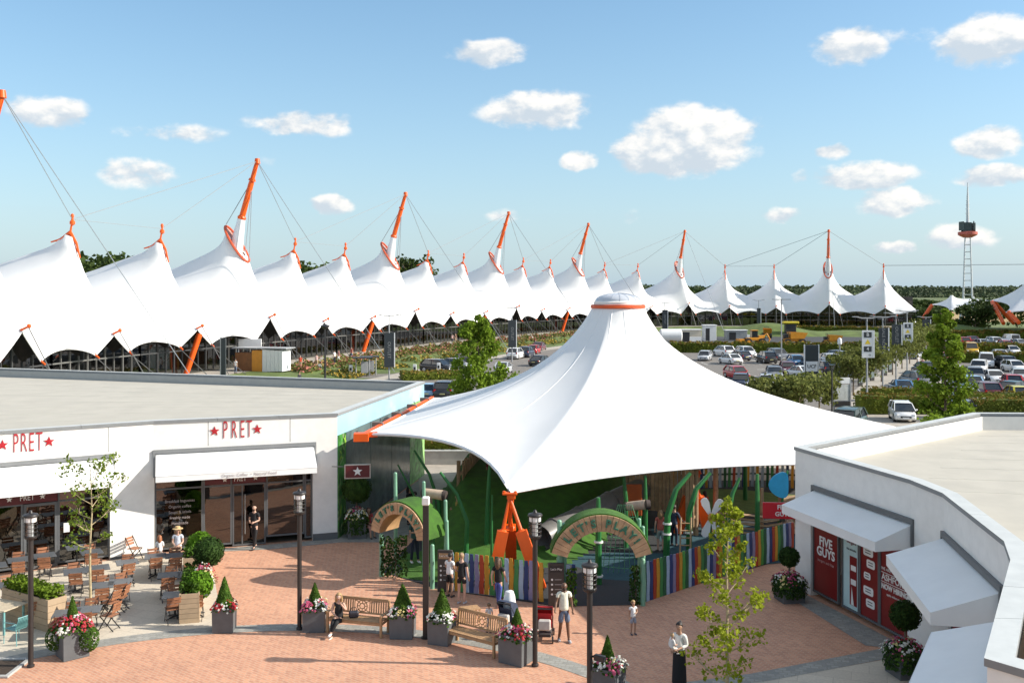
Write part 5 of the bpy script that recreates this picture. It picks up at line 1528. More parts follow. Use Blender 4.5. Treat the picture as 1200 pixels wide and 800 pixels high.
# ------------------------------------------------------------------ shutters and small street items
def pushchair(label, p, rz, col, cname):
    t = thing('pushchair', label, 'pushchair', p, rz)
    cm = M(cname, col, .75, .12, 8)
    b = MB()
    for sx_ in (-.22, .22):
        b.path([(sx_, -.38, .12), (sx_, .05, .55), (sx_, .42, 1.02)], .014, 6); b.path([(sx_, .36, .1), (sx_, .0, .5), (sx_, -.22, .62)], .014, 6)
    b.path([(-.22, .42, 1.02), (.22, .42, 1.02)], .02, 6); b.build('frame', BLACK, t)
    for (x, y) in ((-.24, -.38), (.24, -.38), (-.24, .36), (.24, .36)):
        b = MB(); b.path([(x - .02, y, .1), (x + .02, y, .1)], .1, 14); b.build('wheel', BLACK, t)
    b = MB(); b.add([(-.2, -.3, .42), (.2, -.3, .42), (.2, .1, .36), (-.2, .1, .36), (-.2, .32, .86), (.2, .32, .86), (-.2, -.3, .5), (.2, -.3, .5)], [(0, 1, 2, 3), (3, 2, 5, 4), (6, 7, 1, 0)])
    b.build('seat', cm, t, smooth=False)
    b = MB(); n = 6; vs = []
    for k in range(n + 1):
        a = PI * .52 * k / n - .15; y, z = .3 - .42 * math.sin(a), .62 + .44 * math.cos(a)
        vs += [(-.23, y, z), (.23, y, z)]
    vs += [(-.22, .28, .62), (.22, .28, .62)]; m = 2 * (n + 1)
    b.add(vs, [(2 * k, 2 * k + 1, 2 * k + 3, 2 * k + 2) for k in range(n)] + [(2 * k, 2 * k + 2, m) for k in range(n)] + [(2 * k + 1, m + 1, 2 * k + 3) for k in range(n)]); b.build('hood', cm, t, smooth=False)
    b = MB(); b.box((0, .40, .55), (.36, .16, .3), ch=.03); b.build('hanging_bag', M('pale_bag', (.55, .52, .48), .8, .1, 6), t)
    b = MB(); b.box((0, .05, .2), (.38, .5, .12), ch=.03); b.build('basket', M('dark_basket', (.06, .05, .05), .8, .2, 6), t)
    return t
pushchair('red pushchair with a pale bag beside the man in the cream shirt', G(639, 748), R_(175), (.45, .015, .02), 'pushchair_red')
pushchair('navy pushchair with a white cloth over its hood behind the second bench', G(598, 742), R_(150), (.035, .05, .09), 'pushchair_navy')
t = thing('hooded_cloth', 'white muslin cloth draped over the hood of the navy pushchair', 'cloth', G(597, 742) + Vector((.0, .1, .55)), 0)
b = MB(); b.lathe([(.02, .74), (.12, .70), (.17, .55), (.19, .35), (.24, .1), (.27, 0)], 12, caps=False); b.build('cloth', M('muslin', (.78, .78, .77), .8, .05, 6), t)
t = thing('bench_back', 'pale wooden folding seat standing behind the second bench', 'seat', G(551, 728), R_(-160)); 
for k in range(4):
    b = MB(); b.box((0, -.2 + .11 * k, .42), (.6, .1, .025), ch=.004); b.build('seat_slat', TEAK, t, smooth=False)
for (x, y) in ((-.26, -.2), (.26, -.2), (.26, .15), (-.26, .15)):
    b = MB(); b.box((x, y, .2), (.045, .045, .41)); b.build('leg', TEAK, t, smooth=False)
t = thing('handbag', 'dark shoulder bag lying on the bench beside the woman in black', 'bag', bA + Vector((-.12, -.02, .465)), R_(10)); b = MB(); b.box((0, 0, .1), (.3, .16, .2), ch=.04); b.build('bag_body', M('bag_dark', (.03, .03, .04), .5, .3, 20), t)
b = MB(); b.path([(-.1, 0, .19), (-.06, 0, .3), (.06, 0, .3), (.1, 0, .19)], .012, 5); b.build('handle', BLACK, t)
# ------------------------------------------------------------------ people
SK = [M('skin_light', (.55, .34, .25), .55, .06, 8), M('skin_tan', (.40, .23, .15), .55, .06, 8), M('skin_brown', (.15, .075, .045), .5, .06, 8)]
def cloth(name, col): return M('cloth_' + name, col, .85, .14, 14, .2, 90)
def skin_obj(name, nodes, edges, mat, parent, root=0, levels=1):
    """one continuous surface grown round a joint skeleton"""
    me = bpy.data.meshes.new(name); keys = list(nodes)
    idx = {k: i for i, k in enumerate(keys)}
    me.from_pydata([nodes[k][0] for k in keys], [(idx[a], idx[b]) for a, b in edges], [])
    me.materials.append(mat)
    o = link(name, me, parent)
    m = o.modifiers.new('skin', 'SKIN'); m.use_smooth_shade = True; m.branch_smoothing = .5
    sv = me.skin_vertices[0].data
    for k in keys:
        r = nodes[k][1]; sv[idx[k]].radius = r if hasattr(r, '__len__') else (r, r); sv[idx[k]].use_root = False
    sv[root].use_root = True
    if levels:
        s = o.modifiers.new('smooth', 'SUBSURF'); s.levels = levels; s.render_levels = levels
    return o

BASE = dict(pelvis=(0, 0, .95), belly=(0, 0, 1.10), chest=(0, 0, 1.27), collar=(0, .01, 1.41), neck=(0, 0, 1.475), jaw=(0, -.015, 1.545), head=(0, -.005, 1.625), crown=(0, .005, 1.70),
            shL=(.16, 0, 1.38), elL=(.21, .03, 1.12), wrL=(.23, -.04, .88), shR=(-.16, 0, 1.38), elR=(-.21, .03, 1.12), wrR=(-.23, -.04, .88),
            hipL=(.085, 0, .90), knL=(.10, -.02, .49), anL=(.10, .02, .075), hipR=(-.085, 0, .90), knR=(-.10, -.02, .49), anR=(-.10, .02, .075))
RAD = dict(pelvis=(.135, .105), belly=(.12, .095), chest=(.135, .105), collar=(.085, .075), neck=.05, jaw=.062, head=.092, crown=.062, sh=.057, el=.040, wr=.028, hip=.085, kn=.056, an=.040)
POSES = {
    'stand': {},
    'walk': dict(knL=(.09, -.16, .52), anL=(.09, -.24, .10), knR=(-.09, .02, .50), anR=(-.09, .26, .12), elL=(.21, .10, 1.13), wrL=(.21, .06, .88), elR=(-.21, -.06, 1.14), wrR=(-.20, -.22, .95)),
    'hold': dict(elL=(.20, .02, 1.13), wrL=(.10, -.22, 1.10), elR=(-.20, .02, 1.13), wrR=(-.10, -.22, 1.12)),
    'phone': dict(elL=(.19, -.02, 1.13), wrL=(.07, -.22, 1.18), elR=(-.19, -.02, 1.13), wrR=(-.05, -.23, 1.17), jaw=(0, -.05, 1.54), head=(0, -.05, 1.62), crown=(0, -.055, 1.695)),
    'push': dict(elL=(.21, -.02, 1.14), wrL=(.23, -.10, .92), elR=(-.24, -.06, 1.14), wrR=(-.30, -.30, 1.0)),
    'sit': dict(pelvis=(0, 0, .54), belly=(0, .02, .68), chest=(0, .03, .86), collar=(0, .02, 1.0), neck=(0, .0, 1.065), jaw=(0, -.025, 1.135), head=(0, -.015, 1.215), crown=(0, -.005, 1.29),
                shL=(.16, .02, .97), elL=(.2, -.02, .72), wrL=(.10, -.24, .66), shR=(-.16, .02, .97), elR=(-.2, -.02, .72), wrR=(-.08, -.26, .66),
                hipL=(.09, -.04, .52), knL=(.11, -.43, .50), anL=(.11, -.42, .075), hipR=(-.09, -.04, .52), knR=(-.10, -.43, .50), anR=(-.10, -.50, .075)),
}
def hand_nodes(nd, ed, s, el, wr, curl=.5):
    """palm, four fingers of different lengths with two bends each, and a thumb from the side of the palm"""
    w = Vector(wr); d = (w - Vector(el)).normalized()
    sd = d.cross(Vector((0, 1, 0)));  sd = sd.normalized() if sd.length > .1 else Vector((1, 0, 0))
    inn = d.cross(sd).normalized()
    if inn.dot(Vector((-1 if s == 'L' else 1, 0, 0))) < 0: inn = -inn
    p = w + d * .055; nd['pa' + s] = (tuple(p), (.026, .024)); ed.append(('wr' + s, 'pa' + s))
    for k, (u, L) in enumerate(((-.027, .062), (-.009, .072), (.009, .067), (.026, .052))):
        a = p + sd * u + d * .032; b_ = a + (d * .8 + inn * curl * .6).normalized() * L * .5; c_ = b_ + (d * .4 + inn * curl * 1.4).normalized() * L * .5
        for n_, q, r in (('a', a, .0095), ('b', b_, .0085), ('c', c_, .0072)): nd['f%d%s%s' % (k, n_, s)] = (tuple(q), r)
        ed += [('pa' + s, 'f%da%s' % (k, s)), ('f%da%s' % (k, s), 'f%db%s' % (k, s)), ('f%db%s' % (k, s), 'f%dc%s' % (k, s))]
    a = p - d * .02 - sd * .03 + inn * .012; b_ = a + (d * .6 - sd * .6 + inn * .5).normalized() * .035
    nd['ta' + s] = (tuple(a), .011); nd['tb' + s] = (tuple(b_), .009); ed += [('pa' + s, 'ta' + s), ('ta' + s, 'tb' + s)]

def person(label, p, rz, h=1.72, pose='stand', skin=0, top=('white', (.7, .7, .7), .5), legs=('navy', (.03, .04, .08), 1.0), shoes=(.05, .05, .05), hair=('short', (.03, .02, .015)), over=None, near=True, group=None, skirt=0.0, bulk=1.0, cat='person', child=False):
    J = dict(BASE); J.update(POSES[pose]); 
    if over: J.update(over)
    t = thing('person', label, cat, p, rz, group); s = h / 1.75; t.scale = (s, s, s)
    hs = 1.22 if child else 1.0
    def rad(k):
        r = RAD.get(k) if k in RAD else RAD[k[:-1]]
        m = hs if k in ('jaw', 'head', 'crown') else bulk
        return tuple(x * m for x in r) if hasattr(r, '__len__') else r * m
    nd = {k: (J[k], rad(k)) for k in J}
    ed = [('pelvis', 'belly'), ('belly', 'chest'), ('chest', 'collar'), ('collar', 'neck'), ('neck', 'jaw'), ('jaw', 'head'), ('head', 'crown'),
          ('collar', 'shL'), ('shL', 'elL'), ('elL', 'wrL'), ('collar', 'shR'), ('shR', 'elR'), ('elR', 'wrR'), ('pelvis', 'hipL'), ('hipL', 'knL'), ('knL', 'anL'), ('pelvis', 'hipR'), ('hipR', 'knR'), ('knR', 'anR')]
    for sd in 'LR':
        a = Vector(J['an' + sd]); nd['toe' + sd] = ((a.x * 1.15, a.y - .13, max(.03, a.z - .045)), .034); ed.append(('an' + sd, 'toe' + sd))
        if near: hand_nodes(nd, ed, sd, J['el' + sd], J['wr' + sd], 1.0 if pose in ('hold', 'phone', 'push') else .5)
        else:
            w = Vector(J['wr' + sd]); d = (w - Vector(J['el' + sd])).normalized(); nd['pa' + sd] = (tuple(w + d * .08), .03); ed.append(('wr' + sd, 'pa' + sd))
    if near:
        hd = Vector(J['head']); nd['nose'] = ((hd.x, hd.y - .105, hd.z - .03), .016); ed.append(('head', 'nose'))
        for q, sx_ in (('earL', 1), ('earR', -1)): nd[q] = ((hd.x + sx_ * .092, hd.y + .01, hd.z - .02), .016); ed.append(('head', q))
    skin_obj('body', nd, ed, SK[skin], t, 0, 1)
    hd = Vector(J['head'])
    if near:
        for sx_ in (-.034, .034):
            b = MB(); b.ell((hd.x + sx_, hd.y - .087, hd.z + .005), (.013, .008, .008), 8, 5); b.build('eye', M('eye_dark', (.02, .015, .012), .3, .1, 5), t)
        b = MB(); b.ell((hd.x, hd.y - .083, hd.z - .07), (.024, .008, .006), 8, 5); b.build('mouth', M('lip', (.32, .12, .10), .5, .1, 5), t)
    # clothes
    if top:
        nm, col, sl = top; g = 1.0 * bulk; L = {}; E = []
        L['hem'] = (tuple(Vector(J['pelvis']) + Vector((0, 0, -.07 if pose != 'sit' else -.01))), (.165 * g, .135 * g)); E.append(('hem', 'pelvis')); L['pelvis'] = (J['pelvis'], (.162 * g, .132 * g)); L['belly'] = (J['belly'], (.155 * g, .125 * g)); L['chest'] = (J['chest'], (.152 * g, .124 * g)); L['collar'] = (tuple(Vector(J['collar']) - Vector((0, 0, .005))), (.09 * g, .082 * g)); E += [('pelvis', 'belly'), ('belly', 'chest'), ('chest', 'collar')]
        for sd in 'LR':
            a, e, w = Vector(J['sh' + sd]), Vector(J['el' + sd]), Vector(J['wr' + sd])
            L['sh' + sd] = (tuple(a), .068 * g); E.append(('collar', 'sh' + sd))
            if sl > 0: L['s1' + sd] = (tuple(a.lerp(e, min(1, sl))), .058 * g); E.append(('sh' + sd, 's1' + sd))
            if sl > 1: L['s2' + sd] = (tuple(e.lerp(w, sl - 1)), .043 * g); E.append(('s1' + sd, 's2' + sd))
        skin_obj('shirt', L, E, cloth(nm, col), t, 0, 1)
    if legs:
        nm, col, ln = legs; L = {}; E = []
        pv = Vector(J['pelvis']); L['waist'] = (tuple(pv + Vector((0, 0, .05))), (.142 * bulk, .118 * bulk)); L['pelvis'] = (tuple(pv - Vector((0, 0, .02))), (.148 * bulk, .125 * bulk)); E.append(('waist', 'pelvis'))
        for sd in 'LR':
            a, k, e = Vector(J['hip' + sd]), Vector(J['kn' + sd]), Vector(J['an' + sd])
            L['h' + sd] = (tuple(a - Vector((0, 0, .02))), .098 * bulk); E.append(('pelvis', 'h' + sd))
            f = min(1, ln * 2); L['k' + sd] = (tuple(a.lerp(k, f)), (.068 if ln >= .5 else .09) * bulk); E.append(('h' + sd, 'k' + sd))
            if ln > .5: L['a' + sd] = (tuple(k.lerp(e, (ln - .5) * 2 * .95)), .052 * bulk); E.append(('k' + sd, 'a' + sd))
        skin_obj('trousers' if ln > .5 else 'shorts', L, E, cloth(nm, col), t, 0, 1)
    if skirt:
        b = MB(); b.lathe([(.15, 1.02), (.17, .9), (.20, skirt)], 16, caps=False); b.build('skirt', cloth(legs[0], legs[1]) if legs else cloth('skirt', (.02, .02, .03)), t)
    sm = M('shoe_%d' % int(shoes[0] * 100), shoes, .6, .1, 8)
    for sd in 'LR':
        a = Vector(J['an' + sd]); b = MB(); z = a.z - .03
        b.path([(a.x, a.y + .05, z + .005), (a.x * 1.05, a.y - .04, z), (a.x * 1.12, a.y - .13, z - .008), (a.x * 1.15, a.y - .185, z - .012)], [.038, .046, .046, .03], 10, flat=.85); b.build('shoe', sm, t)
    st, hc = hair
    if st != 'bald':
        hm = M('hair_%d_%d' % (int(hc[0] * 100), int(hc[2] * 100)), hc, .55, .3, 30, .4, 60)
        r = .104 * hs; b = MB(); n = 12; vs = []
        for j in range(6):
            th = PI * .62 * j / 5
            for i in range(n):
                ph = 2 * PI * i / n
                front = max(0, -math.sin(ph)); zc = math.cos(th)
                if front > .3 and zc < .45: zc = .45
                rr_ = r * max(.05, math.sin(th)) if zc == math.cos(th) else r * .86
                vs.append((hd.x + rr_ * .93 * math.cos(ph), hd.y + .012 + rr_ * 1.03 * math.sin(ph), hd.z + .012 + r * zc * 1.05))
        fs = [(j * n + i, j * n + (i + 1) % n, (j + 1) * n + (i + 1) % n, (j + 1) * n + i) for j in range(5) for i in range(n)]
        b.add(vs, fs)
        if st == 'long':
            b.path([(hd.x, hd.y + .06, hd.z + .06), (hd.x, hd.y + .085, hd.z - .08), (hd.x, hd.y + .085, hd.z - .2), (hd.x, hd.y + .08, hd.z - .28)], [.07, .10, .085, .03], 10)
            for q in (-1, 1): b.path([(hd.x + q * .075, hd.y + .01, hd.z + .04), (hd.x + q * .095, hd.y + .02, hd.z - .1), (hd.x + q * .085, hd.y + .03, hd.z - .24)], [.03, .04, .018], 8)
        if st == 'bun': b.ell((hd.x, hd.y + .1, hd.z + .07), .05, 10, 7)
        if st == 'cap': pass
        b.build('hair', hm, t)
    if st == 'bald' and near:
        b = MB(); b.ell((hd.x, hd.y - .05, hd.z - .095), (.055, .05, .05), 10, 7); b.build('beard', M('beard', (.05, .03, .02), .8, .3, 30), t)
    return t

BLK = ('black', (.012, .012, .014)); 
def c3(n, c, x): return (n, c, x)
person('bald man in black walking out of the cafe door', G(298, 643), R_(-8), 1.80, 'hold', 0, ('black', (.012, .012, .014), .6), ('black', (.012, .012, .014), 1.0), hair=('bald', (0, 0, 0)), over=dict(knR=(-.05, .06, .50), anR=(-.02, .22, .10), knL=(.07, -.10, .50), anL=(.03, -.12, .08)))
person('woman in a black sleeveless top sitting at the left end of the bench', bA + Vector((-.58, -.02, -.06)), R_(-6), 1.68, 'sit', 0, ('black', (.012, .012, .014), 0), ('black', (.012, .012, .014), 1.0), shoes=(.75, .72, .68), hair=('long', (.42, .27, .12)),
       over=dict(elL=(.25, -.06, .80), wrL=(.12, -.16, 1.02), elR=(-.21, -.04, .74), wrR=(-.02, -.26, .68), knL=(.05, -.43, .52), anL=(-.10, -.52, .22), knR=(-.08, -.43, .50), anR=(-.10, -.48, .075), head=(.01, -.03, 1.215)))
person('boy in a white T-shirt and black shorts standing by the rainbow fence', G(527, 699), R_(150), 1.50, 'phone', 1, ('white', (.75, .75, .75), .55), ('black', (.012, .012, .014), .45), hair=('short', (.02, .015, .012)), over=dict(wrR=(.08, -.24, 1.1)))
person('woman in a black T-shirt and black shorts beside the boy', G(541, 707), R_(165), 1.70, 'stand', 0, ('black', (.012, .012, .014), .5), ('black', (.012, .012, .014), .28), shoes=(.5, .5, .52), hair=('bun', (.30, .20, .11)), over=dict(elL=(.21, -.02, 1.12), wrL=(.16, -.2, 1.0)))
person('woman in a black top and bright blue leggings walking behind the second bench', G(584, 712), R_(160), 1.66, 'walk', 0, ('black', (.012, .012, .014), .5), ('royal', (.06, .09, .32), 1.0), shoes=(.45, .25, .2), hair=('long', (.10, .06, .035)), over=dict(knL=(.07, -.12, .52), anL=(.04, -.10, .12), knR=(-.06, .0, .5), anR=(-.02, .04, .08)))
person('bearded man in a cream T-shirt and blue shorts holding the red pushchair', G(661, 751), R_(6), 1.80, 'push', 2, ('cream', (.74, .73, .60), .55), ('denim', (.13, .17, .25), .46), shoes=(.4, .4, .42), hair=('bald', (0, 0, 0)), over=dict(head=(0, -.03, 1.615), jaw=(0, -.045, 1.535), anL=(.13, -.06, .075), anR=(-.13, .10, .075)))
person('small child in a white top and grey shorts standing by the gate', G(742, 743), R_(15), 1.03, 'stand', 1, ('white', (.75, .75, .75), .5), ('palegrey', (.32, .36, .44), .42), shoes=(.06, .06, .08), hair=('short', (.38, .25, .11)), over=dict(wrL=(.08, -.2, 1.15), elL=(.2, -.04, 1.14)), child=True)
mw = person('woman in a white top and long black skirt carrying a baby', G(796, 804), R_(-25), 1.70, 'hold', 1, ('offwhite', (.70, .70, .67), 1.6), ('black', (.012, .012, .014), 1.0), hair=('bun', (.02, .015, .012)), skirt=.12, over=dict(elR=(-.24, -.04, 1.13), wrR=(-.16, -.24, 1.06), wrL=(.02, -.26, 1.08)))
person('baby in a pale romper held in the arms of the woman in the white top', G(796, 804) + Vector((-.22, -.22, .86)), R_(120), .80, 'sit', 0, ('babywhite', (.72, .70, .68), 1.0), ('babywhite', (.72, .70, .68), .8), shoes=(.7, .7, .7), hair=('short', (.42, .27, .14)), over=dict(knL=(.12, -.25, .45), anL=(.13, -.28, .2), knR=(-.12, -.25, .45), anR=(-.13, -.28, .2)), child=True)
person('woman in a pale T-shirt seated at the table below the cafe window', G(200, 660) + Vector((.1, .5, .0)), R_(10), 1.68, 'sit', 0, ('paleblue', (.55, .60, .68), .5), ('sand', (.42, .30, .2), 1.0), hair=('long', (.32, .2, .1)))
person('child in white with auburn hair seated beside the woman below the cafe window', G(192, 661) + Vector((-.25, .25, .08)), R_(200), 1.25, 'sit', 0, ('white', (.75, .75, .75), .9), ('white', (.75, .75, .75), .5), hair=('long', (.32, .12, .05)), child=True)
t = thing('wide_brim_hat', 'straw hat on the woman seated below the cafe window', 'hat', G(200, 660) + Vector((.1, .49, 1.21)), R_(10)); b = MB(); b.lathe([(.2, 0), (.19, .012), (.1, .02), (.09, .09), (.0, .11)], 18); b.build('hat_body', M('straw', (.55, .40, .2), .8, .15, 20), t)
# people inside the playground and by its walls
person('man in a dark green shirt standing under the smaller arch', G(484, 664) + Vector((0, .6, 0)), R_(25), 1.80, 'phone', 1, ('bottle', (.035, .085, .075), .7), ('navy', (.02, .025, .045), 1.0), shoes=(.75, .75, .75), hair=('short', (.05, .03, .02)), over=dict(anL=(.13, -.04, .075), anR=(-.12, .03, .075)))
person('woman in a red top sitting by the cafe mural wall', G(432, 628), R_(30), 1.62, 'sit', 1, ('redtop', (.38, .05, .05), .5), ('skinpink', (.45, .22, .17), .8), hair=('long', (.05, .03, .02)))
person('woman in a coral top with her back turned behind the main arch', D(774, 612, 39.0) * Vector((1, 1, 0)), R_(170), 1.66, 'stand', 0, ('coral', (.50, .13, .10), .5), ('sage', (.28, .33, .30), .5), hair=('long', (.25, .15, .07)))
person('person in a dark coat pushing through the playground beside the plank tower', D(790, 612, 39.8) * Vector((1, 1, 0)), R_(150), 1.7, 'push', 1, ('navycoat', (.03, .045, .08), 1.6), ('navy', (.02, .025, .045), 1.0), hair=('short', (.03, .02, .015)))
person('girl in an orange-red top standing at the rear orange support', D(826, 588, 44.2) * Vector((1, 1, 0)), R_(185), 1.35, 'stand', 1, ('vermilion', (.60, .07, .03), .5), ('black', (.012, .012, .014), .8), hair=('long', (.04, .025, .02)), child=True)
person('child in grey leggings climbing beside the rear orange support', D(815, 590, 43.6) * Vector((1, 1, 0)), R_(100), 1.3, 'walk', 0, ('greytop', (.20, .20, .21), .8), ('greyleg', (.22, .21, .2), 1.0), hair=('short', (.06, .04, .03)), child=True)
person('person with bare arms sitting beside the blue play panel', D(917, 585, 39.8) * Vector((1, 1, 0)) + Vector((0, 0, .5)), R_(70), 1.7, 'sit', 0, ('olive', (.08, .08, .06), .4), ('tan', (.36, .24, .16), .8), hair=('short', (.06, .04, .03)))
person('dark-haired person in black standing by the mural wall', D(480, 575, 43.5) * Vector((1, 1, 0)), R_(60), 1.72, 'stand', 1, ('black', (.012, .012, .014), 1.8), ('black', (.012, .012, .014), 1.0), hair=('long', (.015, .012, .01)))
person('woman in a dark dress with a white collar by the mural wall', D(487, 577, 42.8) * Vector((1, 1, 0)), R_(-60), 1.62, 'phone', 1, ('charcoal', (.05, .05, .055), 1.0), ('charcoal', (.05, .05, .055), 1.0), hair=('short', (.02, .015, .012)))
person('man in a mustard top at the left of the turf mound', D(536, 580, 41.2) * Vector((1, 1, 0)) + Vector((0, 0, .1)), R_(-100), 1.75, 'hold', 1, ('mustard', (.33, .25, .06), .6), ('black', (.012, .012, .014), 1.0), hair=('short', (.015, .012, .01)))
person('child in a crimson top near the top of the turf mound', D(573, 566, 45.0) * Vector((1, 1, 0)) + Vector((0, 0, 1.55)), R_(40), 1.1, 'stand', 1, ('crimson', (.30, .02, .05), .8), ('black', (.012, .012, .014), .8), hair=('short', (.02, .015, .012)), child=True)
person('toddler with brown hair just showing above the second bench', G(573, 741), R_(200), .9, 'stand', 0, ('white', (.75, .75, .75), .6), ('palegrey', (.32, .36, .44), .8), hair=('short', (.16, .09, .04)), child=True)
# ------------------------------------------------------------------ the long tented mall
# (column of the peak, distance, kind): M tent with a mast, A / B tents with a three-armed finial between them (B carries an inclined leg)
ROW = [(-200, 69, 'B'), (-32, 83, 'M'), (70, 97, 'A'), (183, 111, 'B'), (283, 126, 'M'), (340, 140, 'A'), (400, 154, 'B'), (460, 168, 'M'), (497, 182, 'A'), (540, 195, 'B'),
       (585, 209, 'M'), (609, 221, 'A'), (641, 232, 'B'), (680, 243, 'M'), (702, 254, 'A'), (741, 265, 'B'), (795, 274, 'M'), (848, 275, 'A'), (905, 273, 'B'), (970, 270, 'M'), (1037, 266, 'A'), (1100, 262, 'E')]
PK = [Vector(((x - 600) * d / F, d, 0)) for x, d, k in ROW]
for _ in range(2):
    PK = [PK[0]] + [(PK[i - 1] + PK[i] * 4 + PK[i + 1]) / 6 for i in range(1, len(PK) - 1)] + [PK[-1]]
def curve(u):
    i = int(math.floor(u)); i = max(0, min(len(PK) - 2, i)); t = u - i
    p0 = PK[max(0, i - 1)]; p1 = PK[i]; p2 = PK[i + 1]; p3 = PK[min(len(PK) - 1, i + 2)]
    p = 0.5 * ((2 * p1) + (p2 - p0) * t + (2 * p0 - 5 * p1 + 4 * p2 - p3) * t * t + (3 * p1 - p0 - 3 * p2 + p3) * t ** 3)
    d = 0.5 * ((p2 - p0) + (2 * p0 - 5 * p1 + 4 * p2 - p3) * 2 * t + (3 * p1 - p0 - 3 * p2 + p3) * 3 * t * t)
    d.normalize(); return p, Vector((d.y, -d.x, 0))
def RW(u, v, z):
    p, n = curve(u); q = p + n * v; q.z = z; return q

def hem(a, apex=6.2):
    """front edge of a tent: (outward distance, height) from its middle a=0 to the seam a=1"""
    a = abs(a)
    if a < .40:
        f = a / .40; return 4.9 - .2 * f, apex - (apex - 4.25) * f ** .95
    f = (a - .40) / .60; return 4.7 - .4 * math.sin(PI / 2 * f), 4.25 + .85 * math.sin(PI / 2 * f) ** .7
def seam_z(v):
    if v > -5: f = min(1, (4.3 - v) / 9.3); return 5.1 + (8.3 - 5.1) * (1 - (1 - f) ** 1.7)
    f = min(1, (-5 - v) / 19); return 8.3 - 1.4 * f ** 1.3

UA = np.array([-1, -.93, -.84, -.74, -.64, -.54, -.45, -.37, -.30, -.23, -.17, -.115, -.07, -.03, 0, .03, .07, .115, .17, .23, .30, .37, .45, .54, .64, .74, .84, .93, 1.0])
VB = np.array([-24, -20, -16, -13, -10.5, -8.5, -7, -5.7, -4.6, -3.7, -2.9, -2.2, -1.6, -1.1, -.7, -.35, 0])
VF = np.array([.08, .17, .27, .38, .5, .62, .74, .87, 1.0])
APEX = {'M': 7.0, 'A': 6.1, 'B': 6.1, 'A_end': 6.1, 'E': 6.1}
def solve_tent(kind):
    nu = len(UA); nv = len(VB) + len(VF)
    V = np.zeros((nu, nv)); Z = np.full((nu, nv), 7.0); fix = np.zeros((nu, nv), bool)
    for i, a in enumerate(UA):
        vf, zf = hem(a, APEX[kind])
        V[i, :len(VB)] = VB; V[i, len(VB):] = VF * vf
        Z[i, -1] = zf; fix[i, -1] = True
        Z[i, 0] = 7.2 + 1.6 * (1 - abs(a)); fix[i, 0] = True
    for i in (0, nu - 1):
        for j in range(nv): Z[i, j] = seam_z(V[i, j]) if not (kind == 'A_end' and i == nu - 1) else 5.2; fix[i, j] = True
    U = np.repeat((UA * 7.35)[:, None], nv, 1)
    zp = {'M': 16.4, 'A': 15.8, 'B': 15.8, 'A_end': 15.8}[kind]
    hole = np.zeros((nu, nv), bool)
    if kind == 'M':                       # ring tilted outward
        q = (U / 1.15) ** 2 + ((V - .1) / 1.55) ** 2; hole = q < .8
        ringz = zp - 1.45 * (V - .1)
        Z[hole] = ringz[hole]; fix |= q < 1.05; Z[q < 1.05] = ringz[q < 1.05]
    else:
        q = (U / .5) ** 2 + (V / .7) ** 2; Z[q < 1] = zp - .5 * V[q < 1]; fix |= q < 1
    ic = nu // 2                           # ridge cable running back from the peak
    for j in range(len(VB)):
        v = VB[j]
        if not fix[ic, j] or j == 0:
            f = -v / 24; top = zp + (1.4 if kind == 'M' else .3); Z[ic, j] = 8.8 + (top - 8.8) * (1 - f) ** 1.45; fix[ic, j] = True
    # non-uniform Laplace relaxation
    du = np.diff(U[:, 0]); 
    wl = np.zeros(nu); wr = np.zeros(nu); KU = .46
    wl[1:-1] = KU * 2 / (du[:-1] * (du[:-1] + du[1:])); wr[1:-1] = KU * 2 / (du[1:] * (du[:-1] + du[1:]))
    dv = np.diff(V, axis=1); wd = np.zeros_like(V); wu = np.zeros_like(V)
    wd[:, 1:-1] = 2 / (dv[:, :-1] * (dv[:, :-1] + dv[:, 1:])); wu[:, 1:-1] = 2 / (dv[:, 1:] * (dv[:, :-1] + dv[:, 1:]))
    for it in range(1500):
        num = np.zeros_like(Z); den = np.ones_like(Z)
        I = slice(1, -1)
        num[I, I] = wl[I, None] * Z[:-2, I] + wr[I, None] * Z[2:, I] + wd[I, I] * Z[I, :-2] + wu[I, I] * Z[I, 2:]
        den[I, I] = wl[I, None] + wr[I, None] + wd[I, I] + wu[I, I]
        Zn = np.where(fix, Z, num / den)
        Zn[0] = Z[0]; Zn[-1] = Z[-1]; Zn[:, 0] = Z[:, 0]; Zn[:, -1] = Z[:, -1]
        Z = Zn
    # let the ridge settle into the surface
    fr = fix.copy(); fr[ic, 1:len(VB) - 4] = False
    for it in range(11):
        Zs = Z.copy(); Zs[1:-1, 1:-1] = (Z[:-2, 1:-1] + Z[2:, 1:-1] + Z[1:-1, :-2] + Z[1:-1, 2:]) / 4
        Z = np.where(fr, Z, .5 * Z + .5 * Zs); 
    f = np.clip((Z - 4.2) / 11.8, 1e-4, 1); w = np.clip((V[:, -1:] - V) / 2.2, 0, 1)      # biaxial pull: straighter, fuller cones
    Z = np.where(Z < 16, Z + w * (4.2 + 11.8 * f ** .80 - Z), Z)
    return V, Z, hole
TENTS = {k: solve_tent(k) for k in ('M', 'A', 'B', 'A_end')}
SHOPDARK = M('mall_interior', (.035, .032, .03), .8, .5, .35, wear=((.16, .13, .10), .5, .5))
MGLASS = glass('mall_glass', (.30, .33, .33), .10)
MFRAME = M('mall_frame', (.05, .052, .055), .5, .15, 3)
MULLW = M('mall_frame_pale', (.13, .13, .125), .5, .15, 3)
FABIN = M('ring_inside', (.45, .22, .18), .7, .1, 2)

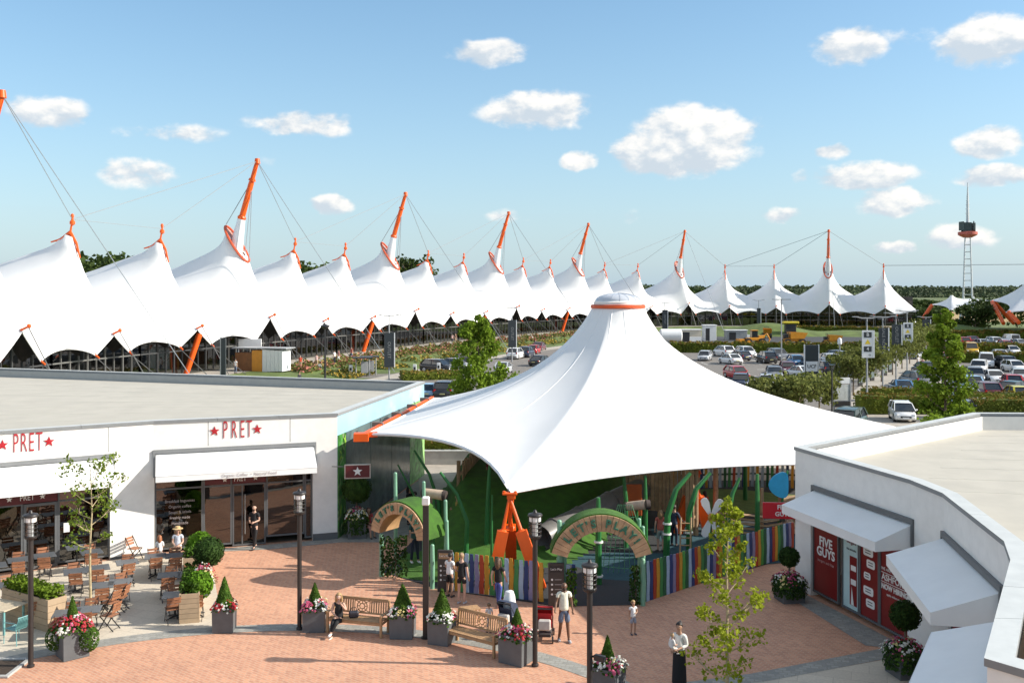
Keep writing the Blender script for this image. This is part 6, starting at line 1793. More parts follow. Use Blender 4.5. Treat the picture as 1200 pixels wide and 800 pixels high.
NAMES = {1: 'at the far left edge of the picture', 2: 'first from the left with an orange finial', 3: 'second from the left with an orange finial', 4: 'with the tallest orange mast in the picture', 5: 'just right of the tallest mast', 6: 'second right of the tallest mast',
         7: 'with the second orange mast', 8: 'just right of the second mast', 9: 'behind the nearest car park tree', 10: 'with the third orange mast, behind the near tree top', 11: 'just right of the third mast', 12: 'left of the fourth mast', 13: 'with the fourth orange mast, left of the dome',
         14: 'narrow, straight behind the left of the canopy dome', 15: 'directly right of the canopy dome', 16: 'with the fifth orange mast, right of the dome', 17: 'first of two plain tents right of the fifth mast', 18: 'second of two plain tents right of the fifth mast', 19: 'with the rightmost orange mast', 20: 'at the right end of the long row'}
def fin(kind, i, t):
    # three-armed bracket and finial over the peak
    zp = 15.35
    b = MB()
    A_ = lambda v, z, du=0: RW(i + du, v, z)
    arms = [(-2.1, zp - .1, 0), (-1.0, zp + .15, 0), (0.05, zp + .85, 0)]
    b.path([A_(*a[:2]) for a in arms], [.07, .12, .17], 6, flat=1.0)
    b.path([A_(0.05, zp + .85), A_(.75, zp - .25), A_(1.15, zp - 1.7)], [.17, .12, .07], 6)
    b.add([A_(-1.9, zp - .05), A_(.05, zp + .75), A_(1.1, zp - 1.5), A_(-.1, zp + .25)], [(0, 1, 3), (1, 2, 3)])
    b.build('finial_bracket', ORANGE, t, world=True)
    b = MB(); b.path([A_(.05, zp + .7), A_(.25, zp + 1.75)], [.11, .09], 7); b.lathe([(.09, -.25), (.26, -.1), (.26, .15), (.12, .3), (.12, .55), (.17, .6), (.15, .85), (0, .95)], 10, A_(.3, zp + 1.75)); b.build('finial', ORANGE, t, world=True)
    return A_(.3, zp + 2.1)
tops = {}
tent_of = {}
for i, (px, d, kind) in enumerate(ROW):
    if i == 0 or kind == 'E': continue
    kk = 'A_end' if i == 20 else kind
    V, Z, hole = TENTS[kk]
    c0 = RW(i, 0, 0)
    t = thing('membrane_tent', 'white peaked mall tent, ' + NAMES[i], 'tent', c0, group='peaked white tents of the mall'); tent_of[i] = t
    nu, nv = V.shape; b = MB()
    for a in range(nu):
        for j in range(nv): b.v.append(tuple(RW(i + UA[a] / 2, V[a, j], Z[a, j])))
    for a in range(nu - 1):
        for j in range(nv - 1):
            if hole[a, j] and hole[a + 1, j] and hole[a, j + 1] and hole[a + 1, j + 1]: continue
            b.f.append((a * nv + j, a * nv + j + 1, (a + 1) * nv + j + 1, (a + 1) * nv + j)); b.mi.append(0)
    b.build('membrane', MEMB, t, world=True, angle=80)
    ap = APEX[kind]; he = [RW(i + a / 2, *hem(a, ap)) for a in np.linspace(-1, 1, 41)]
    b = MB(); b.path(he, .07, 5); b.build('edge_hem', MATS['white_hem'], t, world=True)
    # struts and tie rods at the front
    b = MB(); tip = RW(i, 4.8, ap + .1); b.path([tip, RW(i, 5.5, ap + .4)], [.12, .1], 6); b.ell(RW(i, 5.55, ap + .45), .2, 8, 5); b.build('strut_tip', ORANGE, t, world=True)
    b = MB(); b.tube(RW(i, 5.5, ap + .35), RW(i - .02, 9.2, 1.0), .05, n=5); b.build('tie_rod', MULLW, t, world=True)
    for s_ in (-.2, .2):
        b = MB(); b.tube(RW(i + s_, 4.75, 4.1), RW(i + s_ * 1.15, 9.0, .9), .045, n=5); b.build('tie_rod', MULLW, t, world=True)
        b = MB(); b.path([RW(i + s_, 4.6, 4.4), RW(i + s_, 5.1, 4.0)], [.1, .08], 6); b.build('clamp', ORANGE, t, world=True)
    b = MB(); b.path([RW(i + .5, 4.2, 5.15), RW(i + .5, 5.1, 5.2)], [.09, .05], 6); b.build('seam_spike', MATS['white_hem'], t, world=True)
    # glass shop front under the hem, pane by pane
    ng = 10 if i < 13 else 6
    for g in range(ng):
        a0, a1 = -1 + 2 * g / ng + .012, -1 + 2 * (g + 1) / ng - .012
        z0, z1 = hem(a0, ap)[1] - .12, hem(a1, ap)[1] - .12
        zl = 1.2
        b = MB(); b.quad(RW(i + a0 / 2, 2.9, zl), RW(i + a1 / 2, 2.9, zl), RW(i + a1 / 2, 2.9, z1), RW(i + a0 / 2, 2.9, z0)); b.build('glass_panel', MGLASS, t, world=True, smooth=False)
    fr = MB()
    for g in range(ng + 1):
        a0 = -1 + 2 * g / ng; q = RW(i + a0 / 2, 2.94, 1.2); fr.beam(q, q + Vector((0, 0, hem(a0, ap)[1] - 1.25)), .12 if g % 2 else .2, .12, (1, 0, 0))
    for z in (3.7,):
        for g in range(ng): fr.beam(RW(i - .5 + g / ng, 2.94, z), RW(i - .5 + (g + 1) / ng, 2.94, z), .1, .14)
    stuff(fr.build('shop_frame', MFRAME if i % 2 else MULLW, t, world=True, smooth=False))
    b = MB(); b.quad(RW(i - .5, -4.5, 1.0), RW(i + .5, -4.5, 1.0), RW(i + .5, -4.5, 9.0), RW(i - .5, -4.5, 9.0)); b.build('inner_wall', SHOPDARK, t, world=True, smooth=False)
    if kind in 'AB': tops[i] = fin(kind, i, t)
    if kind == 'B' and i not in (15, 18):
        b = MB(); b.path([RW(i - .02, 3.6, 1.0), RW(i + .05, 4.7, 5.6)], [.30, .34], 10); b.build('inclined_leg', ORANGE, t, world=True)
    if kind == 'M':
        zp = 16.4
        rim = []
        for k in range(28):
            a = 2 * PI * k / 28; v = .1 + 1.6 * math.cos(a); rim.append(RW(i + 1.18 * math.sin(a) / 14.7, v, zp - 1.45 * (v - .1) + .03))
        b = MB(); b.path(rim + rim[:1], .16, 6, caps=False); b.build('tilted_ring', DKORANGE, t, world=True)
        b = MB(); b.poly([r - Vector((0, 0, .10)) for r in rim]); b.build('ring_inside', FABIN, t, world=True, smooth=False)
        m0, m1, m2 = RW(i, -.2, 15.0), RW(i, .75, 19.6), RW(i, 3.05, 26.9)
        b = MB(); b.path([m0, m0.lerp(m1, .5), m1], [.95, .72, .48], 12); b.build('mast_cone', MATS['white_hem'], t, world=True)
        b = MB(); b.path([m1, m1.lerp(m2, .03), m1.lerp(m2, .06)], [.5, .56, .40], 12); b.path([m1.lerp(m2, .05), m1.lerp(m2, .62), m1.lerp(m2, .66), m2], [.38, .35, .30, .26], 12)
        b.build('mast', ORANGE, t, world=True)
        b = MB(); c_ = m1.lerp(m2, .68); b.path([c_ - (m2 - m1) * .02, c_ + (m2 - m1) * .02], [.48, .42], 10); b.path([m2 - Vector((0, 0, .3)), m2 + Vector((0, 0, .35))], [.38, .3], 10); b.build('mast_collar', ORANGE, t, world=True)
        tops[i] = m2
        for a, e, w in ((m1.lerp(m2, .68), rim[14] + Vector((0, 0, .2)), .05), (m1.lerp(m2, .68), rim[2], .04), (m1.lerp(m2, .68), rim[26], .04)):
            b = MB(); b.tube(a, e, w, n=5); b.build('stay_cable', CABLE, t, world=True)
# long cables from each mast to its neighbours
for i, (px, d, kind) in enumerate(ROW):
    if kind != 'M' or i not in tops: continue
    t = tent_of[i]; w = .028 + .00010 * d
    for k in (i - 2, i - 1, i + 1):
        if k in tops: b = MB(); b.tube(tops[i], tops[k], w, n=5); b.build('stay_cable', CABLE, t, world=True)
    b = MB(); b.tube(tops[i], RW(i, 22, .6), w, n=5); b.build('ground_stay', CABLE, t, world=True)
    if i + 2 in tops and i + 1 in tops: b = MB(); b.tube(tops[i + 1], tops[i + 2], w * .8, n=5); b.build('link_cable', CABLE, tent_of[i + 1], world=True)
b = MB(); b.tube(tops[20], D(1300, 309, 255), .08, n=5); b.build('link_cable', CABLE, tent_of[20], world=True)

# smaller entrance membranes and the first tent of the next range on the right
def small_tent(label, cpts, peak, zring, legs, r0=.3, sag=1.0):
    t = thing('membrane_tent', label, 'tent', (peak[0], peak[1], 0), group='peaked white tents of the mall')
    V_, F_, rim_ = membrane(cpts, [sag] * len(cpts), [.3] * len(cpts), peak, r0, zring, 60, 16)
    b = MB(); b.add(V_, F_); b.build('membrane', MEMB, t, world=True, angle=80)
    b = MB(); b.path([Vector(p) for p in rim_ + rim_[:1]], .09, 5, caps=False); b.build('edge_hem', MATS['white_hem'], t, world=True)
    for (a, e) in legs:
        b = MB(); b.path([a, e], [.5, .42], 9); b.build('inclined_leg', ORANGE, t, world=True)
    return t
e0 = D(1092, 357, 258); e1 = D(1160, 352, 246); e2 = D(1114, 364, 244)
small_tent('low white entrance membrane between the long row and the right-hand tent', [tuple(e2), tuple(e1), tuple(D(1128, 351, 275)), tuple(e0)], (D(1115, 345, 254).x, 254), D(1115, 346, 254).z, [(D(1114, 365, 244), D(1113, 379, 242)), (e0 + Vector((0, 0, -.2)), D(1082, 372, 256))])
small_tent('shaded white tent cut by the right edge of the picture', [tuple(D(1179, 366, 212)), tuple(D(1250, 362, 196)), tuple(D(1330, 352, 230)), tuple(D(1161, 352, 240))], (D(1222, 322, 222).x, 222), 19, [(D(1163, 354, 238), D(1176, 379, 226)), (D(1165, 354, 238), D(1188, 379, 232)), (D(1182, 366, 212), D(1194, 378, 208))], .8, 2.2)

# raised mall floor and the planted bank before it
def strip(name, v0, v1, z0, z1, mat, u0=1.0, u1=20.5, n=120, m=6, wob=0.0):
    b = MB()
    for i in range(n + 1):
        u = u0 + (u1 - u0) * i / n
        for j in range(m + 1):
            f = j / m; zz = z0 + (z1 - z0) * (f * f * (3 - 2 * f))
            zz += wob * math.sin(u * 5.1 + j * 1.3) * math.sin(u * 2.3 + 1) * math.sin(PI * f)
            b.v.append(tuple(RW(u, v0 + (v1 - v0) * f, zz)))
    for i in range(n):
        for j in range(m): b.f.append((i * (m + 1) + j, i * (m + 1) + j + 1, (i + 1) * (m + 1) + j + 1, (i + 1) * (m + 1) + j)); b.mi.append(0)
    return structure(b.build(name, mat))
strip('mall_floor', -26, 8.0, 1.0, 1.0, PATH)
strip('planted_bank', 7.8, 20.5, 1.012, -.03, GRASS, wob=.5)
strip('mall_path', 20.4, 23.5, -.006, -.006, PATH, m=1)
# beds of flowers and low shrubs over the bank
FB = [leaf_mat('bed_green', (.085, .12, .03), .5, .5, .2), leaf_mat('bed_straw', (.30, .24, .09), .35, .6, .2), leaf_mat('bed_pink', (.40, .16, .14), .4, .7, .2), leaf_mat('bed_yellow', (.42, .30, .05), .3, .7, .2)]
def bed(label, u0, u1, v0, v1, h, mats, n, seed, size=.4):
    rg = random.Random(seed); b = MB()
    for _ in range(n):
        u = rg.uniform(u0, u1); v = rg.uniform(v0, v1); f = (v - 7.8) / 12.7; f = max(0, min(1, f)); z = 1.012 - 1.042 * (f * f * (3 - 2 * f))
        b.cur = rg.choices(range(len(mats)), [3] + [1.2] * (len(mats) - 1))[0]
        hh = h * (.35 + .65 * abs(math.sin(u * 9 + v)))
        b.leaf(RW(u, v, z + hh * rg.random()), size, (rg.gauss(0, .6), rg.gauss(0, .6), .8), rg)
    o = b.build('flower_bed', mats, None, smooth=False); stuff(o); tag(o, label, 'flower bed'); return o
for k, (u0, u1) in enumerate(((3.6, 4.3), (4.4, 5.1), (5.2, 6.0), (6.1, 6.9), (7.0, 7.9), (8.0, 9.0), (9.1, 10.2), (10.4, 12.0), (12.2, 14.0))):
    bed('mixed bed of shrubs and pink and straw grasses along the mall bank', u0, u1, 8.5, 13.5, .8, FB[:3], 900, k, .42)
    bed('low bed of green and yellow plants at the foot of the mall bank', u0 + .1, u1 - .15, 14.5, 18.5, .55, [FB[0], FB[3], FB[1]], 600, k + 40, .36)
# ------------------------------------------------------------------ cars
CGL = M('car_glass', (.02, .025, .03), .08, .2, 2, spec=.8)
TYRE = M('tyre', (.02, .02, .02), .85, .1, 6)
RIM = M('wheel_rim', (.42, .43, .44), .35, .1, 6, metal=.6)
TAIL = M('tail_light', (.35, .012, .012), .25, .05, 4)
HEAD = M('head_light', (.75, .76, .76), .15, .05, 4)
PLATE = M('number_plate', (.65, .58, .25), .5, .05, 4)
TRIM = M('car_trim', (.025, .025, .027), .55, .1, 6)
def paint(name, col):
    return M('car_paint_' + name, col, .30, .02, 2, coat=.6)
#         length width  bonnet y0..  roof      heights: sill, belt, roof
SHAPES = {
    'hatch': dict(L=3.95, W=1.74, belt=.92, roof=1.47, b0=-.86, w0=-1.15, r0=-.45, r1=1.25, t1=1.82, bon=.78, wr=.31),
    'saloon': dict(L=4.55, W=1.80, belt=.92, roof=1.44, b0=-.95, w0=-1.2, r0=-.4, r1=.95, t1=1.75, bon=.80, wr=.32),
    'suv': dict(L=4.55, W=1.88, belt=1.08, roof=1.70, b0=-1.0, w0=-1.3, r0=-.6, r1=1.6, t1=2.12, bon=.98, wr=.36),
    'van': dict(L=5.0, W=1.95, belt=1.15, roof=1.98, b0=-1.6, w0=-1.75, r0=-1.0, r1=2.35, t1=2.45, bon=1.05, wr=.34),
    'mini': dict(L=3.6, W=1.66, belt=.94, roof=1.50, b0=-.95, w0=-1.35, r0=-.45, r1=1.2, t1=1.66, bon=.86, wr=.30),
}
PROTO = {}
def rsec(hw, z0, z1, y, r=.12, k=.86):
    """rounded car cross-section"""
    return [(-hw * .93, y, z0), (-hw, y, z0 + r), (-hw, y, z0 + (z1 - z0) * .62), (-hw * .97, y, z1 - r * .8), (-hw * k, y, z1), (0, y, z1 + .02), (hw * k, y, z1), (hw * .97, y, z1 - r * .8), (hw, y, z0 + (z1 - z0) * .62), (hw, y, z0 + r), (hw * .93, y, z0)]
def make_car(kind, col, pname):
    s = SHAPES[kind]; L, W = s['L'] / 2, s['W'] / 2; P_ = paint(pname, col)
    t = thing('parked_car', 'x', 'car')
    secs = [rsec(W * .80, .34, .56, -L, .06), rsec(W * .93, .24, .68, -L + .10, .08), rsec(W * .98, .20, s['bon'] - .06, -L + .38), rsec(W, .18, s['bon'] + .02, -L + .75), rsec(W, .18, s['belt'] - .02, s['w0'] + .1), rsec(W, .18, s['belt'], 0), rsec(W, .18, s['belt'] + .02, L * .6),
            rsec(W * .99, .20, s['belt'] + .02, min(s['t1'] + .02, L - .26)), rsec(W * .96, .24, s['belt'] - .04, L - .12, .1), rsec(W * .86, .32, s['belt'] - .18, L, .07)]
    b = MB(); n = 11
    for q in secs: b.v.extend(q)
    for i in range(len(secs) - 1):
        for k in range(n - 1): b.f.append((i * n + k, (i + 1) * n + k, (i + 1) * n + k + 1, i * n + k + 1)); b.mi.append(0)
        b.f.append((i * n + n - 1, (i + 1) * n + n - 1, (i + 1) * n, i * n)); b.mi.append(0)
    b.f.append(tuple(range(n))); b.f.append(tuple(reversed(range((len(secs) - 1) * n, len(secs) * n)))); b.mi += [0, 0]
    body = b.build('body', P_, t, angle=50)
    # glasshouse, roof and pillars
    tw = W * .76; bw = W * .93; z0 = s['belt'] - .02; z1 = s['roof']
    rows = [(s['w0'], z0, bw), (s['r0'], z1 - .05, tw), (s['r1'], z1 - .03, tw), (min(s['t1'], L - .1), z0 + .04, bw * .94)]
    b = MB(); v = []
    for (y, z, w) in rows: v += [(-w, y, z), (w, y, z)]
    mid0, mid1 = (-bw, 0, z0), (bw, 0, z0)
    b.add(v, [(0, 1, 3, 2), (2, 3, 5, 4), (4, 5, 7, 6), (0, 2, 4, 6), (1, 7, 5, 3)]); b.build('windows', CGL, t, smooth=False)
    b = MB(); vs = []
    for (y, z, w) in ((s['r0'] - .10, z1 - .07, tw + .02), (s['r0'] + .15, z1 - .005, tw * .96), ((s['r0'] + s['r1']) / 2, z1 + .02, tw * .97), (s['r1'] - .1, z1 + .005, tw * .96), (s['r1'] + .08, z1 - .04, tw + .02)):
        vs += [(-w - .012, y, z - .07), (-w, y, z - .005), (-w * .6, y, z + .015), (w * .6, y, z + .015), (w, y, z - .005), (w + .012, y, z - .07)]
    b.add(vs, [(i * 6 + k, i * 6 + k + 1, i * 6 + 7 + k, i * 6 + 6 + k) for i in range(4) for k in range(5)]); b.build('roof', P_, t, angle=60)
    def lp(a, e, f): return tuple(a[k] + (e[k] - a[k]) * f for k in range(3))
    for sx_ in (-1, 1):
        b = MB(); o = .012
        A_, B_ = (sx_ * (bw + o), s['w0'], z0), (sx_ * (tw + o), s['r0'], z1 - .05); b.beam(A_, B_, .06, .05); b.build('pillar', P_, t, smooth=False); b = MB()
        C_, D_ = (sx_ * (tw + o), s['r1'], z1 - .03), (sx_ * (bw * .94 + o), min(s['t1'], L - .1), z0 + .04); b.beam(C_, D_, .16, .10); b.build('pillar', P_, t, smooth=False); b = MB()
        ym = (s['w0'] + s['t1']) / 2 + .05; b.beam((sx_ * (bw + o - .005), ym, z0), (sx_ * (tw + o), ym + .05, z1 - .05), .07, .05); b.build('pillar', P_, t, smooth=False)
        if kind == 'van': b = MB(); b.add([(sx_ * (bw + .02), .2, z0), (sx_ * (bw * .95 + .02), 2.4, z0), (sx_ * (tw + .025), 2.33, z1 - .06), (sx_ * (tw + .025), .2, z1 - .06)], [(0, 1, 2, 3)]); b.build('side_panel', P_, t, smooth=False)
        b = MB(); b.ell((sx_ * (W + .07), s['w0'] + .25, s['belt'] + .05), (.09, .05, .07), 8, 5); b.build('door_mirror', P_, t)
        b = MB(); b.box((sx_ * W * .66, -L + .10, .62 if kind != 'suv' and kind != 'van' else .74), (W * .42, .16, .13), rz=-sx_ * .35, ch=.03); b.build('headlight', HEAD, t)
        b = MB(); b.box((sx_ * W * .80, L - .085, s['belt'] - .16), (W * .24, .14, .26 if kind != 'saloon' else .16), rz=sx_ * .3, ch=.03); b.build('taillight', TAIL, t)
        for y in (-L + .78, L - .76):
            b = MB(); b.path([(sx_ * (W - .20), y, s['wr']), (sx_ * (W - .02), y, s['wr']), (sx_ * (W + .005), y, s['wr'])], [s['wr'], s['wr'], s['wr'] * .93], 18)
            w_ = b.build('wheel', TYRE, t)
            b = MB(); b.path([(sx_ * (W + .006), y, s['wr']), (sx_ * (W + .014), y, s['wr'])], [s['wr'] * .64, s['wr'] * .58], 14); b.build('rim', RIM, w_)
            b = MB(); pts = [(sx_ * (W + .003), y + (s['wr'] + .07) * math.cos(a), s['wr'] + (s['wr'] + .07) * math.sin(a)) for a in [PI * k / 10 for k in range(11)]]
            b.poly(pts); b.build('wheel_arch', TRIM, t, smooth=False)
    b = MB(); b.box((0, -L + .015, .46), (W * 1.0, .06, .16), ch=.02); b.build('grille', TRIM, t)
    b = MB(); b.box((0, L - .02, .42), (W * 1.5, .08, .15), ch=.02); b.build('rear_bumper', TRIM, t)
    b = MB(); b.box((0, L + .012, .62), (.5, .02, .11)); b.build('rear_plate', PLATE, t)
    b = MB(); b.box((0, -L - .012, .40), (.5, .02, .11)); b.build('front_plate', HEAD, t)
    return t
PAINTS = dict(white=(.78, .78, .77), silver=(.48, .50, .52), grey=(.14, .15, .165), black=(.014, .014, .016), navy=(.018, .028, .06), blue=(.06, .17, .33), paleblue=(.22, .38, .54), red=(.42, .012, .016), maroon=(.11, .012, .025), yellow=(.60, .52, .03), teal=(.02, .07, .075), amber=(.62, .36, .015), darkgreen=(.02, .05, .035), palegrey=(.42, .46, .48))
GROUPC = 'cars in the outlet car park'
def car(px, py, rz, kind, col, label, group=GROUPC):
    p = G(px, py); p.z = -.016
    key = (kind, col)
    if key in PROTO: return again(PROTO[key], p, R_(rz), label, group)
    t = make_car(kind, PAINTS[col], col); t.location = p; t.rotation_euler = (0, 0, R_(rz)); t['label'] = label; t['group'] = group
    PROTO[key] = t; return t
# rz: 0 faces the camera, 180 shows the rear; positive turns the nose to the picture's right
CARS = [
    (826, 422, -20, 'hatch', 'silver', 'silver hatchback at the left end of the middle car park row'), (848, 417, 195, 'suv', 'white', 'white off-roader under the hedge, left of its row'), (856, 426, 195, 'saloon', 'white', 'white saloon in front of the white off-roader'),
    (867, 422, 200, 'hatch', 'navy', 'dark blue hatchback squeezed between white cars'), (874, 418, 10, 'suv', 'white', 'second white off-roader under the hedge'), (898, 425, 185, 'suv', 'black', 'black off-roader seen from behind in the middle row'),
    (911, 421, 10, 'suv', 'grey', 'dark grey off-roader behind the black one'), (933, 428, 0, 'hatch', 'blue', 'mid blue hatchback facing the viewer left of the dark totem'), (923, 437, -8, 'hatch', 'maroon', 'maroon hatchback left of the dark totem'),
    (907, 443, -10, 'saloon', 'grey', 'dark grey saloon left of the maroon hatchback'), (938, 442, 195, 'saloon', 'white', 'white car at the foot of the dark totem'), (863, 443, 15, 'hatch', 'red', 'bright red hatchback beside the canopy edge'),
    (868, 453, -15, 'hatch', 'navy', 'dark blue hatchback half hidden by the canopy edge'), (899, 454, -15, 'saloon', 'silver', 'silver saloon in front of the olive trees'), (966, 438, 185, 'suv', 'black', 'black off-roader right of the dark totem'),
    (973, 426, 0, 'hatch', 'silver', 'silver hatchback behind the black off-roader right of the totem'), (980, 421, 10, 'saloon', 'black', 'black car under the hedge right of the totem'), (991, 425, 0, 'suv', 'navy', 'dark blue off-roader beside the pale light mast'),
    (993, 505, -35, 'suv', 'darkgreen', 'dark green estate just beyond the canopy edge'), (1057, 492, -12, 'mini', 'white', 'white city car parked by the near hedge'), (1056, 461, 170, 'saloon', 'blue', 'dark blue car beside the promenade hedge'), (1072, 452, 185, 'suv', 'grey', 'dark grey car behind the near bright tree'),
    (1156, 430, -25, 'van', 'white', 'white van in the right-hand car park'), (1147, 437, -30, 'suv', 'white', 'white pickup-like off-roader in front of the white van'), (1142, 447, -20, 'suv', 'grey', 'dark grey off-roader facing the viewer beside the bright tree'),
    (1176, 431, 175, 'suv', 'black', 'black off-roader before the far right hedge'), (1188, 435, 0, 'hatch', 'white', 'white hatchback at the right behind the white saloon'), (1164, 448, -8, 'saloon', 'white', 'white saloon facing the viewer in the right-hand car park'),
    (1185, 454, 165, 'hatch', 'red', 'red hatchback right of the white saloon'), (1195, 446, -20, 'saloon', 'palegrey', 'pale grey saloon at the right edge of the picture'), (1186, 463, -60, 'saloon', 'teal', 'dark teal saloon behind the yellow car'),
    (1191, 470, 172, 'mini', 'yellow', 'lime yellow small car at the right edge'), (1153, 467, 178, 'suv', 'maroon', 'dark off-roader with red tail lights before the near right hedge'), (1134, 472, 0, 'saloon', 'palegrey', 'pale car whose roof shows above the near right hedge'),
    (1134, 458, 175, 'suv', 'paleblue', 'pale blue off-roader beside the bright tree'), (1126, 492, 150, 'suv', 'navy', 'dark blue car just above the restaurant roof'),
    (1129, 405, 170, 'suv', 'red', 'red off-roader in the far right row'), (1138, 402, 180, 'saloon', 'maroon', 'dark red saloon in the far right row'), (1149, 406, 180, 'hatch', 'palegrey', 'pale hatchback in the far right row'), (1166, 405, 0, 'suv', 'white', 'white off-roader in the far right row'),
    (1179, 408, 0, 'hatch', 'red', 'red hatchback in the far right row'), (1184, 403, 175, 'van', 'white', 'white van behind the far red hatchback'), (1138, 415, -20, 'van', 'amber', 'yellow and amber van behind the hedge at the right'),
    (1153, 413, 180, 'saloon', 'silver', 'silver car right of the amber van'), (1164, 414, 180, 'hatch', 'darkgreen', 'dark green hatchback right of the amber van'), (1176, 414, 0, 'hatch', 'grey', 'grey hatchback in the second far row'), (1185, 415, 0, 'hatch', 'white', 'white hatchback in the second far row'), (1195, 412, 180, 'hatch', 'maroon', 'maroon hatchback in the second far row'),
    (1158, 408, 180, 'saloon', 'navy', 'navy saloon in the far right row'), (1194, 406, 10, 'saloon', 'silver', 'silver saloon at the far right edge'), (1122, 413, 190, 'saloon', 'navy', 'navy saloon partly behind the bright tree top'), (1170, 420, 170, 'saloon', 'silver', 'silver saloon behind the black off-roader'),
    (513, 436, 62, 'suv', 'black', 'black off-roader side-on beyond the cafe roof corner'), (533, 432, 60, 'saloon', 'grey', 'dark grey saloon beyond the black off-roader'), (502, 466, 178, 'hatch', 'paleblue', 'pale blue car at the corner of the cafe roof'), (522, 466, 176, 'suv', 'black', 'black off-roader left of the near leafy tree'),
    (604, 420, 165, 'suv', 'white', 'white off-roader right of the near leafy tree'), (617, 418, 165, 'suv', 'navy', 'navy off-roader beside the white one near the canopy'), (626, 414, 165, 'hatch', 'red', 'red hatchback showing over the canopy shoulder'), (632, 410, 165, 'saloon', 'maroon', 'dark red saloon behind the red hatchback'), (634, 428, 150, 'saloon', 'black', 'black car half hidden by the canopy shoulder'),
    (546, 426, 62, 'saloon', 'navy', 'navy saloon beyond the near leafy tree'), (590, 437, 170, 'saloon', 'silver', 'silver saloon partly behind the near leafy tree'), (1070, 420, 20, 'hatch', 'silver', 'silver hatchback far along the promenade'), (1083, 437, 185, 'hatch', 'black', 'black hatchback behind the tall bright tree'),
    (948, 430, 180, 'hatch', 'navy', 'navy hatchback behind the dark totem'), (1110, 443, 180, 'suv', 'silver', 'silver off-roader behind the tall bright tree'), (1106, 424, 0, 'saloon', 'red', 'red saloon behind the tall bright tree'), (1120, 452, 0, 'hatch', 'white', 'white hatchback glimpsed through the tall bright tree'),
]
for c_ in CARS: car(*c_)
# bay markings
b = MB()
def bay(x0, x1, y, n, dz=-.012, L=4.8, lean=0.0):
    for k in range(n + 1):
        x = x0 + (x1 - x0) * k / n; b.quad((x - .06, y, dz), (x + .06, y, dz), (x + .06 + lean, y + L, dz), (x - .06 + lean, y + L, dz))
bay(20, 52, 116, 13); bay(20, 56, 139, 14); bay(22, 56, 146, 14); bay(18, 46, 98, 11); bay(68, 116, 96, 19); bay(66, 118, 118, 20); bay(66, 124, 128, 22); bay(72, 140, 168, 26); bay(72, 140, 178, 26); bay(28, 46, 76, 7); bay(-14, 0, 100, 5)
b2 = b
for (x, y, a) in ((26, 107, .3), (40, 128, 1.2), (34, 131, .2), (24, 128.0, 1.57), (80, 110, 1.6), (92, 124, 1.57)):
    c0_, s0_ = math.cos(a), math.sin(a)
    pts = [(-1.4, -.12), (.3, -.12), (.3, -.45), (1.4, 0), (.3, .45), (.3, .12), (-1.4, .12)]
    b2.poly([(x + u * c0_ - w * s0_, y + u * s0_ + w * c0_, -.012) for u, w in pts])
structure(b.build('bay_markings', LINE, smooth=False))
sheet('works_yard', [tuple(D(745, 400, 205).xy), tuple(D(1010, 401, 198).xy), tuple(D(1010, 389, 228).xy), tuple(D(760, 390, 226).xy)], -.011, DASPH)
sheet('promenade', [(21.5, 62), (31, 62), (35.5, 80), (62, 140), (72, 168), (66, 170), (54, 140), (33, 97), (27, 80)], -.011, PATH)
sheet('promenade_crossing', [(14, 66), (33, 66), (35, 79), (15, 79)], -.0075, PATH)
# ------------------------------------------------------------------ hedges
def hedge(label, a, e, w, h, seed=1, dens=26, size=.3):
    t = thing('hedge', label, 'hedge', ((a[0] + e[0]) / 2, (a[1] + e[1]) / 2, 0)); sg = Seg(a, e); rg = random.Random(seed)
    b = MB(); sg.slab(b, .1, sg.L - .1, 0, h * .93, -w / 2 + .08, w / 2 - .08); b.build('hedge_core', HEDGE, t, world=True, smooth=False)
    b = MB(); n = int(sg.L * (w + 2 * h) * dens)
    for _ in range(n):
        f = rg.random() * (w + 2 * h); x = rg.uniform(0, sg.L)
        jig = 1 + .05 * math.sin(x * 1.7) + .04 * math.sin(x * 4.1)
        if f < h: o, z, nn = -w / 2, f, -sg.n
        elif f < h + w: o, z, nn = f - h - w / 2, h, Vector((0, 0, 1))
        else: o, z, nn = w / 2, f - h - w, sg.n
        b.cur = 1 if (z > h * .8 and rg.random() < .65) else 0
        p = sg.P(x, z * jig + rg.uniform(-.05, .1), o + rg.uniform(-.08, .08)); b.leaf(p, size * rg.uniform(.6, 1.2), nn + Vector((rg.gauss(0, .5), rg.gauss(0, .5), rg.gauss(.3, .4))), rg)
    b.build('hedge_leaves', [HEDGE, HEDGE_R], t, world=True, smooth=False); return t
def xy(px, py): 
    g_ = G(px, py); return (g_.x, g_.y)
hedge('long hedge between the middle car park and the works yard', (27, 168), (88, 163), 2.0, 1.7, 1, 11, .5)
hedge('near clipped hedge left of the bright tree', xy(1004, 484), xy(1100, 484), 1.6, 1.6, 2, 34, .22)
hedge('low hedge behind the near clipped hedge', xy(1010, 469), xy(1100, 469), 1.2, 1.2, 3, 30, .24)
hedge('near clipped hedge above the restaurant roof', xy(1105, 489), xy(1225, 489), 1.6, 1.6, 4, 34, .22)
hedge('second low hedge above the restaurant roof', xy(1120, 474), xy(1230, 474), 1.2, 1.1, 5, 30, .24)
hedge('hedge between the two right-hand car rows', xy(1125, 424), xy(1235, 427), 1.8, 1.5, 6, 12, .45)
hedge('far hedge beyond the right-hand cars', xy(1110, 397), xy(1240, 398), 2.5, 1.8, 7, 6, .8)
hedge('far hedge under the grass bank right of the works yard', xy(905, 389), xy(1060, 392), 2.0, 1.6, 8, 6, .8)
hedge('low russet hedge beyond the cafe roof corner', xy(470, 445), xy(540, 443), 2.4, .9, 9, 22, .3)
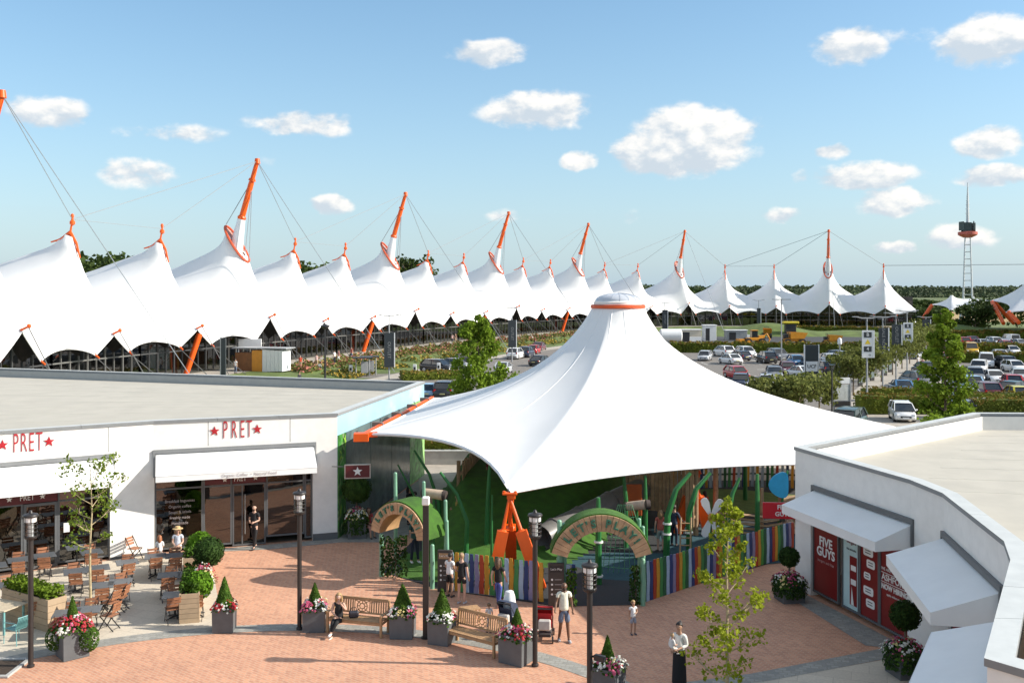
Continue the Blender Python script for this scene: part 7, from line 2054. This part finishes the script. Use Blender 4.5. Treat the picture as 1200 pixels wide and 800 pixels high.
hedge('hedge half hidden behind the canopy at the olive trees', xy(880, 470), xy(935, 480), 1.5, 1.3, 10, 28, .26)
hedge('green hedge beyond the low concrete wall', (-6.5, 59.3), (4.5, 59.3), 1.2, 1.5, 11, 40, .18)
# grassy bank in front of the far tents
gb = MB(); n, m = 70, 8
for i in range(n + 1):
    x = 44 + 90 * i / n
    for j in range(m + 1):
        y = 226 + 24 * j / m; hgt = (1.5 + .9 * math.sin(x * .13) + .5 * math.sin(x * .31 + 1)) * math.sin(PI * j / m) * min(1, i / 8) * min(1, (n - i) / 8)
        gb.v.append((x, y - .06 * (x - 60), -.04 + max(0, hgt)))
for i in range(n):
    for j in range(m): gb.f.append((i * (m + 1) + j, i * (m + 1) + j + 1, (i + 1) * (m + 1) + j + 1, (i + 1) * (m + 1) + j)); gb.mi.append(0)
structure(gb.build('grass_bank', GRASS))

# ------------------------------------------------------------------ trees of the car park and beyond
tree('leafy young tree with bright leaves left of the canopy, beyond the cafe roof', (-2.45, 72, 0), 9.3, 2.6, LEAF_M, BARK, 3, 6500, .26, 24, .11, .08, clump=.30, cone=True)
tree('tall bright green conical tree above the restaurant roof', (27.6, 62.5, 0), 9.9, 1.8, LEAF_M, BARK, 4, 9500, .24, 26, .11, .08, clump=.34, cone=True)
tree('low bright bush at the foot of the tall conical tree', (26.6, 60.5, 0), 3.0, 1.3, LEAF_M, BARK, 6, 1500, .22, 8, .05, .1, clump=.5, name='bush')
OL = 'olive-green trees along the promenade'
for k, (px, py, h, cr) in enumerate(((905, 490, 3.5, 1.9), (937, 491, 3.9, 2.1), (960, 487, 3.5, 1.6), (1000, 463, 4.4, 2.1), (1016, 461, 5.0, 2.4), (1033, 447, 4.9, 2.3), (1046, 439, 5.0, 2.3), (1057, 432, 5.0, 2.3), (1066, 426, 5.2, 2.5), (985, 452, 3.4, 1.2), (1075, 421, 5.4, 2.6), (1086, 416, 6.0, 2.8))):
    g_ = G(px, py); g_.z = -.01
    WH = ('left of the dark lamp post, farthest left', 'behind the canopy edge with a pale trunk', 'just left of the dark lamp post', 'nearest along the promenade, left trunk', 'nearest along the promenade, right trunk', 'second along the promenade', 'third along the promenade', 'fourth along the promenade', 'fifth along the promenade', 'thin, beside the pale light mast', 'sixth along the promenade', 'far end of the promenade behind the bright tree')[k]
    tree('round olive-green tree ' + WH, g_, h, cr, LEAF_O, BARKP if k < 3 else BARK, 60 + k, 1100, .38, 9, .09, .35, group=OL, clump=.46)
far = [(110, 170, 17.2, 7), (96, 175, 16.9, 6), (126, 180, 17.6, 5), (358, 215, 17.0, 6), (367, 220, 17.0, 5), (482, 290, 21.5, 6), (472, 295, 20.5, 6)]
for k, (px, d, h, cr) in enumerate(far):
    WH = ('left behind the first two tents, tallest', 'left behind the first finial tent', 'right behind the second finial tent', 'behind the tent right of the tallest mast', 'lower, behind the tent right of the tallest mast', 'behind the second mast', 'lower, left behind the second mast')[k]
    tree('dark dense tree rising ' + WH, ((px - 600) * d / F, d, 0), h, cr, LEAF_T, BARK, 80 + k, 1600, 1.0, 12, .35, .3, clump=.42, name='dense_tree')
for k, (px, py, h, cr) in enumerate(((1143, 392, 7.5, 4), (1158, 390, 9, 4), (1192, 388, 9, 4.5), (1205, 384, 11, 5), (1070, 385, 6, 4), (1092, 388, 5, 4), (1122, 390, 3.5, 3), (1085, 378, 6, 5))):
    WH = ('right of the tower foot', 'left of the red legs', 'at the right edge below the shaded tent', 'cut by the right edge', 'below the end of the long row', 'behind the tall bright tree', 'low, at the tower foot', 'behind the orange leg of the row end')[k]
    tree('dark green tree ' + WH, G(px, py), h, cr, LEAF_T, BARK, 100 + k, 1100, .8, 9, .2, .2, clump=.45, name='dense_tree')

# ------------------------------------------------------------------ distant wooded ridge
def ridge(name, x0, x1, y, depth, hf, mat, n=160, leaves=26000, size=7, seed=2):
    b = MB(); m = 6
    for i in range(n + 1):
        x = x0 + (x1 - x0) * i / n; hh = hf(x)
        for j in range(m + 1):
            f = j / m; b.v.append((x, y + depth * f, -1 + (hh + 1) * math.sin(PI / 2 * min(1, f * 1.6))))
    for i in range(n):
        for j in range(m): b.f.append((i * (m + 1) + j, (i + 1) * (m + 1) + j, (i + 1) * (m + 1) + j + 1, i * (m + 1) + j + 1)); b.mi.append(0)
    structure(b.build(name, mat))
WOODS = M('woodland_floor', (.035, .055, .02), .95, .5, .01)
LEAF_HAZE = leaf_mat('ridge_leaf_hazed', (.062, .088, .048), .5, .012, .1)  # leaf colour lightened and greyed to stand in for distance haze
hf = lambda x: .78 * (14 + 9 * math.sin(x * .0011 + .5) + 5 * math.sin(x * .0033 + 2) + 2.0 * math.sin(x * .011))
ridge('wooded_hills', -2600, 3200, 1750, 500, hf, WOODS)
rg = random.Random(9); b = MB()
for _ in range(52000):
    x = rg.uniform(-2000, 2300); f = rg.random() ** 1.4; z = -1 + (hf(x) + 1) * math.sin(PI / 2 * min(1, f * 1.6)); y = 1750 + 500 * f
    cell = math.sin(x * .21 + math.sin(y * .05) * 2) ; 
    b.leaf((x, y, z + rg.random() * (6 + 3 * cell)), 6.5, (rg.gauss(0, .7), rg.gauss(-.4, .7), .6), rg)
o = b.build('distant_wood', LEAF_HAZE, smooth=False); stuff(o); tag(o, 'distant belt of dark green woodland along the horizon', 'woodland')
rg = random.Random(19); b = MB()
def mid_h(x): return 9 + 3.5 * math.sin(x * .013 + 1) + 2.5 * math.sin(x * .037)
for _ in range(26000):
    x = rg.uniform(60, 560); y = 520 + 60 * rg.random() + .2 * x
    gap = math.sin(x * .05 + 2) + math.sin(x * .021)
    if gap < -.9: continue
    b.leaf((x, y, rg.random() ** .7 * mid_h(x) * (.7 + .3 * gap)), 2.6, (rg.gauss(0, .7), rg.gauss(-.3, .7), .6), rg)
o = b.build('tree_belt', LEAF_T, smooth=False); stuff(o); tag(o, 'belt of mid-green trees in front of the woodland at the right', 'woodland')
sheet('stubble_field', [(110, 335), (420, 330), (520, 500), (140, 500)], -.03, M('stubble', (.36, .26, .11), .95, .2, .05))
# ------------------------------------------------------------------ light masts with banners
NAVY = M('banner_dark', (.028, .036, .042), .5, .08, 2); BWHITE = M('banner_white', (.74, .75, .75), .5, .04, 2); BYEL = M('banner_yellow', (.72, .52, .03), .5, .05, 2)
def mast(label, p, h, bw, bh, btop, rz=0.0, kind='dark', txt=None, arm=1.3):
    t = thing('banner_mast', label, 'banner', p, rz, 'light masts with banners in the car park')
    b = MB(); b.tube((0, 0, 0), (0, 0, h), .10, .07, 8); b.build('pole', M('mast_grey', (.30, .31, .32), .5, .08, 3), t)
    b = MB(); b.path([(-arm, 0, h + .16), (-arm * .4, 0, h + .02), (arm * .4, 0, h + .02), (arm, 0, h + .16)], [.05, .07, .07, .05], 6); b.build('cross_arm', MATS['mast_grey'], t)
    for s_ in (-1, 1):
        b = MB(); b.box((s_ * arm * .92, 0, h + .14), (.55, .3, .09), ch=.02); b.build('lamp_head', MATS['mast_grey'], t)
    b = MB(); b.box((0, -.14, btop - bh / 2), (bw, .1, bh), ch=.015); b.build('banner_panel', NAVY if kind == 'dark' else BWHITE, t)
    b = MB(); b.box((bw / 2 + .06, -.12, btop - bh / 2), (.12, .2, bh)); b.build('banner_edge', BWHITE, t, smooth=False)
    if txt:
        me = text_mesh(txt, bw * .46, .006); me.materials.clear(); me.materials.append(M('banner_print', (.26, .27, .27), .5, .05, 3))
        me.transform(Matrix.Translation((.0, -.2, btop - bh / 2)) @ Matrix.Rotation(PI / 2, 4, 'X') @ Matrix.Rotation(-PI / 2, 4, 'Z')); me.name = 'lettering'; link('lettering', me, t)
    if kind == 'white':
        for (z, hh, m, ch_) in ((btop - bh * .16, bh * .2, NAVY, 'B'), (btop - bh * .68, bh * .2, NAVY, '4')):
            b = MB(); b.box((0, -.2, z), (bw * .7, .02, hh)); b.build('banner_square', m, t, smooth=False)
            me = text_mesh(ch_, hh * .9, .004); me.materials.clear(); me.materials.append(BWHITE); me.transform(Matrix.Translation((0, -.214, z)) @ Matrix.Rotation(PI / 2, 4, 'X')); me.name = 'lettering'; link('lettering', me, t)
        b = MB(); z = btop - bh * .42; b.add([(-bw * .26, -.2, z - bh * .08), (bw * .26, -.2, z - bh * .08), (0, -.2, z + bh * .1)], [(0, 1, 2)]); b.build('banner_triangle', BYEL, t, smooth=False)
        me = text_mesh('\u2192', bh * .14, .004); me.materials.clear(); me.materials.append(NAVY); me.transform(Matrix.Translation((bw * .15, -.2, btop - bh * .9)) @ Matrix.Rotation(PI / 2, 4, 'X')); me.name = 'lettering'; link('lettering', me, t)
    return t
def pm_(px, py, ytop):     # ground point and height of a post from its foot and top rows
    g_ = G(px, py); return g_, (py - ytop) * g_.y / F
g_, h_ = pm_(456, 445, 370); k_ = g_.y / F
mast('dark tall banner on a light mast nearest the cafe roof', g_, h_, 1.15, 4.0, (445 - 390) * k_, .12, 'dark', 'OUTLET')
g_, h_ = pm_(600, 424, 361); k_ = g_.y / F
mast('dark banner on a light mast right of the near leafy tree', g_, h_, 1.15, 4.0, (424 - 375) * k_, .12, 'dark', 'OUTLET')
g_, h_ = pm_(779, 396, 355); k_ = g_.y / F
mast('dark banner on a light mast right of the canopy dome', g_, h_, 1.2, 4.2, (396 - 363) * k_, 0, 'dark', 'OUTLET')
g_, h_ = pm_(889, 392, 352); k_ = g_.y / F
mast('thin light mast with a narrow dark banner before the far tents', g_, h_, .9, 3.6, (392 - 361) * k_, 0, 'dark', None)
for (px, foot, top, b0, b1, w, kd, tx, lab) in ((1016, 470, 373, 387, 419, 13, 'white', None, 'white banner with a yellow triangle, lower left of the promenade group'), (1034.5, 456, 372, 384, 411, 11, 'dark', 'SALE NOW', 'dark banner next right of the white and yellow banner'),
        (1050, 446, 368, 380, 404, 11, 'dark', 'OUTLET', 'dark banner with bold pale lettering, third of the promenade group'), (1063, 440, 365, 378, 402, 10, 'white', None, 'white banner with a yellow triangle at the right of the promenade group'), (1085, 420, 372, 374, 390, 9, 'dark', None, 'small dark banner behind the tall bright tree')):
    g_, h_ = pm_(px, foot, top); k_ = g_.y / F
    mast(lab, g_, h_, w * k_, (b1 - b0) * k_, (foot - b0) * k_, 0, kd, tx, 1.2)
# free-standing totem with a pale square
g_ = G(951, 447)
t = thing('totem_sign', 'tall dark totem sign with a pale square lettered UCF', 'sign', g_, R_(-6)); b = MB(); b.box((0, 0, 2.1), (1.5, .3, 4.2), ch=.03); b.build('totem_body', NAVY, t)
b = MB(); b.box((0, -.17, 1.75), (1.3, .03, 1.15), ch=.01); b.build('totem_square', BWHITE, t)
me = text_mesh('UCF', .55, .006, bevel=.012); me.materials.clear(); me.materials.append(NAVY); me.transform(Matrix.Translation((0, -.195, 1.75)) @ Matrix.Rotation(PI / 2, 4, 'X')); me.name = 'lettering'; link('lettering', me, t)
for s_ in (-1, 1):
    b = MB(); b.box((s_ * .79, 0, 2.1), (.1, .32, 4.3)); b.build('totem_edge', BWHITE, t, smooth=False)
g_, h_ = pm_(951, 447, 384)
t = thing('light_mast', 'pale light mast rising behind the lettered totem', 'lamp post', g_ + Vector((3.4, 25, 0))); b = MB(); b.tube((0, 0, 0), (0, 0, 9.2), .1, .07); b.build('pole', MATS['mast_grey'], t)
b = MB(); b.box((0, 0, 9.25), (2.6, .35, .12), ch=.02); b.build('lamp_head', MATS['mast_grey'], t)
# lamp posts beside the promenade
g_, h_ = pm_(975, 494, 425); t = thing('street_lamp', 'black Y-headed lamp post beyond the canopy edge', 'lamp post', g_)
b = MB(); b.tube((0, 0, 0), (0, 0, h_ * .86), .075, .06); b.build('post', BLACK, t)
for s_ in (-1, 1):
    b = MB(); b.path([(0, 0, h_ * .84), (s_ * .12, 0, h_ * .9), (s_ * .28, 0, h_)], .04, 6); b.build('arm', BLACK, t)
b = MB(); b.lathe([(.06, 0), (.24, .42), (.26, .46), (0, .5)], 12, (0, 0, h_ * .87)); b.build('lantern', GLASS2, t)
for (px, py, yt, lab) in ((984, 462, 396, 'tall pale lamp post with a white lantern left of the promenade'), (1072, 408, 376, 'pale lamp post with a white lantern behind the promenade banners')):
    g_, h_ = pm_(px, py, yt); t = thing('street_lamp', lab, 'lamp post', g_); b = MB(); b.tube((0, 0, 0), (0, 0, h_ - .6), .09, .07); b.build('post', MATS['mast_grey'], t)
    b = MB(); b.lathe([(.1, -.1), (.22, 0), (.22, .45), (.12, .6), (0, .65)], 10, (0, 0, h_ - .6)); b.build('lantern', BWHITE, t)
    b = MB(); b.box((0, -.05, h_ * .52), (.35, .25, .35), ch=.03); b.build('camera_box', MATS['mast_grey'], t)
# pay station / map stand
g_ = G(987, 480); t = thing('map_stand', 'grey framed map stand under a small roof at the promenade start', 'sign', g_, R_(8))
for s_ in (-.75, .75):
    b = MB(); b.box((s_, 0, 1.35), (.1, .12, 2.7)); b.build('post', MATS['mast_grey'], t, smooth=False)
b = MB(); b.box((0, 0, 2.55), (1.4, .1, .5), ch=.01); b.build('header', BWHITE, t); b = MB(); b.box((0, .02, 1.5), (1.38, .08, 1.4), ch=.01); b.build('map_panel', M('map_pale', (.50, .52, .50), .4, .2, 3), t)
b = MB(); b.box((0, .02, .5), (1.38, .3, .5), ch=.02); b.build('base_box', BLACK, t); b = MB(); b.lathe([(.13, 0), (.13, .006)], 14)
for i, v in enumerate(b.v): b.v[i] = (v[0] - .35, -.06 - v[2], 2.55 + v[1])
b.build('symbol', BLACK, t, smooth=False)
t = thing('litter_bin', 'green and black litter bin behind the canopy edge', 'bin', G(958, 505)); b = MB(); b.lathe([(.28, 0), (.3, .8)], 14); b.build('bin_body', BLACK, t); b = MB(); b.lathe([(.33, 0), (.33, .12), (0, .2)], 14, (0, 0, .8)); b.build('bin_lid', M('bin_green', (.02, .22, .08), .5, .08, 4), t)
# bollards and dark posters along the promenade
for k, (px, py) in enumerate(((1008, 452), (1022, 446), (1037, 440), (1043, 436))):
    t = thing('promenade_panel', 'dark upright panel on the promenade, %s from the near hedge' % ('first', 'second', 'third', 'fourth')[k], 'panel', G(px, py), R_(30), 'dark panels along the promenade'); b = MB(); b.box((0, 0, 1.0), (.7, .12, 2.0), ch=.02); b.build('board', BLACK, t); b = MB(); b.box((0, -.065, 1.1), (.56, .012, 1.5)); b.build('print', M('panel_print', (.12, .16, .16), .5, .5, 4), t)

# ------------------------------------------------------------------ observation tower
g_ = Vector(((1134 - 600) * 300 / F, 300, -.6)); kz = 300 / F
t = thing('lattice_tower', 'tall lattice mast with a dark and red platform near the top', 'tower', g_)
TW = M('tower_white', (.60, .62, .63), .5, .06, 1)
zP = H - (275 - HY) * kz + .6; zT = H - (214 - HY) * kz + .6
def corner(k, z): 
    r = 2.1 + (1.0 - 2.1) * min(1, z / zP); a = R_(20) + k * PI / 2; return Vector((r * math.cos(a), r * math.sin(a), z))
for k in range(4):
    b = MB(); b.tube(corner(k, 0), corner(k, zP), .30, .2, 8); b.build('leg', TW, t)
nst = 13
for i in range(nst):
    z = zP * (i + .6) / nst
    for k in range(4):
        b = MB(); b.tube(corner(k, z), corner((k + 1) % 4, z), .11, n=5); b.build('ring_bar', TW, t)
for s_ in (-1, 1):
    b = MB(); b.tube((s_ * 3.6, -1.5, 0), (s_ * 1.4, -.5, 9.5), .28); b.build('raking_strut', TW, t)
b = MB(); b.lathe([(1.2, -.9), (2.4, -.3), (2.8, .0), (2.8, .8), (2.5, .9)], 20, (0, 0, zP)); b.build('platform', M('tower_red', (.45, .10, .07), .5, .08, 1), t)
b = MB(); 
for k in range(5):
    a0 = R_(100 + 72 * k); 
    b.box((1.8 * math.cos(a0), 1.8 * math.sin(a0), zP + 2.3 + .35 * (k % 2)), (2.3, .3, 2.7), rz=a0 + PI / 2 + .3)
b.build('dark_panels', M('tower_dark', (.03, .045, .045), .4, .15, .5), t, smooth=False); stuff(t.children[-1])
b = MB(); b.path([(0, 0, zP), (0, 0, zP + (zT - zP) * .6), (0, 0, zT)], [.55, .4, .12], 8); b.build('antenna', TW, t)
for k in range(5):
    b = MB(); z = zP + 6.5 + k * 1.3; b.tube((-.8 + .1 * k, 0, z), (.8 - .1 * k, 0, z), .07, n=5); b.build('antenna_bar', TW, t)

# ------------------------------------------------------------------ works yard: dumpers and cabins
AMB = M('machine_amber', (.58, .24, .012), .45, .1, 2)
def digger(label, px, py, rz, sc=1.0, kind=0):
    t = thing('works_vehicle', label, 'digger', G(px, py), R_(rz), 'amber machines in the works yard'); t.scale = (sc, sc, sc)
    b = MB(); b.box((.2, 0, 1.25), (3.6, 1.5, .7), ch=.12); b.build('chassis', AMB, t)
    for (x, y) in ((-1.5, .95), (-1.5, -.95), (1.6, .95), (1.6, -.95)):
        b = MB(); b.path([(x, y - .25, .75), (x, y + .25, .75)], .75, 16); w_ = b.build('wheel', TYRE, t); b = MB(); b.path([(x, y - .27, .75), (x, y + .27, .75)], .36, 12); b.build('rim', AMB, w_)
    if kind == 0:
        b = MB(); b.box((.1, 0, 2.35), (1.3, 1.35, 1.5), ch=.1); b.build('cab_glass', CGL, t); b = MB(); b.box((.1, 0, 3.15), (1.5, 1.5, .14), ch=.04); b.build('cab_roof', AMB, t)
        b = MB(); b.prism([(-3.6, -1.0), (-2.4, -1.0), (-2.4, 1.0), (-3.6, 1.0)], .35, 1.35); b.build('loader_bucket', AMB, t)
        b = MB(); b.path([(1.9, 0, 1.7), (3.0, 0, 2.4), (3.7, 0, 1.2), (3.4, 0, .6)], [.22, .2, .17, .14], 6); b.build('boom', AMB, t)
        b = MB(); b.box((1.6, 0, 1.75), (1.4, 1.2, .6), ch=.1); b.build('engine_cover', AMB, t)
    else:
        b = MB(); b.add([(-1.9, -1.1, 1.5), (-1.9, 1.1, 1.5), (-2.6, 1.2, 2.7), (-2.6, -1.2, 2.7), (1.0, -1.1, 1.5), (1.0, 1.1, 1.5), (1.0, 1.2, 2.9), (1.0, -1.2, 2.9)], [(0, 1, 2, 3), (4, 7, 6, 5), (0, 3, 7, 4), (1, 5, 6, 2), (0, 4, 5, 1)]); b.build('tipping_skip', AMB, t, smooth=False)
        b = MB(); b.box((1.75, 0, 2.0), (.9, 1.2, .9), ch=.1); b.build('seat_console', BLACK, t)
        b = MB(); b.path([(1.4, -.6, 1.9), (1.4, -.6, 3.3), (1.4, .6, 3.3), (1.4, .6, 1.9)], .06, 6); b.build('roll_bar', BLACK, t)
    return t
digger('amber backhoe loader at the left of the works yard', 883, 404, 8, .9, 0)
digger('amber dumper with black front wheels in the works yard', 930, 405, 185, .92, 1)
digger('small amber roller half behind the lettered totem', 975, 405, 180, .72, 1)
digger('small amber dumper beyond the backhoe loader', 899, 396, 80, .75, 1)
t = thing('site_canopy', 'yellow-roofed machine beyond the amber dumper', 'digger', G(926, 394)); b = MB(); b.box((0, 0, 3.2), (3.6, 2, .5), ch=.1); b.build('roof', M('bright_yellow', (.66, .52, .03), .5, .06, 2), t); b = MB(); b.box((0, 0, 1.6), (2.4, 1.6, 2.6), ch=.1); b.build('cab', BLACK, t)
# white cabins and tank left of the yard
t = thing('site_tank', 'white rounded tank behind the canopy shoulder', 'tank', G(786, 402)); b = MB(); b.path([(-2.2, 0, 1.6), (-2.0, 0, 1.6), (2.0, 0, 1.6), (2.2, 0, 1.6)], [.9, 1.3, 1.3, .9], 14); b.build('tank_body', BWHITE, t); b = MB(); b.box((0, 0, .3), (3.6, 1.4, .6)); b.build('tank_cradle', MATS['mast_grey'], t)
for k, (px, py, w, h_, lab, m) in enumerate(((808, 400, 4.5, 2.4, 'pale cream cabin left of the works yard', M('cabin_cream', (.58, .52, .42), .6, .08, 1)), (831, 399, 2.6, 3.2, 'small white kiosk with a dark door by the works yard', BWHITE), (862, 398, 4.5, 2.0, 'grey mesh enclosure beyond the works yard', M('mesh_grey', (.30, .31, .31), .6, .15, 3)))):
    t = thing('site_cabin', lab, 'cabin', G(px, py)); b = MB(); b.box((0, 0, h_ / 2), (w, 2.2, h_), ch=.03); b.build('cabin_body', m, t)
    b = MB(); b.box((0, 0, h_ + .08), (w + .3, 2.5, .16), ch=.03); b.build('cabin_roof', BWHITE, t)
    b = MB(); b.box((-w * .2, -1.12, h_ * .42), (w * .32, .05, h_ * .8)); b.build('cabin_door', BLACK, t)
for k, (px, py) in enumerate(((795, 400), (815, 401), (872, 398))):
    t = thing('site_barrier', 'pale site barrier panel, %s from the left by the works yard' % ('first', 'second', 'third')[k], 'barrier', G(px, py), 0, 'site barriers'); b = MB(); b.box((0, 0, .6), (2.4, .1, 1.0), ch=.02); b.build('panel', BWHITE, t)
    for s_ in (-1, 1):
        b = MB(); b.box((s_, 0, .1), (.1, .5, .2)); b.build('foot', BLACK, t)
# kiosk and garden things by the mall on the left
t = thing('garden_kiosk', 'orange and white wooden kiosk beyond the cafe roof', 'kiosk', Vector(((311 - 600) * 116 / F, 116, .95)), R_(-14))
b = MB(); b.box((-2.3, 0, 1.1), (2.2, 2.0, 2.2), ch=.02); b.build('open_bay', M('kiosk_brown', (.20, .085, .03), .7, .2, 2), t)
b = MB(); b.box((-.55, 0, 1.25), (1.3, 2.1, 2.5), ch=.02); b.build('orange_panel', M('kiosk_orange', (.62, .26, .03), .6, .08, 2), t)
for k in range(5):
    b = MB(); b.box((.4 + .52 * k, 0, 1.3), (.5, 2.1, 2.6 - .04 * k), ch=.015); b.build('white_panel', BWHITE, t)
b = MB(); b.box((-.2, 0, 2.75), (7.0, 2.4, .14), ch=.02); b.build('kiosk_roof', MATS['mast_grey'], t)
t = thing('menu_board', 'white board on posts above the orange kiosk', 'board', Vector(((293 - 600) * 120 / F, 120, 1.0))); b = MB(); b.box((0, 0, 3.0), (2.8, .2, 1.1), ch=.02); b.build('board', BWHITE, t); b = MB(); b.tube((-1.4, 0, 0), (-1.4, 0, 2.6), .08); b.tube((1.4, 0, 0), (1.4, 0, 2.6), .08); b.build('posts', MATS['mast_grey'], t)
t = thing('totem_sign', 'slim dark totem beyond the cafe roof, left of the kiosk', 'sign', Vector(((262 - 600) * 105 / F, 105, .2))); b = MB(); b.box((0, 0, 2.6), (.5, .3, 5.2), ch=.02); b.build('totem_body', NAVY, t); b = MB(); b.box((-.3, 0, 2.6), (.1, .34, 5.3)); b.build('totem_edge', MATS['mast_grey'], t)
t = thing('street_lamp', 'dark slim lamp post beyond the middle of the cafe roof', 'lamp post', Vector(((381 - 600) * 105 / F, 105, .3))); b = MB(); b.tube((0, 0, 0), (0, 0, 6.0), .12, .09); b.build('post', BLACK, t); b = MB(); b.lathe([(.1, 0), (.5, .3), (.5, .4), (0, .6)], 12, (0, 0, 6.0)); b.build('lantern', BLACK, t)
for k, (px, py, m) in enumerate(((375, 440, BWHITE), (411, 441, BWHITE), (486, 440, BWHITE), (514, 438, BWHITE), (539, 436, BWHITE))):
    t = thing('bollard_sign', 'small white post beside the mall path, %s from the left' % ('first', 'second', 'third', 'fourth', 'fifth')[k], 'post', G(px, py), 0, 'white posts by the mall path'); b = MB(); b.box((0, 0, .7), (.42, .2, 1.4), ch=.03); b.build('post', m, t); b = MB(); b.box((0, -.11, .9), (.25, .02, .35)); b.build('notice', BLACK, t)
for k, (px, py) in enumerate(((425, 441), (430, 441))):
    t = thing('cycle_shelter', 'dark flat-roofed pay shelter beyond the cafe roof, %s' % ('left half', 'right half')[k], 'shelter', G(px, py) + Vector((0, k * 2.0, 0)), R_(10)); b = MB(); b.box((0, 0, 2.3), (2.4, 1.2, .14), ch=.03); b.build('roof', NAVY, t); b = MB(); b.tube((-.8, 0, 0), (-.8, 0, 2.25), .07); b.tube((.8, 0, 0), (.8, 0, 2.25), .07); b.build('posts', MATS['mast_grey'], t)
    b = MB(); b.box((.2, .1, 1.1), (.8, .3, 1.4), ch=.03); b.build('machine', MATS['mast_grey'], t)
# people on the mall terrace, small in the distance
FARP = [(352, 118, 'person in an orange-red shirt walking before the mall glass', ('vermilion', (.60, .07, .03), .6), ('sand', (.42, .30, .2), 1.0)), (351, 106, 'person in a dark jacket and jeans below the orange-red shirt', ('charcoal', (.05, .05, .055), 1.6), ('denim', (.13, .17, .25), 1.0)), (320, 117, 'woman in a pink dress by the kiosk', ('pinkdress', (.55, .16, .22), .5), ('pinkdress', (.55, .16, .22), .4)), (315, 121, 'person in red behind the kiosk', ('crimson', (.30, .02, .05), .8), ('navy', (.02, .025, .045), 1.0)),
        (276, 112, 'person in white left of the kiosk', ('white', (.75, .75, .75), .6), ('denim', (.13, .17, .25), 1.0)), (371, 121, 'person in a pale pink top beside the flower beds', ('palepink', (.6, .42, .4), .6), ('sand', (.42, .30, .2), 1.0)), (392, 128, 'person in white sitting among the flower beds', ('white', (.75, .75, .75), .6), ('navy', (.02, .025, .045), 1.0)), (397, 130, 'woman in rose sitting among the flower beds', ('rose', (.5, .2, .2), .6), ('white', (.75, .75, .75), .8)),
        (412, 136, 'person in coral among the flower beds', ('coral', (.50, .13, .10), .5), ('denim', (.13, .17, .25), 1.0)), (530, 178, 'person in pale pink before the tents beyond the near tree', ('palepink', (.6, .42, .4), .6), ('navy', (.02, .025, .045), 1.0)), (534, 180, 'person in brown before the tents beyond the near tree', ('brownc', (.2, .1, .06), .9), ('sand', (.42, .30, .2), 1.0)), (624, 196, 'person in white on the path right of the second banner', ('white', (.75, .75, .75), .6), ('navy', (.02, .025, .045), 1.0)), (627, 190, 'person in red on the path right of the second banner', ('crimson', (.30, .02, .05), .8), ('navy', (.02, .025, .045), 1.0)),
        (1081, 128, 'person in a pink top at the far end of the promenade', ('rose', (.5, .2, .2), .6), ('white', (.75, .75, .75), 1.0)), (1076, 133, 'person in white at the far end of the promenade', ('white', (.75, .75, .75), .6), ('coral', (.50, .13, .10), 1.0))]
for k, (px, d, lab, tp, lg) in enumerate(FARP):
    z = 1.0 if px < 560 and d > 110 and px != 351 else 0.0
    person(lab, ((px - 600) * d / F, d, z), R_(40 * k), 1.72, 'walk' if k % 2 else 'stand', k % 2, tp, lg, near=False)
